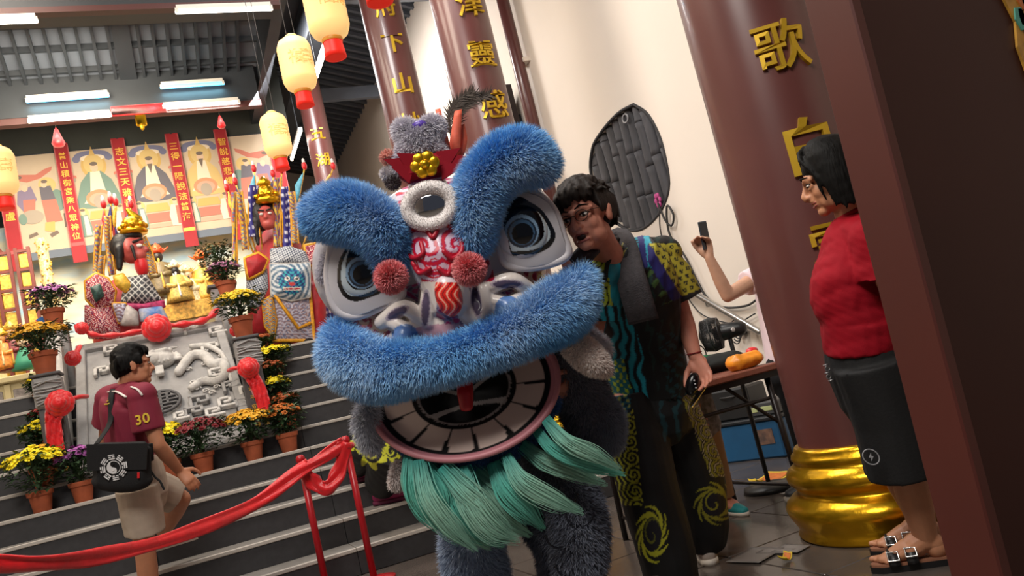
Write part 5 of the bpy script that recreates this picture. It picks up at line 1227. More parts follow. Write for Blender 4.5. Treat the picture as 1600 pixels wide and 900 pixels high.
def trouser_paint(C):
    q = pxs(C); x, y = q[:, 0], q[:, 1]; n1 = vnoise(C, 20, 3); wx = x+3*n1; K, YL, TQ, OL = rgb('#08080a'), rgb('#b7b52a'), rgb('#14667a'), rgb('#8f8a24'); c = np.tile(K, (len(C), 1)).astype(float)
    c += (n1*.0015)[:, None]
    # left edge strip of yellow scrolls, teal scales at the hip
    e = x-(y-640)*.10; m_ = (e < 990) & (y > 640) & (y < 790); s_ = np.sin(np.hypot(e-980, (y % 26)-13)*.9-1.4*np.arctan2((y % 26)-13, e-980)); c[m_ & (s_ > .15)] = YL
    m_ = (x < 985) & (y <= 650) & (y > 560); s_ = np.sin(wx*.45+y*.1)*np.sin(y*.42-x*.1); c[m_] = np.where((s_ > .35)[:, None], rgb('#b9bf5a'), np.where((s_ > -.2)[:, None], TQ, rgb('#0c2c3c')))[m_]
    m_ = (x > 1030) & (y < 690) & (x < 1075); c[m_ & (np.sin(wx*.28+2*n1) > .55)] = rgb('#123c44')
    # flame ring motifs
    for cx, cy, rx, ry, an in ((1019, 835, 15, 27, -.1), (1116, 787, 19, 20, 0)):
        dx, dy = x-cx, y-cy; rr = np.hypot(dx/rx, dy/ry); th = np.arctan2(dy, dx); fl = 1.42+.34*np.sin(th*8+2.2*(rr-1)*6); m_ = (rr > 1.0) & (rr < fl); c[m_] = YL if cx < 1100 else OL
        m_ = (rr < 1.0); c[m_] = rgb('#14121c'); sp = np.sin(rr*7-th); c[m_ & (sp > .86)] = rgb('#6a6a20') if cx < 1100 else OL
    # right side band
    b = x-(1068+(y-600)*.36); m_ = (b > -10) & (b < 34) & (y > 590) & (y < 745); s_ = np.sin(np.hypot(b-10, (y % 30)-15)*.8-1.3*np.arctan2((y % 30)-15, b-10)); c[m_ & (s_ > .25)] = OL
    c[m_ & (s_ < -.85)] = rgb('#b4a98c')
    return c
cloth('trousers', Pm, [('t', [J['pelvis']+UZ*.05, J['pelvis']-UZ*.10], [.175, .18], .8, 'round', fr_),
    ('t', spline([J['hipR']+UZ*.03, J['hipR']*.5+J['knR']*.5, J['knR'], JD(1040, 860, 3.36), JD(1052, 925, 3.34)], 10), [.125, .13, .132, .13, .128, .125, .122, .12, .115, .112]),
    ('t', spline([J['hipL']+UZ*.03, J['hipL']*.5+J['knL']*.5, J['knL'], JD(1096, 815, 3.64), JD(1096, 846, 3.66)], 10), [.12, .125, .13, .128, .125, .125, .122, .12, .116, .11])], .0055, M_shirt, 'wide black trousers with yellow flame motifs', .009, 6, 6, painter=trouser_paint, wdir=(1, 1, .4))
M_shoe = mat('pale_sneaker', '#a89a90', .6, var=.2, scale=25); M_sole = mat('shoe_sole', '#d8d0c6', .7); M_lace = mat('shoe_lace', '#e6e0d8', .7)
def shoe(P, an, toe, m=M_shoe, ms=M_sole, s_=1.0, laces=True, label=None):
    an = np.asarray(an, float); toe = np.asarray(toe, float); d = toe-an; d[2] = 0; d = nz_(d); L = .26*s_; heel = an-d*.07*s_; heel[2] = toe[2]-.03; u = np.cross(UZ, d)
    g = MB(); g.tube([heel+d*.02+UZ*.05*s_, heel+d*.10*s_+UZ*.055*s_, heel+d*.18*s_+UZ*.045*s_, heel+d*.25*s_+UZ*.035*s_], np.array([.040, .044, .046, .034])*s_, 14, flat=[1.1, 1.0, .85, .8], ref=UZ)
    g.tube([heel+d*.05*s_+UZ*.06*s_, heel+d*.05*s_+UZ*.11*s_], np.array([.042, .040])*s_, 14)
    o = link('shoe', remesh(g, .006, 2), m, P.t, label=label); so = MB(); 
    poly = [(-.01, -.034), (.08, -.034), (.17, -.044), (.25, -.038), (.285, -.01), (.285, .012), (.25, .038), (.17, .044), (.08, .036), (-.01, .034), (-.025, 0)]
    so.prism([(a*s_, b*s_) for a, b in poly], heel, d, u, UZ, .026*s_).build('sole', ms, o)
    if laces:
        for k in range(4): c = heel+d*(.12+.025*k)*s_+UZ*(.098-.010*k)*s_; MB().tube([c-u*.022*s_, c+UZ*.006*s_, c+u*.022*s_], .003*s_, 6).build('lace', M_lace, o)
    return o
shoe(Pm, J['anL'], J['toeL']); shoe(Pm, J['anR'], J['toeR'])
# things in his hand
w_, d_, n_, ts_ = Pm.hd['L']; hc = w_+d_*.095+n_*.030
t = thing('phone', 'pale edged phone held in the hand of the man in printed shirt', 'phone', hc)
pc = hc+d_*.055-ts_*.025; ax = nz_(JD(1078, 632, 3.27)-JD(1108, 588, 3.27)); n2 = nz_(np.cross(ax, -FWH)); pv = np.cross(n2, ax)
ro = np.stack([nz_(np.cross(ax, n2)), ax, n2], 1); pc = JD(1095, 612, 3.29)
MB().box(pc, (.070, .145, .008), rot=ro, bev=.004).build('body', mat('phone_black', '#0c0c0e', .2), t, smooth=False); MB().box(pc, (.072, .147, .005), rot=ro, bev=.002).build('frame', mat('phone_silver', '#c9c6c2', .25, metal=.8), t, smooth=False, label='silver frame')
t = thing('controller', 'black round edged device with buttons held in the hand of the man', 'device', JD(1082, 600, 3.24))
pc = JD(1082, 600, 3.24); MB().ell(pc, (.030, .022, .046), rot=np.stack([RTH, FWH, nz_(UZ*.9+RTH*.35)], 1)).build('housing', mat('device_black', '#0a0a0c', .25), t)
for k in range(3): MB().ell(pc-FWH*.022+UZ*(.012-.014*k)+RTH*.006, (.004, .003, .004), nu=8, nv=6).build('button', mat('button_white', '#b9b9bc', .4), t)

def JW(px, py, d): return at_d(px, py, d*.955)
# --- 2. woman in the red shirt, profile, hands behind her back
wf = nz_(-RTH*.92+FWH*.39)
J = dict(head=JW(1299, 278, 3.05), neck=JW(1331, 338, 3.06), chest=JW(1336, 412, 3.05), belly=JW(1344, 500, 3.05), pelvis=JW(1358, 570, 3.05),
    shL=JW(1352, 362, 3.20), elL=JW(1400, 470, 3.25), wrL=JW(1430, 545, 3.12), shR=JW(1366, 372, 2.90), elR=JW(1402, 478, 2.90), wrR=JW(1440, 545, 3.0),
    hipR=JW(1368, 590, 2.97), knR=JW(1418, 735, 2.99), anR=JW(1452, 860, 3.02), toeR=JW(1398, 885, 2.98), hipL=JW(1362, 588, 3.14), knL=JW(1400, 725, 3.14), anL=JW(1446, 838, 3.22), toeL=JW(1402, 848, 3.22))
for k, a in (('R', 0), ('L', 0)):
    J['an'+k][2] = .095; J['toe'+k][2] = .045
J['toeR'] = J['anR']+wf*.15-UZ*.05; J['toeL'] = J['anL']+wf*.15-UZ*.05
Pw = Person('person', 'woman with black bob in red shirt and black shorts watching from beside column', J, wf, wf*.97-UZ*.14, UZ-wf*.08, hs=1.02)
Pw.head().torso(w=(.155, .145, .15, .13, .07)).arm('L').arm('R').leg('L', (.09, .060, .040)).leg('R', (.09, .060, .040)).hand('L', RTH-UZ*.3, FWH, UZ).hand('R', RTH-UZ*.2, FWH, UZ)
Pw.build_body(.0052, mat('skin_woman', '#b9805f', .5, var=.05, scale=30, bump=.03, bscale=180, sss=.08)); Pw.face()
lk = []; rr = random.Random(9)
for i in range(150):
    a = rr.uniform(0, 6.283); x, y = .090*math.cos(a), -.012+.100*math.sin(a)
    if y > .030 and abs(x) < .085: 
        if y > .045 or rr.random() < .5: continue
    lowz = -.118+.03*max(0, y/.04)+rr.uniform(-.012, .012)
    lk.append((((x*.35, y*.35, .135), (x*.85, y*.85, .105), (x*1.04, y*1.04, .03), (x*1.04+.004*rr.random(), y*1.06, -.04), (x*.98, y*1.0, lowz)), (.014, .004)))
for i in range(26): q = -1 if i % 2 else 1; y = .045+.030*rr.random(); lk.append((((q*.01, .04, .132), (q*.05, .07, .105), (q*.078, .058, .055), (q*.088, .038, -.01), (q*.086, .018, -.07)), (.012, .004)))
hair_cap(Pw, dict(cap=[((0, -.018, .050), (.090, .100, .092)), ((0, -.035, -.035), (.090, .074, .085))], locks=lk), label='black chin length bob')
M_rshirt = mat('crimson_jersey', '#8c0519', .8, spec=.2, var=.06, scale=20, bump=.08, bscale=260)
Tz = [JW(1352, 548, 3.05), JW(1346, 505, 3.05), J['belly'], JW(1326, 450, 3.05), J['chest'], J['chest']*.45+J['neck']*.55, J['neck']]
cloth('shirt', Pw, [('t', spline(Tz, 18), np.interp(np.linspace(0, 6, 18), range(7), [.175, .178, .17, .172, .158, .13, .072]), .80, 'flat', wf),
    ('e', JW(1314, 447, 2.98), (.08, .08, .10)), ('e', JW(1309, 447, 3.12), (.08, .08, .10)),
    ('t', [J['chest']*.4+J['neck']*.6, J['shR']], [.09, .080]), ('t', [J['chest']*.4+J['neck']*.6, J['shL']], [.09, .075]),
    ('e', J['shR'], (.084, .084, .08)), ('t', [J['shR']-wf*.0, J['shR']*.5+JW(1374, 432, 2.9)*.5, JW(1374, 438, 2.90)], [.082, .088, .092]), ('t', [J['shL'], J['shL']*.35+J['elL']*.65], [.08, .092])], .006, M_rshirt, 'crimson short sleeved shirt', .008, 9, 4, wdir=(1, 1, 1.6))
MB().tube([J['neck']+.068*(wf*math.cos(a)*1.0+np.cross(UZ, wf)*math.sin(a))+UZ*(.006-.016*math.cos(a)) for a in np.linspace(0, 6.283, 25)[:-1]], .009, 8, closed=True).build('neckband', M_rshirt, Pw.t)
M_bshort = mat('black_shorts_cloth', '#0b0b0d', .8, bump=.1, bscale=120)
sh = cloth('shorts', Pw, [('t', [JW(1350, 530, 3.05), J['pelvis'], JW(1375, 620, 3.05)], [.165, .175, .168], .85, 'round', wf), ('t', [J['hipR']+UZ*.06, JW(1393, 660, 2.98), JW(1413, 742, 2.98)], [.135, .128, .122]), ('t', [J['hipL']+UZ*.06, JW(1388, 660, 3.14), JW(1405, 735, 3.14)], [.13, .122, .118])], .006, M_bshort, 'black knee length shorts', .006, 7, 7, 10)
# small ring emblem on the shorts, key ring at the belt
ec = JW(1361, 714, 2.86); M_emb = mat('pale_print', '#8d8d90', .6)
u_ = nz_(RT-FWH*.1); MB().tube([ec+.026*(u_*math.cos(a)+UZ*math.sin(a)) for a in np.linspace(0, 6.283, 29)[:-1]], .0022, 6, closed=True).build('ring_emblem', M_emb, Pw.t, label='pale ring emblem with a bolt')
MB().prism([(.002, .014), (-.008, -.002), (-.001, -.002), (-.003, -.014), (.008, .003), (.001, .003)], ec-FWH*.001, u_, UZ, -FWH, .002).build('bolt_emblem', M_emb, Pw.t, smooth=False)
kc = JW(1290, 570, 2.98); g = MB()
for k in range(5): p = kc+UZ*(-.014*k)+RTH*.003*math.sin(k*2); g.tube([p+.008*(RTH*math.cos(a)+(UZ if k % 2 else FWH)*math.sin(a)) for a in np.linspace(0, 6.283, 11)[:-1]], .0022, 5, closed=True)
g.build('key_chain', mat('chain_metal', '#9a9a9c', .3, metal=.9), Pw.t)
M_sand = mat('sandal_black', '#131214', .45); M_insole = mat('sandal_insole', '#8a5a42', .8); M_buck = mat('buckle_silver', '#d6d4d2', .2, metal=.9)
for k in 'RL':
    an, d = J['an'+k], wf-UZ*(wf@UZ); d = nz_(d); u = np.cross(UZ, d); heel = np.array([an[0], an[1], 0])-d*.055
    poly = [(-.01, -.030), (.08, -.032), (.17, -.044), (.235, -.036), (.262, -.008), (.258, .02), (.22, .04), (.15, .042), (.07, .034), (-.01, .030), (-.024, 0)]
    so = MB().prism(poly, heel, d, u, UZ, .022).build('sandal', M_sand, Pw.t, smooth=False, label='black two strap sandal'); MB().prism([(a*.97+.003, b*.95) for a, b in poly], heel+UZ*.022, d, u, UZ, .008).build('insole', M_insole, so, smooth=False)
    foot = MB(); foot.tube([an, an+d*.04-UZ*.02, heel+d*.16+UZ*.050, heel+d*.215+UZ*.042], [.040, .044, .040, .030], 14, flat=[1, .95, .62, .5], ref=UZ)
    foot.ell(heel+d*.03+UZ*.058, (.036, .036, .036))
    for i in range(5): foot.tube([heel+d*(.20-.010*abs(i-1))+u*(-.026+.0135*i)+UZ*.040, heel+d*(.248-.012*i)+u*(-.030+.0148*i)+UZ*.037], [.011 if i else .013, .009 if i else .012], 8)
    link('foot', remesh(foot, .004, 1), _M['skin_woman'], Pw.t)
    for q, hgt in ((.175, .062), (.115, .078)):
        st = MB(); S = [heel+d*q+u*(.052*math.cos(a))+UZ*(.024+hgt*.70*math.sin(a)) for a in np.linspace(0, math.pi, 15)]; V = []
        for p in S: V += [p-d*.019, p+d*.019]
        st_ = st.add(V, [(2*i, 2*i+1, 2*i+3, 2*i+2) for i in range(14)]).build('strap', M_sand, so); md_ = st_.modifiers.new('s', 'SOLIDIFY'); md_.thickness = .005
        sg = 1 if u@(-FWH) > 0 else -1
        c = heel+d*q+u*sg*.045+UZ*(.024+hgt*.50); nn = nz_(u*sg+UZ*.8); vv = nz_(np.cross(nn, d)); bk = MB()
        cor = [c+nn*.006+d*a*.018+vv*b*.016 for a, b in ((-1, -1), (1, -1), (1, 1), (-1, 1))]; bk.tube(cor, .0035, 6, closed=True); bk.build('buckle', M_buck, so, label='silver buckle')

# --- 3. man in the maroon polo shirt climbing the stairs
mf = nz_(FWH*.66+RTH*.75)
D3 = 4.72
J = dict(head=JD(207, 572, D3), neck=JD(196, 608, D3), chest=JD(194, 642, D3), belly=JD(203, 695, D3), pelvis=JD(218, 745, D3),
    shR=JD(222, 618, D3-.14), elR=JD(247, 695, D3-.17), wrR=JD(280, 735, D3-.02), shL=JD(172, 622, D3+.12), elL=JD(165, 690, D3+.2), wrL=JD(190, 740, D3+.3),
    hipR=JD(214, 760, D3-.10), knR=JD(226, 850, D3-.08), anR=JD(236, 955, D3-.02), toeR=JD(266, 968, D3), hipL=JD(226, 757, D3+.10), knL=JD(283, 780, D3+.22), anL=JD(252, 838, D3+.42), toeL=JD(270, 850, D3+.5))
J['anR'][2] = .09; J['toeR'] = J['anR']+nz_(mf)*.17-UZ*.055; J['toeL'] = J['anL']+nz_(mf)*.16-UZ*.05
Pl = Person('person', 'man in maroon polo shirt and khaki shorts with black shoulder bag climbing the stairs', J, mf, nz_(FWH*.58+RTH*.81), UZ)
Pl.head().torso().arm('L').arm('R').leg('L').leg('R').hand('R', RTH*.55-UZ*.8, -RTH*.4+FWH*.5, FWH*.3+RTH, curl=.35).hand('L', -UZ, RTH, FWH)
Pl.build_body(.006, M_skin2); Pl.face()
hair_cap(Pl, short_hair(12, 110, True, .022), m=M_hair, label='short black hair')
M_mar = mat('maroon_pique', '#7a1630', .75, var=.05, scale=20, bump=.06, bscale=280)
Tz = [JD(212, 735, D3), J['belly'], J['chest'], J['chest']*.5+J['neck']*.5, J['neck']]
lat = nz_(J['shR']-J['shL'])
shm = cloth('polo_shirt', Pl, [('t', spline(Tz, 16), np.interp(np.linspace(0, 4, 16), range(5), [.175, .17, .18, .165, .075]), .72, 'flat', nz_(mf)), ('t', [J['chest']*.4+J['neck']*.6, J['shR']], [.095, .076]), ('t', [J['chest']*.4+J['neck']*.6, J['shL']], [.095, .076]),
    ('e', J['shR'], (.082, .082, .078)), ('e', J['shL'], (.082, .082, .078)), ('t', [J['shR'], JD(233, 672, D3-.15)], [.078, .088]), ('t', [J['shL'], J['shL']*.4+J['elL']*.6], [.078, .088])], .007, M_mar, 'maroon polo shirt', .006, 8, 9)
MB().tube([J['neck']+.066*(RTH*math.cos(a)+FWH*math.sin(a))+UZ*.012 for a in np.linspace(0, 6.283, 25)[:-1]], .014, 8, closed=True, flat=1.2).build('collar', M_mar, Pl.t)
def surf_hit(o, px, py, off=.004):
    """point on the garment under a pixel ray"""
    d = Vector(ray(px, py)); ok, loc, n, _ = o.ray_cast(o.matrix_world.inverted()@Vector(CAM), d) if False else o.data and bvh_cast(o, px, py)
    return (np.array(loc)+np.array(n)*off, np.array(n)) if ok else (None, None)
from mathutils.bvhtree import BVHTree
_bv = {}
def bvh_cast(o, px, py):
    if o.name not in _bv:
        M_ = np.array(world_of(o)); c = coords(o.data)@M_[:3, :3].T+M_[:3, 3]
        _bv[o.name] = BVHTree.FromPolygons([tuple(x) for x in c], [tuple(p.vertices) for p in o.data.polygons])
    loc, n, i, dist = _bv[o.name].ray_cast(Vector(CAM), Vector(ray(px, py)).normalized())
    return loc is not None, loc, n, dist
def stripe(o, pts, r, name, m, parent):
    S = [surf_hit(o, *p)[0] for p in spline(np.array(pts, float), 14)]; S = [p for p in S if p is not None]
    if len(S) > 2: MB().tube(S, r, 6, flat=.5).build(name, m, parent)
M_pipe = mat('white_piping', '#d8cfc9', .7)
stripe(shm, [(170, 613), (182, 612), (198, 620)], .009, 'shoulder_stripe', M_pipe, Pl.t)
stripe(shm, [(206, 605), (215, 609), (222, 617)], .008, 'shoulder_stripe', M_pipe, Pl.t)
M_num = mat('yellow_number', '#d6b32e', .6)
def decal_text(o, txt, px, py, size, m, parent, name, u, up):
    P0, n = surf_hit(o, px, py, .003)
    if P0 is None: return
    me = glyph(txt, size, .004, .02); v = coords(me); u = nz_(u-n*(u@n)); w2 = nz_(np.cross(n, u)); w2 = w2 if w2@up > 0 else -w2
    set_coords(me, P0+np.outer(v[:, 0], u)+np.outer(v[:, 2], w2)+np.outer(-v[:, 1]+.003, n)); link(name, me, m, parent, smooth=False)
decal_text(shm, '3', 217, 656, .075, M_num, Pl.t, 'sleeve_number', RTH, UZ); decal_text(shm, '0', 228, 653, .075, M_num, Pl.t, 'sleeve_number', RTH*.7+FWH*.7, UZ)
P0, n0 = surf_hit(shm, 171, 627, .003)
if P0 is not None:
    g = MB(); u, v, n = frame(n0, UZ); g.ell(P0, (.016, .016, .004), nu=10, nv=6); g.tube([P0-u*.02-v*.02, P0-v*.026, P0+u*.02-v*.02], .004, 6); g.tube([P0-u*.012+v*.02, P0+v*.028, P0+u*.012+v*.02], .004, 6); g.build('back_emblem', M_num, Pl.t, label='small yellow emblem')
M_khaki = mat('khaki_cloth', '#b3a392', .8, var=.05, scale=20, bump=.06, bscale=200)
cloth('shorts', Pl, [('t', [JD(212, 722, D3), J['pelvis'], JD(222, 772, D3)], [.165, .17, .17], .8, 'round', nz_(mf)), ('t', [J['hipR'], JD(221, 800, D3-.09), JD(226, 832, D3-.08)], [.115, .115, .108]), ('t', [J['hipL'], J['hipL']*.5+J['knL']*.5, J['hipL']*.12+J['knL']*.88], [.115, .11, .10])], .007, M_khaki, 'khaki knee length shorts', .007, 8, 5)
shoe(Pl, J['anR'], J['toeR'], mat('dark_shoe', '#2a2a2c', .6), M_sole); shoe(Pl, J['anL'], J['toeL'], mat('dark_shoe'), M_sole)
# shoulder bag
bt = thing('shoulder_bag', 'black cloth shoulder bag with white eight trigram emblem on the climbing man', 'bag', JD(190, 725, D3-.15))
bc = JD(191, 727, D3-.30); bu = nz_(RT*.97+FW*.12); bvv = nz_(UP*.99); bn = nz_(np.cross(bu, bvv)); ro = np.stack([bu, bvv, bn], 1); M_bag = mat('black_canvas', '#0e0e10', .85, bump=.15, bscale=200)
g = MB(); g.box(bc, (.30, .25, .09), rot=ro, bev=.035); g.ell(bc-bvv*.08, (.16, .07, .055), rot=ro); me = remesh(g, .008, 3); c = coords(me); set_coords(me, c+normals(me)*(vnoise(c, 11, 4)*.006)[:, None]); bag = link('bag_body', me, M_bag, bt)
MB().prism([(-.150, -.02), (.150, -.02), (.155, .12), (-.155, .12)], bc-FWH*.052, bu, bvv, -FWH, .006).build('flap', M_bag, bt, smooth=False)
for pts in ([bc+bu*-.13+bvv*.12, JD(172, 660, D3-.16), JD(173, 625, D3-.12), JD(178, 606, D3-.04), JD(190, 612, D3+.14)], [bc+bu*.14+bvv*.11, JD(235, 720, D3-.22), JD(228, 690, D3+.12)]):
    S = spline(pts, 16); MB().tube(S, .018, 8, flat=.25).build('strap', M_bag, bt)
MB().tube(spline([bc+bu*.14-bvv*.02, JD(242, 745, D3-.26), JD(250, 752, D3-.25), JD(256, 764, D3-.25)], 10), .006, 6).build('loose_strap', M_bag, bt)
M_wp = mat('white_print', '#d4d4d4', .7); ec = bc-FWH*.060-bu*.015-bvv*.005; nn = -FWH
g = MB()
for i in range(8):
    a = i*math.pi/4+.2; r_ = nz_(bu*math.cos(a)+bvv*math.sin(a)); s_ = np.cross(nn, r_)
    for j in range(3):
        p = ec+r_*(.046+.010*j)
        if (i+j) % 3: g.box(p, (.034, .006, .002), rot=np.stack([s_, r_, nn], 1))
        else:
            for q in (-1, 1): g.box(p+s_*q*.010, (.013, .006, .002), rot=np.stack([s_, r_, nn], 1))
em = g.build('trigram_emblem', M_wp, bt, smooth=False, label='white ring of eight trigrams')
yy = [(.034*math.cos(a), .034*math.sin(a)) for a in np.linspace(math.pi/2, 3*math.pi/2, 16)]+[(.017*math.cos(a), -.017+.017*math.sin(a)) for a in np.linspace(-math.pi/2, math.pi/2, 9)]+[(-.017*math.cos(a), .017+.017*math.sin(a)) for a in np.linspace(-math.pi/2, math.pi/2, 9)]
MB().prism(yy, ec, bu, bvv, nn, .003).build('taiji_half', M_wp, em, smooth=False); MB().tube([ec+.034*(bu*math.cos(a)+bvv*math.sin(a)) for a in np.linspace(0, 6.283, 25)[:-1]], .002, 5, closed=True).build('taiji_ring', M_wp, em)
MB().ell(ec+bvv*.017+nn*.003, (.005, .005, .002), nu=8, nv=6).build('taiji_dot', M_bag, em); MB().ell(ec-bvv*.017+nn*.003, (.005, .005, .002), nu=8, nv=6).build('taiji_dot', M_wp, em)
MB().box(bc+bu*.11-bvv*.05-FWH*.058, (.012, .03, .004), rot=ro).build('red_tag', M_red, bt, smooth=False)

# --- 4. person behind the far column holding up a phone
J = dict(head=JD(1207, 352, 4.5), neck=JD(1213, 405, 4.5), chest=JD(1218, 450, 4.5), belly=JD(1226, 520, 4.5), pelvis=JD(1236, 575, 4.5), shR=JD(1180, 436, 4.42), elR=JD(1137, 462, 4.30), wrR=JD(1108, 402, 4.28), shL=JD(1252, 420, 4.6), elL=JD(1262, 500, 4.6), wrL=JD(1260, 560, 4.5),
    hipR=JD(1238, 585, 4.45), knR=JD(1266, 700, 4.42), anR=JD(1294, 795, 4.4), toeR=JD(1250, 810, 4.3), hipL=JD(1262, 580, 4.6), knL=JD(1285, 690, 4.6), anL=JD(1310, 780, 4.6), toeL=JD(1272, 795, 4.5))
for k in 'RL': J['an'+k][2] = .09; J['toe'+k] = J['an'+k]-RTH*.15-UZ*.055
Pp = Person('person', 'person in pale pink shirt behind the brown column, raising a phone with bent bare arm', J, -RTH, -RTH, UZ)
Pp.head().torso().arm('R', r=(.044, .036, .025)).arm('L').leg('L').leg('R').hand('R', UP*.9-RT*.25, -RT*.4-FW*.6, -RT, curl=.75, thumb=(.5, .85, .3)).hand('L', -UZ, FWH, RTH)
Pp.build_body(.006, mat('skin_fair', '#c99a80', .5, var=.05, scale=30, sss=.08)); Pp.face(); hair_cap(Pp, short_hair(15, 80, True, .02), label='black hair')
M_pink = mat('pale_pink_cotton', '#e3cfd6', .8)
cloth('shirt', Pp, [('t', [J['pelvis'], J['belly'], J['chest'], J['chest']*.4+J['neck']*.6, J['neck']], [.17, .17, .18, .15, .07], .7, 'flat', -RTH), ('t', [J['chest']*.4+J['neck']*.6, JD(1166, 443, 4.40)], [.09, .068]), ('t', [J['chest']*.4+J['neck']*.6, J['shL']*.5+J['elL']*.5], [.09, .08])], .008, M_pink, 'pale pink shirt', .005, 8, 3)
cloth('trousers', Pp, [('t', [J['pelvis']+UZ*.03, J['pelvis']-UZ*.06], [.16, .165], .8, 'round', -RTH), ('t', [J['hipR'], J['knR'], J['anR']+UZ*.03], [.10, .08, .065]), ('t', [J['hipL'], J['knL'], J['anL']+UZ*.03], [.10, .08, .065])], .009, mat('black_trouser', '#101014', .8), 'black trousers', .005, 7, 3)
for k in 'RL': shoe(Pp, J['an'+k], J['toe'+k], mat('dark_shoe'), M_sole)
pc = JD(1101, 368, 4.27); ax = nz_(UP*.97-RT*.2); ro = np.stack([nz_(RT*.8+FW*.6-ax*((RT*.8+FW*.6)@ax)), ax, nz_(np.cross(RT*.8+FW*.6, ax))], 1)
t = thing('phone', 'dark phone held upright in the raised hand in front of cream wall', 'phone', pc)
MB().box(pc, (.068, .150, .008), rot=ro, bev=.004).build('body', mat('phone_slate', '#3a424c', .25), t, smooth=False); MB().box(pc, (.060, .140, .0086), rot=ro, bev=.002).build('screen', mat('phone_glass', '#20262e', .12), t, smooth=False)
MB().ell(pc+ax*.055-ro[:, 2]*.005, (.008, .008, .002)).build('lens', mat('device_black'), t)

# --- 5. performer of the lion's tail, bent over behind the head, on the steps
zt_ = RISE*2
J = dict(head=JD(690, 470, 5.2), neck=JD(670, 500, 5.3), chest=JD(650, 530, 5.4), belly=JD(615, 575, 5.55), pelvis=JD(595, 620, 5.65), shR=JD(690, 540, 5.2), elR=JD(720, 570, 5.1), wrR=JD(750, 540, 5.0), shL=JD(620, 520, 5.5), elL=JD(660, 560, 5.3), wrL=JD(700, 560, 5.2),
    hipR=JD(612, 640, 5.58), knR=JD(612, 705, 5.50), anR=JD(612, 765, 5.62), toeR=JD(640, 780, 5.5), hipL=JD(585, 640, 5.75), knL=JD(572, 695, 5.75), anL=JD(570, 735, 5.95), toeL=JD(590, 745, 5.9))
J['anR'] = np.array([J['anR'][0], 5.95, zt_+.09]); J['toeR'] = J['anR']+np.array([.12, -.10, -.055]); J['anL'] = np.array([J['anL'][0], 6.25, RISE*3+.09]); J['toeL'] = J['anL']+np.array([.1, -.1, -.055])
Pt = Person('person', 'crouching tail performer behind the lion, black trousers with yellow swirls, magenta shoes', J, RTH*.5-FWH*.8, RTH*.7-FWH*.7-UZ*.3, UZ)
Pt.head().torso().arm('L').arm('R').leg('L').leg('R').hand('R', RTH, UZ, FWH).hand('L', RTH, UZ, FWH); Pt.build_body(.009); hair_cap(Pt, short_hair(22, 40, False, .02), .01)
def tail_paint(C):
    q = pxs(C); x, y = q[:, 0], q[:, 1]; K, YL = rgb('#0b0b0e'), rgb('#c2c42c'); c = np.tile(K, (len(C), 1)).astype(float)
    for cx, cy, r in ((583, 708, 17), (560, 693, 10), (612, 706, 11)):
        rr = np.hypot((x-cx)/r, (y-cy)/(r*1.1)); th = np.arctan2(y-cy, x-cx); m_ = (rr > .82) & (rr < 1.2+.28*np.sin(th*7+rr*3)); c[m_] = YL; sp = np.sin(rr*8-th); c[(rr < .7) & (sp > .6)] = YL
    return c
cloth('trousers', Pt, [('t', [J['belly'], J['pelvis'], J['pelvis']-UZ*.1], [.17, .19, .19], .85, 'round', RTH), ('t', [J['hipR'], J['knR'], J['anR']+UZ*.06], [.15, .16, .125]), ('t', [J['hipL'], J['knL'], J['anL']+UZ*.06], [.15, .145, .12])], .008, M_shirt, 'wide black trousers with yellow swirls', .008, 7, 5, painter=tail_paint)
cloth('shirt', Pt, [('t', [J['pelvis'], J['belly'], J['chest'], J['neck']], [.18, .185, .185, .09], .75, 'flat', RTH-FWH), ('t', [J['neck'], J['shR'], J['elR']], [.09, .08, .08]), ('t', [J['neck'], J['shL'], J['elL']], [.09, .08, .08])], .01, mat('black_collar'), 'black shirt')
M_mag = mat('magenta_shoe', '#8a1a52', .6, var=.15, scale=30)
for k in 'RL': shoe(Pt, J['an'+k], J['toe'+k], M_mag, mat('magenta_sole', '#5a1238', .7), 1.1, label='magenta shoe')

# --- 6. child half hidden behind the young man
b0 = at_z(1137, 806, 0)
def KC(dx, dy, z): return b0+RTH*dx+FWH*dy+UZ*z
J = dict(head=KC(-.03, .05, 1.00), neck=KC(-.03, .05, .88), chest=KC(-.03, .05, .78), belly=KC(-.03, .05, .64), pelvis=KC(-.03, .05, .54), shL=KC(-.15, .05, .83), elL=KC(-.17, .02, .68), wrL=KC(-.15, -.05, .58), shR=KC(.06, .05, .83), elR=KC(.05, .03, .68), wrR=KC(-.02, -.04, .60),
    hipR=KC(.02, .05, .52), knR=KC(.015, .02, .28), anR=KC(.02, .03, .07), toeR=KC(.06, -.06, .03), hipL=KC(-.10, .05, .52), knL=KC(-.11, .02, .28), anL=KC(-.12, .03, .07), toeL=KC(-.12, -.08, .03))
Pk = Person('person', 'child standing behind the young man, one tan trouser leg and teal shoe showing', J, -FWH, -FWH, UZ, hs=.85)
Pk.head().torso(w=(.10, .09, .105, .09, .05)).arm('L', r=(.035, .028, .02)).arm('R', r=(.035, .028, .02)).leg('L', (.06, .045, .03)).leg('R', (.06, .045, .03)).hand('L', -UZ, RTH, -FWH, sc=.75).hand('R', -UZ, RTH, -FWH, sc=.75)
Pk.build_body(.008); hair_cap(Pk, short_hair(31, 40, True, .02), .009)
cloth('shirt', Pk, [('t', [J['pelvis']-UZ*.06, J['belly'], J['chest'], J['neck']], [.135, .125, .14, .085], .8, 'round', FWH), ('t', [J['neck']-UZ*.05, J['shL'], J['elL']], [.06, .055, .06]), ('t', [J['neck']-UZ*.04, J['shR'], J['elR']], [.06, .055, .06])], .008, mat('grey_print_cotton', '#8b8280', .8, var=.4, scale=35), 'grey patterned shirt')
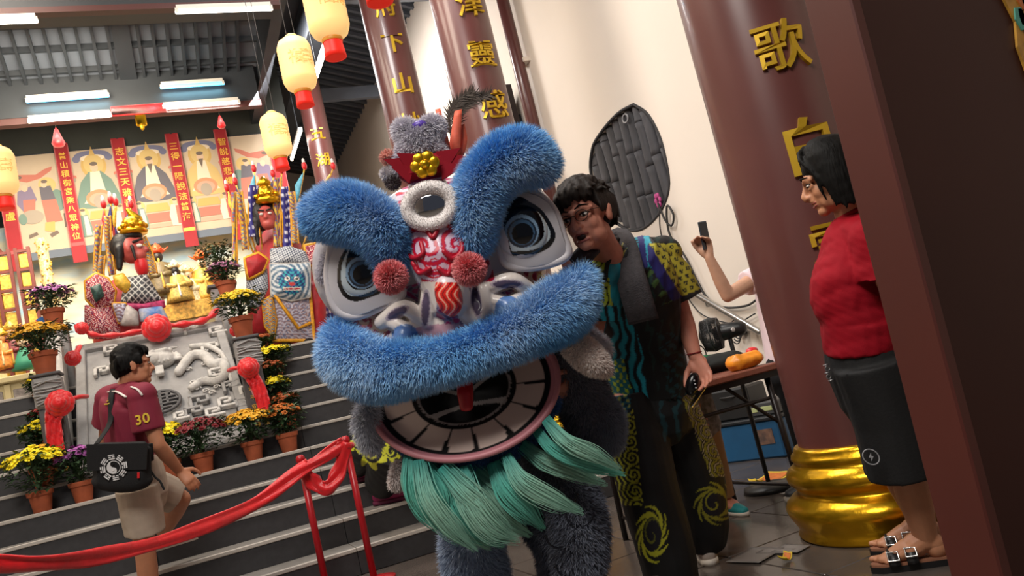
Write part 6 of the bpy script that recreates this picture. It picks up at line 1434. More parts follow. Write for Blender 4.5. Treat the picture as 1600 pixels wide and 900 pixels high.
cloth('trousers', Pk, [('t', [J['pelvis']+UZ*.04, J['pelvis']-UZ*.06], [.115, .12], .8, 'round', FWH), ('t', [J['hipR'], J['knR'], J['anR']+UZ*.02], [.075, .065, .055]), ('t', [J['hipL'], J['knL'], J['anL']+UZ*.02], [.075, .065, .055])], .008, mat('tan_cloth', '#a8825c', .8), 'tan trousers')
for k in 'RL': shoe(Pk, J['an'+k], J['toe'+k], mat('teal_shoe', '#1f8f96', .6), M_sole, .75, laces=False, label='teal shoe')

# --- 7. dancer crouching under the lion head
J = dict(head=JD(735, 430, 3.30), neck=JD(745, 490, 3.32), chest=JD(755, 560, 3.36), belly=JD(775, 660, 3.38), pelvis=JD(795, 740, 3.40), shL=JD(825, 520, 3.34), elL=JD(850, 590, 3.18), wrL=JD(835, 560, 3.05), shR=JD(675, 545, 3.34), elR=JD(640, 620, 3.18), wrR=JD(640, 600, 3.02),
    hipR=JD(755, 765, 3.36), knR=JD(735, 850, 3.02), anR=JD(760, 985, 3.12), toeR=JD(745, 1010, 2.98), hipL=JD(835, 760, 3.38), knL=JD(885, 850, 3.10), anL=JD(905, 960, 3.22), toeL=JD(900, 985, 3.1))
for k in 'RL': J['an'+k][2] = .09; J['toe'+k] = J['an'+k]-FWH*.16-UZ*.055
Pd = Person('person', 'dancer crouching inside the lion costume in pale blue fleece leggings', J, -FWH, -FWH, UZ)
Pd.head().torso().arm('L').arm('R').leg('L').leg('R').hand('R', -FWH, UZ, RTH).hand('L', -FWH, UZ, -RTH); Pd.build_body(.009)
hair_cap(Pd, short_hair(41, 40, True, .02), .01)
cloth('shirt', Pd, [('t', [J['pelvis'], J['belly'], J['chest'], J['neck']], [.18, .17, .185, .09], .75, 'flat', FWH), ('t', [J['neck'], J['shR'], J['elR']], [.09, .08, .07]), ('t', [J['neck'], J['shL'], J['elL']], [.09, .08, .07])], .01, mat('black_collar'), 'black shirt')
for k, cr, ct, lb in (('R', '#7f90ae', '#b9cbe6', 'pale blue fleece legging'), ('L', '#4a5060', '#8088a0', 'grey fleece legging')):
    g = MB(); a, b, c = J['hip'+k], J['kn'+k], J['an'+k]; g.tube([a, a*.4+b*.6, b], [.12, .12, .105], 16); g.tube([b, b*.5+c*.5, c+UZ*.03], [.105, .115, .10], 16)
    me = remesh(g, .014, 3); paint(me, np.tile(rgb(cr), (len(me.vertices), 1))); o = link('fleece_legging', me, M_furb, Pd.t, label=lb); fur('fur', me, 22000, .034, .0015, cr, ct, o, 50+ord(k), bend=(0, 0, -.35), wild=.5, clump=.3)
for k in 'RL': shoe(Pd, J['an'+k], J['toe'+k], mat('silver_shoe', '#a09a92', .35, metal=.4), M_sole)
# ------------------------------------------------------------------ altar: tables, screen, figures
def Q(px, py, y): return at_y(px, py, y)
M_crm = mat('altar_cream', '#c9b98a', .6, var=.08, scale=8); M_carv = mat('altar_grey_panel', '#8d8580', .7, var=.25, scale=30, bump=.4, bscale=40)
M_rb = mat('red_brown_wood', '#6a2a20', .5, var=.15, scale=10); M_gl = mat('bright_gold', '#e2b24a', .35, metal=.5, var=.3, scale=40)
# left altar table with carved panels
t = thing('altar_table', 'cream altar table with grey carved panels at the left edge', 'table', (-1.75, 9.55, PZ))
zt2 = Q(40, 583, 9.3)[2]
MB().box((-1.85, 9.55, zt2-.03), (1.5, .5, .06), bev=.01).build('table_top', M_crm, t, smooth=False)
MB().box((-1.85, 9.58, (PZ+zt2-.06)/2), (1.42, .42, zt2-.06-PZ)).build('carcass', M_crm, t, smooth=False)
for k in range(4):
    x = -1.33-.36*k; MB().box((x, 9.365, (PZ+zt2)/2-.05), (.27, .02, zt2-PZ-.16), bev=.006).build('carved_panel', M_carv, t, smooth=False)
    MB().box((x+.18, 9.36, (PZ+zt2)/2-.03), (.06, .03, zt2-PZ-.08), bev=.006).build('stile', M_crm, t, smooth=False)
# tall lattice screen
t = thing('lattice_screen', 'red brown lattice screen with gold infill standing left of the cloud mural', 'screen', (-1.45, 10.5, PZ))
for x in (-1.62, -1.47, -1.40, -1.27): MB().box((x, 10.5, PZ+.95), (.035, .05, 1.9)).build('post', M_rb, t, smooth=False)
for i in range(9):
    z = PZ+.10+.22*i
    for x, w_ in ((-1.545, .15), (-1.335, .13)): MB().box((x, 10.5, z), (w_, .035, .03)).build('rail', M_rb, t, smooth=False)
    if i < 8:
        for x, w_ in ((-1.545, .115), (-1.335, .095)): MB().box((x, 10.52, z+.11), (w_, .015, .17), bev=.006).build('gold_infill', M_gl, t, smooth=False)
t = thing('beaded_column', 'slim speckled gold column right of the lattice screen', 'column', (-1.14, 10.6, PZ))
g = MB(); g.tube([(-1.14, 10.6, PZ), (-1.14, 10.6, PZ+2.0)], .06, 14, cap='flat'); g.build('shaft', mat('speckled_gold', '#cdb887', .5, color2='#8d7444', scale=60), t)
g = MB()
for i in range(160): a = R_.uniform(0, 6.283); g.ell((-1.14+.065*math.cos(a), 10.6+.065*math.sin(a), PZ+R_.uniform(.02, 1.98)), .012, nu=6, nv=4)
g.build('beads', M_gl, t, kind='stuff')
# glowing gold shrine at left, behind the table
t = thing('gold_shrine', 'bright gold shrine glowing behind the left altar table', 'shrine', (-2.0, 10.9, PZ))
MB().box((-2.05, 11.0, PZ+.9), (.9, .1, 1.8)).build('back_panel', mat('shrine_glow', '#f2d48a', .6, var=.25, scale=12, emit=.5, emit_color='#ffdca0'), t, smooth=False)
for x in (-2.5, -1.68): MB().tube([(x, 10.85, PZ), (x, 10.85, PZ+1.9)], .05, 12, cap='flat').build('pillar', M_gl, t)
MB().box((-2.08, 10.85, PZ+1.95), (1.0, .25, .12), bev=.02).build('canopy', M_rb, t, smooth=False)
for k in range(6): MB().ell((-2.4+.14*k, 10.80, PZ+1.78), (.05, .03, .06)).build('canopy_tassel', M_gl if k % 2 else M_red, t)
# central altar stand with small figures
AY = 10.3; az_ = Q(290, 478, AY)[2]
t = thing('altar_stand', 'stepped altar stand with bright cloth under the small golden figures', 'stand', (0.0, AY, PZ))
MB().box((0.0, AY+.1, (PZ+az_)/2), (1.5, .7, az_-PZ), bev=.02).build('stand_body', M_crm, t, smooth=False); MB().box((0, AY-.27, az_-.1), (1.5, .02, .2), bev=.005).build('cloth_front', mat('gold_brocade', '#d7a84a', .6, var=.4, scale=30), t, smooth=False)
def deity(px, py_base, y, h, robe, crown, face, label, sash='#c8a040'):
    P = Q(px, py_base, y); t = thing('altar_figure', label, 'figurine', P, 'small altar figures')
    m1, m2, m3, m4 = mat('robe_'+robe, robe, .5, var=.35, scale=50), mat('crown_'+crown, crown, .4, metal=.3, var=.2, scale=40), mat('face_'+face, face, .5), mat('sash_'+sash, sash, .5, var=.3, scale=40)
    MB().lathe([(.32*h, 0), (.30*h, .1*h), (.22*h, .4*h), (.15*h, .62*h), (.06*h, .66*h)], P, 18).build('robe', m1, t)
    for s_ in (-1, 1): MB().tube([P+np.array([s_*.15*h, 0, .56*h]), P+np.array([s_*.26*h, -.06*h, .40*h]), P+np.array([s_*.06*h, -.2*h, .36*h])], [.07*h, .09*h, .06*h], 10).build('sleeve', m1, t)
    hd_ = MB(); hd_.ell(P+np.array([0, -.02*h, .75*h]), (.085*h, .09*h, .11*h)); hd_.ell(P+np.array([0, -.10*h, .745*h]), (.018*h, .025*h, .025*h)); hd_.build('head', m3, t)
    g = MB(); g.lathe([(.10*h, .82*h), (.13*h, .86*h), (.11*h, .90*h), (.07*h, .98*h), (.0, 1.04*h)], P, 14)
    for s_ in (-1, 1): g.tube([P+np.array([s_*.10*h, 0, .85*h]), P+np.array([s_*.2*h, 0, .92*h])], [.025*h, .01*h], 6)
    for k in range(7): a = k*6.283/7; g.ell(P+np.array([.11*h*math.cos(a), .11*h*math.sin(a), .90*h]), .025*h, nu=6, nv=4)
    g.build('crown', m2, t)
    MB().tube([P+np.array([-.06*h, -.10*h, .66*h]), P+np.array([0, -.13*h, .50*h]), P+np.array([.02*h, -.3*h, .1*h])], [.03*h, .045*h, .05*h], 8, flat=.5).build('sash', m4, t)
    MB().tube([P+np.array([0, -.10*h, .68*h]), P+np.array([0, -.13*h, .58*h])], [.045*h, .01*h], 8, flat=.6).build('beard', m4 if face != '#e3c4a0' else mat('black_beard', '#17120f', .7), t)
deity(258, 462, AY-.1, .62, '#6a5a3a', '#e0522a', '#2c2422', 'dark faced altar figure with flame red crown')
deity(283, 472, AY-.2, .50, '#b89a4a', '#e8d9b0', '#1c1a1c', 'gold robed altar figure with black and white face', '#f0ece0')
deity(303, 478, AY-.1, .50, '#e6d9b4', '#f0dc9a', '#e3c4a0', 'cream robed altar figure in the middle of the group')
deity(326, 470, AY-.05, .62, '#e0b04a', '#d8642a', '#e3c4a0', 'golden altar figure nearest the pink flower pot')
deity(236, 470, AY+.05, .50, '#8a3a2a', '#e6c25a', '#c9906a', 'small red robed altar figure half behind the left robed puppet')
deity(10, 578, 9.45, .42, '#e0862a', '#f0c040', '#d9a060', 'orange robed figurine at the left edge on the altar table', '#f6e0a0')
deity(26, 578, 9.5, .50, '#7a1c24', '#d9b04a', '#d9b79a', 'dark red robed figurine on the left altar table')
P = Q(40, 577, 9.42); t = thing('doll', 'small doll in spreading green and white dress on left altar table', 'doll', P)
MB().lathe([(.12, 0), (.10, .08), (.05, .18), (.035, .22)], P, 18).build('dress', mat('doll_green', '#3f9a78', .6), t)
for s_ in (-1, 1): MB().prism([(0, 0), (.17*s_, .02), (.15*s_, .11), (.02*s_, .17)], P+np.array([0, .0, 0]), (1, 0, 0), (0, 0, 1), (0, -1, 0), .01).build('white_wing', mat('doll_white', '#dcd6d0', .7), t, smooth=False)
MB().ell(P+np.array([0, 0, .27]), (.04, .04, .05)).build('head', mat('face_#e3c4a0'), t); MB().ell(P+np.array([0, .01, .30]), (.045, .045, .035)).build('hair', mat('doll_gold', '#e2b63a', .5), t)
P = Q(76, 520, 9.0); t = thing('paper_fan', 'small bright pink, blue and green folded fan behind the gold flower pot', 'fan', (P[0], P[1], PZ))
for k, c in enumerate(('#c8326a', '#3a7ac8', '#7ab0e0', '#3a9a5a')): MB().prism([(0, 0)]+[(.17*math.cos(math.radians(150-30*k-a)), .17*math.sin(math.radians(150-30*k-a))) for a in (0, 10, 20, 30)], P, (1, 0, 0), (0, 0, 1), (0, -1, 0), .008).build('fan_blade', mat('fan_'+c, c, .6), t, smooth=False)
MB().tube([P, (P[0], P[1], PZ)], .012, 8, cap='flat').build('stick', M_rb, t)
for px, py, w_, h_, z0 in ((40, 455, .5, .02, 0),): pass

# big robed puppets on the platform
M_pnt = mat('painted_cloth', attr=True, rough=.65)
M_trim = mat('gold_trim', '#d99a22', .5, metal=.25, var=.2, scale=40, bump=.3, bscale=60)
M_robe = mat('puppet_red', '#a3121c', .6, var=.15, scale=14, bump=.2, bscale=20)
M_navy = mat('puppet_navy', '#26286e', .6, var=.25, scale=30); M_yel = mat('puppet_yellow', '#d8b03a', .55, var=.2, scale=40); M_sky = mat('puppet_sky', '#5aa6c0', .55, var=.2, scale=30)
M_pface = mat('puppet_face', '#b8524a', .45, var=.05, scale=10); M_phair = mat('puppet_hair', '#14100f', .5, bump=.2, bscale=40)
def panel(pts, y, name, m, parent, thick=.03, bulge=.05, trim=None, painter=None, label=None, tr=.014):
    """padded cloth panel: an outline in the frame of the figure, bulging forward in the middle"""
    S = np.array(pts, float); c = S.mean(0); n = len(S); V = []; F = []; ring_ = [1., .75, .5, .25]
    for r in ring_:
        for p in S: q = c+(p-c)*r; V.append(Q(q[0], q[1], y-bulge*(1-r*r)))
    V.append(Q(c[0], c[1], y-bulge))
    for k in range(3):
        for j in range(n): F.append((k*n+j, k*n+(j+1) % n, (k+1)*n+(j+1) % n, (k+1)*n+j))
    for j in range(n): F.append((3*n+j, 3*n+(j+1) % n, 4*n))
    me = bpy.data.meshes.new(name); me.from_pydata([list(v) for v in V], [], F); me.update()
    if painter:
        bm = bmesh.new(); bm.from_mesh(me); bmesh.ops.subdivide_edges(bm, edges=bm.edges[:], cuts=4, use_grid_fill=True); bm.to_mesh(me); bm.free(); paint(me, painter(pxs(coords(me))))
    o = link(name, me, m, parent, label=label); md_ = o.modifiers.new('s', 'SOLIDIFY'); md_.thickness = thick; md_.offset = 0
    if trim: MB().tube([Q(p[0], p[1], y-.01) for p in S], tr, 6, closed=True).build('edging', trim, o)
    return o
def dense(pts, k=6): 
    P = np.array(pts, float); P2 = np.vstack([P, P[:1]]); return [tuple(P2[i]+(P2[i+1]-P2[i])*j/k) for i in range(len(P)) for j in range(k)]
def net(q): 
    a, b = (q[:, 0]+q[:, 1])/3.0, (q[:, 0]-q[:, 1])/3.0; m_ = (np.abs(np.sin(a)) < .32) | (np.abs(np.sin(b)) < .32); return np.where(m_[:, None], rgb('#c9c9c4'), rgb('#35363c'))
def checks(q):
    return np.where(((np.floor((q[:, 0]+q[:, 1]*.4)/2.4)+np.floor((q[:, 1]-q[:, 0]*.3)/2.4)) % 2 > .5)[:, None], rgb('#d0d4d8'), rgb('#4a5266'))
def floral(q):
    s_ = np.sin(q[:, 0]*1.5+2*np.sin(q[:, 1]*.5))*np.sin(q[:, 1]*1.3+1.5*np.sin(q[:, 0]*.6)); return np.where((s_ > .28)[:, None], rgb('#e0c8c4'), np.where((s_ < -.55)[:, None], rgb('#3a1a50'), rgb('#a81624')))
def beast(q):
    x, y = q[:, 0]-456, q[:, 1]-438; c = np.tile(rgb('#a9b3b8'), (len(q), 1)).astype(float)
    s_ = np.sin(np.hypot(x+18, y)*.9-1.5*np.arctan2(y, x+18)); c[s_ > .3] = rgb('#4a6a86'); c[s_ < -.6] = rgb('#d6dade')
    f_ = np.hypot(x/20, (y-2)/19) < 1; s2 = np.sin(np.abs(x)*.8+y*.3)*np.sin(y*.7); c[f_] = np.where((s2 > .2)[:, None], rgb('#2fa0a8'), np.where((s2 > -.4)[:, None], rgb('#1f4f8e'), rgb('#152a5a')))[f_]
    for s_ in (-1, 1): e = np.hypot((np.abs(x)-7)/4, (y+2)/3.4); c[e < 1] = rgb('#e6e2da'); c[e < .5] = rgb('#14121a')
    c[np.hypot(x/4.5, (y-6)/3) < 1] = rgb('#c03a3a'); c[(np.abs(y-13) < 2.5) & (np.abs(x) < 13)] = rgb('#d6d2cc'); c[(np.abs(y-13) < 1) & (np.abs(x) < 12)] = rgb('#b82a3a')
    return c
def sea(q):
    s_ = np.sin(np.hypot((q[:, 0] % 12)-6, (q[:, 1] % 10)-10)*1.3); return np.where((s_ > .3)[:, None], rgb('#b9b4c2'), np.where((s_ > -.4)[:, None], rgb('#5a6a8e'), rgb('#8a6a6a')))
def patt_navy(q): s_ = np.abs(((q[:, 1]+.3*q[:, 0]) % 12)-6); return np.where(((s_ < 2.2) & (np.sin(q[:, 0]*1.1) > -.3))[:, None], rgb('#d8d8e6'), rgb('#2a2478'))
def patt_yel(q): s_ = np.sin(q[:, 1]*1.1+2*np.sin(q[:, 0]*.8)); return np.where((s_ > .55)[:, None], rgb('#4a6a9a'), np.where((s_ < -.7)[:, None], rgb('#a83a2a'), rgb('#dcb844')))
def flag(tip, foot, y, cols, parent, wd=9, tipc=M_red):
    p0, p1 = Q(*foot, y), Q(*tip, y); MB().tube([p0, p1], .010, 6).build('flag_pole', M_gl, parent)
    MB().ell(p1+UZ*.02, (.03, .03, .05), nu=10, nv=8).build('flag_tip', tipc, parent); MB().ell(p1+UZ*.075, (.018, .018, .04), nu=8, nv=6).build('white_tuft', mat('doll_white'), parent)
    a = np.array(tip, float); b = np.array(foot, float)
    for k, m_ in enumerate(cols):
        f0 = .04+.30*k; q0 = a+(b-a)*f0; q1 = a+(b-a)*(f0+.36); s_ = 1 if k % 2 else -1
        panel(dense([tuple(q0), tuple(q0*.55+q1*.45+np.array([s_*wd, 2])), tuple(q1+np.array([s_*wd*.3, 4])), tuple(q1)], 3), y-.012*k, 'flag', m_, parent, .012, .02)
def ribbon_px(pts, w_, y, name, m, parent, painter=None, trim=None):
    S = spline(np.array(pts, float), 12); L_, R2 = [], []
    for i in range(12): d = S[min(11, i+1)]-S[max(0, i-1)]; n_ = np.array([-d[1], d[0]]); n_ = n_/np.linalg.norm(n_); L_.append(S[i]+n_*w_/2); R2.append(S[i]-n_*w_/2)
    me_pts = L_+R2[::-1]; V = []; F = []
    for i in range(12):
        for j in range(5): q = L_[i]+(R2[i]-L_[i])*j/4; V.append(Q(q[0], q[1], y-.02*math.sin(j*1.57)-.012*math.sin(i*.8)))
    F = [(i*5+j, i*5+j+1, i*5+j+6, i*5+j+5) for i in range(11) for j in range(4)]
    me = bpy.data.meshes.new(name); me.from_pydata([list(v) for v in V], [], F); me.update()
    if painter:
        bm = bmesh.new(); bm.from_mesh(me); bmesh.ops.subdivide_edges(bm, edges=bm.edges[:], cuts=3, use_grid_fill=True); bm.to_mesh(me); bm.free(); paint(me, painter(pxs(coords(me))))
    o = link(name, me, m, parent); md_ = o.modifiers.new('s', 'SOLIDIFY'); md_.thickness = .012
    if trim:
        for E_ in (L_, R2): MB().tube([Q(p[0], p[1], y-.01) for p in E_], .009, 5).build('edging', trim, o)
    return o

# left puppet, in profile to the right
Y1_ = 9.05
t = thing('robed_puppet', 'large robed puppet with pink face and gold crown above the slab, facing right', 'puppet', (-.15, Y1_, PZ), 'robed processional puppets')
b_ = Q(195, 470, Y1_+.15)
MB().lathe([(.42, PZ), (.40, PZ+.3), (.32, PZ+.7), (.22, b_[2]+.1), (.10, b_[2]+.25)], (b_[0], Y1_+.28, 0), 24).build('robe', M_robe, t)
hc_ = Q(204, 390, Y1_); g = MB(); g.ell(hc_, (.115, .12, .15)); g.ell(hc_+np.array([.085, -.02, .05]), (.06, .075, .06)); g.tube([hc_+np.array([.11, -.03, .01]), hc_+np.array([.15, -.04, -.03])], [.025, .028], 8); g.ell(hc_+np.array([.07, -.03, -.08]), (.07, .08, .07)); g.ell(hc_+np.array([-.02, -.11, -.01]), (.025, .02, .045))
link('head', remesh(g, .012, 1), M_pface, t, label='pink face in profile')
g = MB(); g.ell(hc_+np.array([-.06, .03, .04]), (.135, .13, .16)); g.ell(hc_+np.array([.02, .02, .14]), (.12, .12, .06)); g.tube([hc_+np.array([-.10, -.08, 0]), hc_+np.array([-.13, -.08, -.2])], [.05, .03], 8); link('hair', remesh(g, .014, 1), M_phair, t)
for a in ((.10, -.10, .01), (.09, -.105, .035)): pass
MB().ell(hc_+np.array([.085, -.085, .01]), (.035, .015, .02)).build('eye', mat('eye_white'), t); MB().tube([hc_+np.array([.04, -.11, .05]), hc_+np.array([.12, -.07, .075])], .014, 6).build('eyebrow', M_phair, t)
MB().tube([hc_+np.array([.02, -.12, 0]), hc_+np.array([.03, -.13, -.14])], [.02, .01], 6).build('sideburn', M_phair, t)
g = MB(); g.ell(hc_+np.array([.075, -.02, -.19]), (.07, .08, .12)); link('beard', remesh(g, .014, 1), M_red, t, label='red beard')
g = MB(); cz = Q(207, 352, Y1_); g.ell(cz, (.11, .11, .10)); g.lathe([(.13, -.10), (.14, -.07), (.12, -.04)], cz, 16); g.tube([cz+np.array([.05, 0, .05]), cz+np.array([-.02, 0, .17])], [.06, .02], 8); g.ell(cz+np.array([.09, -.05, -.02]), .04)
for k in range(8): a = k*.785; g.ell(cz+np.array([.12*math.cos(a), .12*math.sin(a), -.02]), .03, nu=8, nv=6)
g.build('crown', M_gold, t)
ribbon_px([(222, 372), (232, 395), (240, 428)], 12, Y1_-.02, 'crown_ribbon', M_pnt, t, patt_yel, M_trim)
for pts in ([(168, 338), (170, 380), (176, 430)], [(155, 352), (152, 400), (150, 440)], [(160, 400), (158, 430), (166, 455)]): ribbon_px(pts, 9, Y1_+.04-.03*(pts[0][0] > 160), 'back_ribbon', M_pnt, t, patt_yel, M_trim)
for tp, ft, cs in (((162, 322), (176, 420), [M_red, M_yel]), ((173, 315), (182, 420), [M_navy, M_robe]), ((181, 318), (178, 420), [M_yel, M_navy]), ((205, 322), (184, 420), [M_navy, M_navy])): flag(tp, ft, Y1_+.12, cs, t, 6)
panel(dense([(197, 435), (228, 430), (252, 470), (225, 477), (190, 474)]), Y1_-.10, 'chest_plate', M_pnt, t, .03, .10, None, net, 'grey netted chest plate')
panel(dense([(190, 474), (225, 476), (256, 470), (258, 480), (215, 484), (188, 482)]), Y1_-.10, 'plate_border', mat('pink_brocade', '#b83a6a', .6, var=.3, scale=30), t, .03, .06)
panel(dense([(134, 440), (150, 428), (168, 436), (180, 455), (176, 478), (150, 482), (136, 468)]), Y1_-.14, 'shoulder_lappet', M_pnt, t, .04, .10, M_trim, floral, tr=.022); panel(dense([(142, 450), (156, 444), (162, 462), (150, 472)]), Y1_-.26, 'lappet_medallion', mat('dark_jade', '#2a4a44', .5, var=.5, scale=40), t, .02, .03)
panel(dense([(178, 432), (192, 428), (206, 448), (196, 456), (182, 446)]), Y1_-.15, 'collar_lappet', M_yel, t, .03, .05, M_trim)
panel(dense([(134, 478), (176, 474), (186, 505), (186, 528), (140, 528), (134, 508)]), Y1_-.12, 'skirt_panel', M_pnt, t, .03, .10, None, floral, 'red and white floral robe panel')
panel(dense([(176, 474), (196, 474), (200, 500), (186, 505)]), Y1_-.18, 'waist_panel', M_pnt, t, .03, .05, M_trim, sea)
panel(dense([(200, 478), (214, 488), (216, 508), (190, 508), (192, 488)]), Y1_-.20, 'silver_cloth', mat('silver_cloth', '#b9b4b0', .5, var=.2, scale=20), t, .03, .05)
panel(dense([(218, 484), (252, 480), (262, 498), (220, 502)]), Y1_-.16, 'stripe_cloth', mat('stripe_cloth', '#d6d2cc', .6, color2='#4a78b8', scale=8), t, .03, .05)

# right puppet, facing left, taller, at the platform edge
Y2_ = 9.0
t = thing('robed_puppet', 'tall robed puppet with blue beast face tabard between flower pots and lion', 'puppet', (1.2, Y2_, PZ), 'robed processional puppets')
b_ = Q(452, 470, Y2_+.25); MB().lathe([(.36, PZ+.06), (.36, PZ+.4), (.32, PZ+.8), (.26, PZ+1.2), (.12, PZ+1.4)], (b_[0], Y2_+.32, 0), 24).build('robe', M_robe, t)
hc_ = Q(416, 340, Y2_); g = MB(); g.ell(hc_, (.10, .11, .14)); g.ell(hc_+np.array([-.04, -.08, .05]), (.05, .04, .04)); g.ell(hc_+np.array([-.02, -.11, -.02]), (.025, .03, .03)); g.ell(hc_+np.array([0, -.05, -.09]), (.07, .07, .06)); link('head', remesh(g, .012, 1), M_pface, t, label='dark pink face')
g = MB(); g.ell(hc_+np.array([-.06, .04, .03]), (.10, .11, .17)); g.ell(hc_+np.array([.06, .05, .03]), (.08, .10, .15)); g.tube([hc_+np.array([-.12, 0, -.02]), hc_+np.array([-.14, 0, -.28])], [.05, .02], 8); link('hair', remesh(g, .014, 1), M_phair, t)
for s_ in (-1, 1): MB().ell(hc_+np.array([-.015+s_*.045, -.115, .015]), (.022, .012, .014)).build('eye', mat('eye_white'), t); MB().tube([hc_+np.array([-.015+s_*.02, -.12, .05]), hc_+np.array([-.015+s_*.075, -.105, .065])], .010, 6).build('eyebrow', M_phair, t)
cz = Q(416, 303, Y2_); g = MB(); g.ell(cz, (.10, .10, .11)); g.lathe([(.12, -.12), (.135, -.08), (.12, -.04)], cz, 16); g.lathe([(.06, .08), (.08, .12), (.02, .2)], cz, 12)
for k in range(9): a = k*.698; g.ell(cz+np.array([.12*math.cos(a), .12*math.sin(a), -.03]), .032, nu=8, nv=6)
g.build('crown', M_gold, t)
for tp, ft, cs, wd in (((355, 296), (398, 400), [M_yel, M_yel], 7), ((368, 286), (402, 400), [M_navy, M_yel], 7), ((397, 266), (410, 390), [M_sky, M_sky], 10), ((427, 274), (428, 390), [M_navy, M_yel], 8), ((440, 268), (440, 390), [M_sky, M_navy], 9), ((476, 262), (452, 390), [M_sky, M_yel], 10), ((521, 262), (470, 392), [M_yel, M_robe], 9)): flag(tp, ft, Y2_+.14, cs, t, wd)
for pts, w_, pa in (([(433, 278), (433, 330), (434, 386)], 11, patt_yel), ([(445, 292), (448, 345), (450, 400)], 13, patt_navy), ([(456, 300), (460, 340), (462, 380)], 9, patt_yel), ([(366, 300), (367, 360), (368, 420)], 6, patt_yel), ([(374, 300), (380, 345), (384, 390)], 9, patt_yel), ([(397, 290), (396, 330), (398, 370)], 16, patt_navy)):
    ribbon_px(pts, w_, Y2_-.04+.002*w_, 'hanging_ribbon', M_pnt, t, pa, M_trim)
panel(dense([(423, 390), (452, 386), (476, 394), (484, 414), (452, 412), (423, 414)]), Y2_-.06, 'shoulder_plate', M_pnt, t, .03, .08, None, checks, 'silver checked shoulder plate')
panel(dense([(422, 413), (484, 411), (484, 464), (455, 470), (424, 462)]), Y2_-.10, 'beast_tabard', M_pnt, t, .03, .10, mat('silver_cloth'), beast, 'silver tabard with blue beast face')
panel(dense([(424, 452), (484, 456), (491, 532), (428, 532), (426, 490)]), Y2_-.04, 'skirt_tabard', M_pnt, t, .03, .06, M_trim, sea, tr=.022)
MB().tube([Q(430, 462, Y2_-.12), Q(450, 490, Y2_-.13), Q(466, 513, Y2_-.12), Q(484, 505, Y2_-.08)], .02, 6).build('diagonal_sash', M_trim, t)
panel(dense([(383, 404), (404, 396), (418, 406), (410, 424), (388, 436)]), Y2_-.10, 'left_sleeve', M_robe, t, .04, .06, M_trim, tr=.024)
panel(dense([(386, 432), (416, 420), (418, 450), (404, 480), (386, 478)]), Y2_-.05, 'sleeve_panel', M_pnt, t, .03, .06, None, checks)
panel(dense([(424, 462), (432, 500), (428, 528), (414, 510), (410, 470)]), Y2_-.08, 'side_lappet', M_pnt, t, .03, .05, M_trim, patt_yel)
panel(dense([(389, 470), (412, 462), (424, 520), (392, 524)]), Y2_+.02, 'robe_fold', M_robe, t, .04, .08)
panel(dense([(476, 384), (500, 380), (508, 398), (500, 417), (480, 414)]), Y2_-.02, 'shoulder_lappet', M_pnt, t, .03, .06, M_trim, floral, tr=.022)
panel(dense([(493, 417), (516, 412), (519, 460), (508, 468), (496, 452)]), Y2_+.0, 'long_lappet', M_pnt, t, .03, .05, M_trim, patt_navy, tr=.018)
panel(dense([(484, 440), (506, 440), (508, 530), (490, 536)]), Y2_+.06, 'robe_fold', M_robe, t, .04, .06)
for px in (442, 481): p = Q(px, 532, Y2_-.02); MB().ell((p[0], p[1]+.04, PZ+.045), (.08, .12, .045)).build('boot', M_phair, t)
MB().tube([(1.3, Y2_+.1, PZ+.02), (1.3, Y2_+.1, PZ+.3)], .08, 10).build('leg_post', M_robe, t)
# third puppet, mostly hidden behind the lion
t = thing('robed_puppet', 'red and navy robed puppet half hidden behind left brow of the lion', 'puppet', (1.9, 10.1, PZ), 'robed processional puppets')
b_ = Q(548, 450, 10.1); MB().lathe([(.34, PZ), (.34, PZ+.5), (.28, PZ+1.1), (.10, PZ+1.45)], (b_[0], 10.1, 0), 24).build('robe', M_robe, t)
MB().ell((b_[0], 10.1, PZ+1.6), (.12, .12, .15)).build('head', M_pface, t); MB().ell((b_[0], 10.13, PZ+1.66), (.13, .13, .13)).build('hair', M_phair, t); MB().lathe([(.13, 0), (.15, .05), (.10, .1), (.03, .2)], (b_[0], 10.1, PZ+1.73), 14).build('crown', M_gold, t)
panel(dense([(505, 478), (520, 470), (530, 490), (526, 540), (508, 534)]), 9.75, 'skirt_tabard', M_pnt, t, .03, .05, M_trim, patt_navy)
# ------------------------------------------------------------------ right side: relief, rail, cables, table, fan, boxes
WX = 4.395
def W_(px, py, off=0.): return at_x(px, py, WX-off)
# leaf shaped window showing grey bamboo relief
t = thing('bamboo_relief', 'leaf shaped dark panel of grey bamboo stems set in the cream wall', 'relief', W_(985, 260))
k = len(LEAFP); poly2 = np.array([[p[1], p[2]] for p in LEAFP])
MB().tube([p+np.array([.004, 0, 0]) for p in LEAFP], .016, 8, closed=True).build('rim', mat('relief_rim', '#2a282a', .7), t)
y0, y1_ = poly2[:, 0].min(), poly2[:, 0].max(); z0, z1 = poly2[:, 1].min(), poly2[:, 1].max(); nb_ = 10; st = (y1_-y0)/nb_
MB().box((WX+.16, (y0+y1_)/2, (z0+z1)/2), (.02, y1_-y0+.1, z1-z0+.1)).build('dark_ground', mat('bamboo_ground', '#0c0b0c', .9), t, smooth=False)
M_bam = mat('grey_bamboo', '#47464a', .7, var=.25, scale=12, bump=.1, stretch=(1, 1, .2))
def span(yy):
    zz = []
    for i in range(k):
        (ya_, za_), (yb_, zb_) = poly2[i], poly2[(i+1) % k]
        if (ya_ > yy) != (yb_ > yy): zz.append(za_+(zb_-za_)*(yy-ya_)/(yb_-ya_))
    return (min(zz), max(zz)) if len(zz) > 1 else None
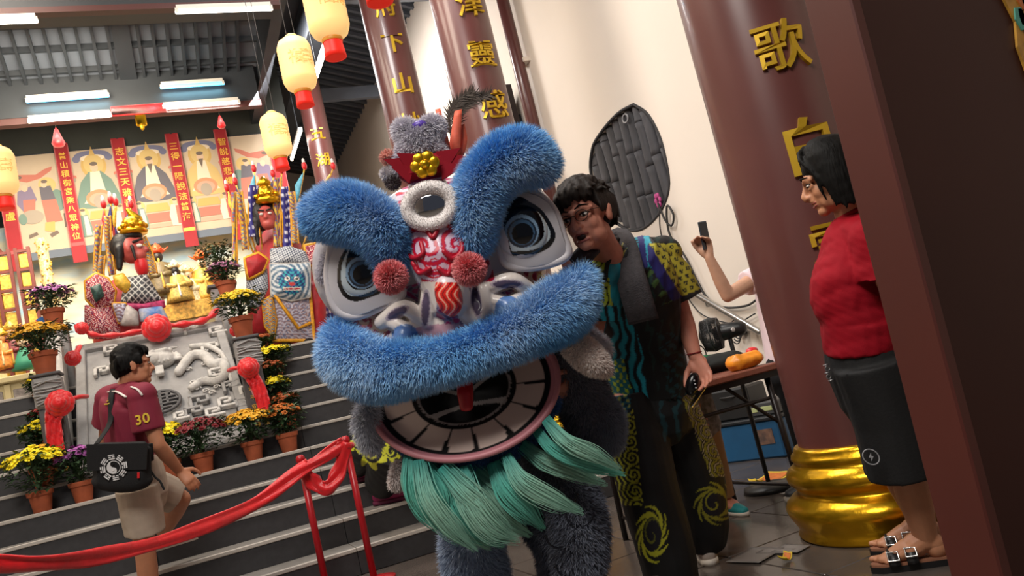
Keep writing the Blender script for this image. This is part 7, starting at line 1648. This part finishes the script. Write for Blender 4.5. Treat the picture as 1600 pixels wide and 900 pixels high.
for i in range(nb_):
    yy = y0+st*(i+.5); sp3 = [s_ for s_ in (span(yy-st*.45), span(yy), span(yy+st*.45)) if s_]
    za, zb = min(s_[0] for s_ in sp3)-.02, max(s_[1] for s_ in sp3)+.02; off = R_.uniform(0, .4); nodes = [za]+[z for z in np.arange(z0-off, z1+.3, .44) if za+.1 < z < zb-.1]+[zb]
    for a, b in zip(nodes[:-1], nodes[1:]):
        g = MB(); lz = np.linspace(a+.004, b-.004, 9); g.tube([(WX+.085+.008*math.sin(z*3+i), yy+.012*math.sin(z*2.2+i*1.7), z) for z in lz], [st*.42*(1.0+.16*(abs(q-4)/4)**4) for q in range(9)], 14, cap='flat'); g.build('bamboo_segment', M_bam, t)
p = W_(1028, 313, .0); g = MB()
for a in range(6): g.ell(p+np.array([0, .035*math.cos(a*1.05), .05*math.sin(a*1.05)]), (.012, .022, .028), nu=8, nv=6)
g.build('pink_flower', mat('pink_blossom', '#c04a8a', .6), t, label='small pink blossom')
p = W_(977, 185, .0); MB().tube([p+np.array([0, .05*math.cos(a), .04*math.sin(a)]) for a in np.linspace(0, 6.283, 17)[:-1]], .008, 6, closed=True).build('hook_ring', mat('relief_ring', '#a5a3a6', .5), t)
# handrail on the wall
t = thing('handrail', 'steel handrail sloping down along the cream wall', 'handrail', W_(1185, 517, .08))
a, b = W_(1186, 518, .09), W_(1030, 425, .09)
MB().tube([a, b], .026, 14).build('rail_tube', mat('brushed_steel', '#b9b6b2', .3, metal=.9), t)
for f_ in (.12, .5, .88): q = a+(b-a)*f_; MB().tube([q, q+np.array([.0, 0, -.06]), q+np.array([.085, 0, -.07])], .010, 8).build('bracket', _M['brushed_steel'], t)
# cables
M_cab = mat('black_cable', '#2c2a2a', .6)
for i, (pts, lab) in enumerate((([(1028, 318), (1040, 345), (1050, 352), (1052, 335), (1042, 322), (1046, 365), (1070, 400), (1090, 440), (1105, 465), (1130, 480), (1165, 478), (1183, 468)], 'black cable looping from the bamboo panel down the wall'), ([(1030, 330), (1034, 370), (1058, 440), (1078, 470), (1095, 490), (1118, 500), (1150, 505), (1180, 490)], 'thin cable sagging below the handrail on the wall'))):
    t = thing('cable', lab, 'cable', W_(*pts[-1]), 'wall cables'); MB().tube([W_(x, y, .03) for x, y in spline(np.array(pts, float), 70)], .010 if i == 0 else .006, 6).build('wire', M_cab, t)
t = thing('socket', 'small dark socket with coiled wires under the handrail end', 'socket', W_(1157, 513, .03)); q = W_(1157, 513, .03); MB().box(q, (.05, .10, .12), bev=.01).build('body', M_cab, t)
for kk in range(3): MB().tube([q+np.array([-.04, .06*math.cos(a)+.02*kk, .08*math.sin(a)-.02*kk]) for a in np.linspace(0, 5.5, 18)], .006, 5).build('wire', M_cab, t)

# folding table
Pt_ = at_z(1190, 762, 0); TBX, TBY = 3.55, 4.75
t = thing('folding_table', 'brown folding table with dark steel legs by the right wall', 'table', (TBX, TBY, 0))
M_tt = mat('table_veneer', '#7a4434', .45, var=.12, scale=6, stretch=(6, 1, 1)); M_leg = mat('table_steel', '#241d1c', .4, metal=.4)
Tc = at_z(1190, 576, .74); fx, fy = Tc[0], Tc[1]; cx_, cy_ = fx-.28, fy+.36
MB().box((cx_, cy_, .735), (.85, .72, .035), bev=.006).build('table_top', M_tt, t, smooth=False); MB().box((cx_, cy_, .70), (.80, .66, .03)).build('apron', M_leg, t, smooth=False)
for sx in (-1, 1):
    for sy in (-1, 1): MB().tube([(cx_+sx*.36, cy_+sy*.28, .70), (cx_+sx*.37, cy_+sy*.30, .0)], .016, 8, cap='flat').build('leg', M_leg, t)
    MB().tube([(cx_+sx*.365, cy_-.29, .12), (cx_+sx*.365, cy_+.29, .12)], .010, 8).build('stretcher', M_leg, t); MB().tube([(cx_+sx*.36, cy_-.28, .45), (cx_+sx*.12, cy_-.25, .68)], .010, 8).build('brace', M_leg, t)
MB().tube([(cx_-.36, cy_-.28, .58), (cx_+.36, cy_-.28, .58)], .010, 8).build('cross_bar', M_leg, t)
# things on the table
q = at_z(1130, 574, .77); KX, KY = float(at_z(1135, 574, .77)[0]), float(at_z(1135, 574, .77)[1])+.05
t = thing('folded_cloth', 'heap of green and black cloth on the folding table', 'cloth', (KX, KY, .753))
for nm, c, (dx, dy, rx, ry, rz) in (('green_fold', '#0f6a3e', (-.06, .10, .20, .12, .06)), ('black_fold', '#101412', (.0, .0, .17, .12, .06))):
    g = MB(); g.ell((KX+dx, KY+dy, .753+rz*.8), (rx, ry, rz), nu=24, nv=14); me = remesh(g, .012, 2); c0 = coords(me); c0 = c0+normals(me)*(vnoise(c0, 13, 3)*.014)[:, None]; c0[:, 2] = np.maximum(c0[:, 2], .7535); set_coords(me, c0); link(nm, me, mat(nm, c, .8), t)
t = thing('orange_bag', 'small orange and red packet on the corner of the folding table', 'packet', (cx_+.30, cy_-.25, .753)); g = MB(); g.box((cx_+.28, cy_-.24, .795), (.20, .13, .08), bev=.03); me = remesh(g, .008, 2); c0 = coords(me); c0 = c0+normals(me)*(vnoise(c0, 20, 6)*.008)[:, None]; c0[:, 2] = np.maximum(c0[:, 2], .7535); set_coords(me, c0); link('packet_body', me, mat('orange_plastic', '#e08a1e', .4, var=.2, scale=12), t); MB().ell((cx_+.36, cy_-.22, .835), (.035, .03, .02)).build('red_tie', M_red, t)
# spare wires on the table
t = thing('wire_coil', 'loose coil of black wire at the back of the folding table', 'wire', (cx_+.2, cy_+.2, .753))
for kk in range(4): MB().tube([(cx_+.18+.10*math.cos(a)+.03*kk, cy_+.2, .84+.07*math.sin(a)+.012*kk) for a in np.linspace(-1.57, 4.6, 24)], .004, 5).build('loop', M_cab, t)
# fan standing behind the table
fp = at_d(1112, 523, 5.0); t = thing('electric_fan', 'black pedestal fan turned sideways behind the folding table', 'fan', (fp[0], fp[1], 0))
M_fan = mat('fan_black', '#141416', .4); ax = nz_(RTH*.9-FWH*.35); u, v, ax = frame(ax)
for off, r in ((-.05, .15), (.0, .165), (.05, .15)): MB().tube([fp+ax*off+(u*math.cos(a)+v*math.sin(a))*r*.62 for a in np.linspace(0, 6.283, 29)[:-1]], .004, 5, closed=True).build('cage_ring', M_fan, t)
g = MB()
for i in range(80): a = i*6.283/80; e = u*math.cos(a)+v*math.sin(a); g.tube([fp+ax*-.075+e*.01, fp+ax*-.05+e*.093, fp+e*.103, fp+ax*.05+e*.093, fp+ax*.075+e*.01], .0028, 4)
g.build('cage_wires', M_fan, t, kind='stuff')
for i in range(3): a = i*2.094; e = u*math.cos(a)+v*math.sin(a); e2 = u*math.cos(a+.7)+v*math.sin(a+.7); MB().add([fp+e*.02, fp+e*.085+ax*.015, fp+e2*.085-ax*.015, fp+e2*.03], [(0, 1, 2, 3)]).build('fan_blade', M_fan, t)
MB().tube([fp+ax*.06, fp+ax*.17], [.055, .045], 14).build('motor_housing', M_fan, t); MB().ell(fp+ax*.12-FWH*.052, (.018, .006, .014)).build('silver_badge', mat('badge_silver', '#c9c9c9', .3, metal=.6), t)
pb = fp+ax*.10; MB().tube([pb-UZ*.03, (pb[0], pb[1], .05)], .014, 10).build('pole', M_fan, t); MB().lathe([(.16, 0), (.15, .03), (.03, .05)], (pb[0], pb[1], 0), 24).build('base', M_fan, t)
# blue crate, black box and tray below the table
B0 = at_z(1133, 725, 0); B1 = at_z(1228, 714, 0); bx = (B0+B1)/2; du = nz_(B1-B0); dv = np.cross(UZ, du); L = np.linalg.norm(B1-B0)
hb = [z for z in np.linspace(.1, 1, 400) if abs(to_px(B0+UZ*z)[1]-668) < 1.5]; hb = hb[0] if hb else .3
ro = np.stack([du, dv, UZ], 1); t = thing('blue_crate', 'blue box with brown sticker on the floor under the folding table', 'crate', (bx[0], bx[1], 0)); cb_ = bx+dv*.22
MB().box(cb_+UZ*hb/2, (L, .42, hb), rot=ro, bev=.012).build('crate_body', mat('crate_blue', '#12486e', .5, var=.1, scale=6), t, smooth=False); MB().box(cb_+UZ*(hb+.012), (L+.03, .45, .03), rot=ro, bev=.008).build('lid', mat('crate_lid', '#15181c', .5), t, smooth=False); MB().box(cb_+du*L*.27-dv*.212+UZ*hb*.58, (.12, .004, .11), rot=ro).build('sticker', mat('sticker_brown', '#7a5a48', .7, color2='#4a3a36', scale=18), t, smooth=False)
t = thing('black_case', 'black square case standing on the blue crate', 'case', (cb_[0], cb_[1], hb+.027)); c = cb_-du*L*.25+UZ*(hb+.027+.12); MB().box(c, (.34, .30, .24), rot=ro, bev=.015).build('case_body', mat('case_black', '#17181a', .5), t, smooth=False); MB().tube([c-dv*.152-du*.06+UZ*.06, c-dv*.18+UZ*.06, c-dv*.152+du*.06+UZ*.06], .008, 6).build('handle', M_cab, t)
t = thing('grey_tray', 'grey tray with pale green strips beside the black case', 'tray', (cb_[0], cb_[1], hb+.027)); c = cb_+du*L*.20+UZ*(hb+.027+.05); MB().box(c, (.30, .28, .10), rot=ro, bev=.01).build('tray_body', mat('tray_grey', '#3a3b3d', .5), t, smooth=False)
for kk in (-.06, .06): MB().box(c-dv*.142+du*kk+UZ*.0, (.09, .006, .035), rot=ro, bev=.004).build('pale_strip', mat('pale_green', '#a5ad7a', .5), t, smooth=False)
# joss papers and scraps on the floor
M_joss = mat('joss_orange', '#c9702a', .6, var=.15, scale=30); M_jy = mat('joss_yellow', '#e0c23a', .6)
def paper(px, py, w_, l_, ang, curl, m, label, inner=None):
    P0 = at_z(px, py, .004); a = math.radians(ang); u = np.array([math.cos(a), math.sin(a), 0]); v = np.array([-math.sin(a), math.cos(a), 0]); t = thing('joss_paper', label, 'paper', P0, 'scraps on the floor'); V = []; n = 8
    for i in range(n+1):
        for j in range(n+1): s_, r_ = i/n-.5, j/n-.5; V.append(P0+u*s_*w_+v*r_*l_+UZ*(.003+curl*(abs(s_*2)**2.5)+curl*.4*max(0, r_)*2))
    F = [(i*(n+1)+j, (i+1)*(n+1)+j, (i+1)*(n+1)+j+1, i*(n+1)+j+1) for i in range(n) for j in range(n)]
    o = MB().add(V, F).build('sheet', m, t); md_ = o.modifiers.new('s', 'SOLIDIFY'); md_.thickness = .002
    if inner: MB().add([v_+UZ*.003+(P0-v_)*.22 for v_ in V], F).build('printed_square', inner, t)
paper(1204, 750, .26, .18, 20, .02, M_jy, 'orange centred yellow joss paper by the table leg', M_joss); paper(1183, 758, .10, .05, 80, .03, M_jy, 'small yellow paper scrap touching the table leg')
paper(1229, 875, .07, .035, 30, .02, M_jy, 'crumpled yellow and orange scrap near the gilded base', M_joss); paper(1232, 770, .09, .05, 10, .004, mat('pale_scrap', '#8d8784', .6), 'flat pale grey scrap behind the gilded base')
for px, py, w_, l_, an in ((1180, 868, .20, .17, 18), (1212, 862, .06, .16, 20), (1236, 858, .10, .13, 15)): paper(px, py, w_, l_, an, .001, mat('pale_tape', '#77706c', .35), f'flat pale sheet on the floor left of the gilded base, {"widest" if w_ > .15 else "narrow strip" if w_ < .08 else "one touching the base"}')

# red rope barrier on the stairs
M_rp = mat('red_post_paint', '#a50f1c', .35)
def stanchion(top, foot_px, y, label, z0):
    x = at_y(top[0], top[1], y)[0]; zt = at_y(top[0], top[1], y)[2]; t = thing('barrier_post', label, 'post', (x, y, z0), 'red rope barrier posts')
    MB().tube([(x, y, z0+.02), (x, y, zt)], .021, 14, cap='flat').build('tube', M_rp, t); MB().lathe([(.13, 0), (.13, .012), (.03, .03)], (x, y, z0), 24).build('base_plate', M_rp, t); MB().lathe([(.021, 0), (.028, .004), (.028, .03), (.015, .045)], (x, y, zt-.01), 14).build('cap', M_rp, t)
    return np.array([x, y, zt])
ya, yb = 5.15, 5.22
A = stanchion((540, 690), None, ya, 'red barrier post standing nearest the lion beard', 0); B = stanchion((470, 720), None, yb, 'red barrier post left of the one by the lion beard', 0)
def cloth_band(name, pts, w_, label=None, m=M_red):
    P = spline(pts, 40); g = MB(); V = []; T = np.gradient(P, axis=0)
    for i in range(40):
        t_ = nz_(T[i]); sd = nz_(np.cross(t_, FWH)); ww = w_*(1+.12*math.sin(i*.7))
        for j in range(7): s_ = j/6-.5; V.append(P[i]+sd*s_*ww-FWH*(.012*math.sin(s_*9+i*.35)))
    g.add(V, [(i*7+j, i*7+j+1, (i+1)*7+j+1, (i+1)*7+j) for i in range(39) for j in range(6)]); return g, V
t = thing('barrier_ribbon', 'red cloth ribbon tied between barrier posts and sagging to the left edge', 'ribbon', B)
L0 = at_y(-20, 880, 4.2); mids = [A+UZ*.0-FWH*.03, at_y(500, 718, 5.15), at_y(468, 738, 5.17)-FWH*.03, at_y(410, 780, 5.1), at_y(330, 818, 4.9), at_y(240, 850, 4.7), at_y(150, 870, 4.5), at_y(60, 879, 4.3), L0]
g, V = cloth_band('long_band', mids, .075); o = g.build('long_band', M_red, t); md_ = o.modifiers.new('s', 'SOLIDIFY'); md_.thickness = .01
g, V = cloth_band('drooping_loop', [A-FWH*.035, at_y(531, 735, 5.15), at_y(510, 762, 5.15), at_y(488, 752, 5.18), at_y(470, 722, 5.2)-FWH*.03], .085); o = g.build('drooping_loop', M_red, t); md_ = o.modifiers.new('s', 'SOLIDIFY'); md_.thickness = .01
MB().tube([A-UZ*.03+.032*(RTH*math.cos(a)+FWH*math.sin(a)) for a in np.linspace(0, 6.283, 17)[:-1]], .02, 8, closed=True).build('knot', M_red, t); MB().tube([B-UZ*.05+.03*(RTH*math.cos(a)+FWH*math.sin(a)) for a in np.linspace(0, 6.283, 17)[:-1]], .03, 8, closed=True).build('knot', M_red, t)
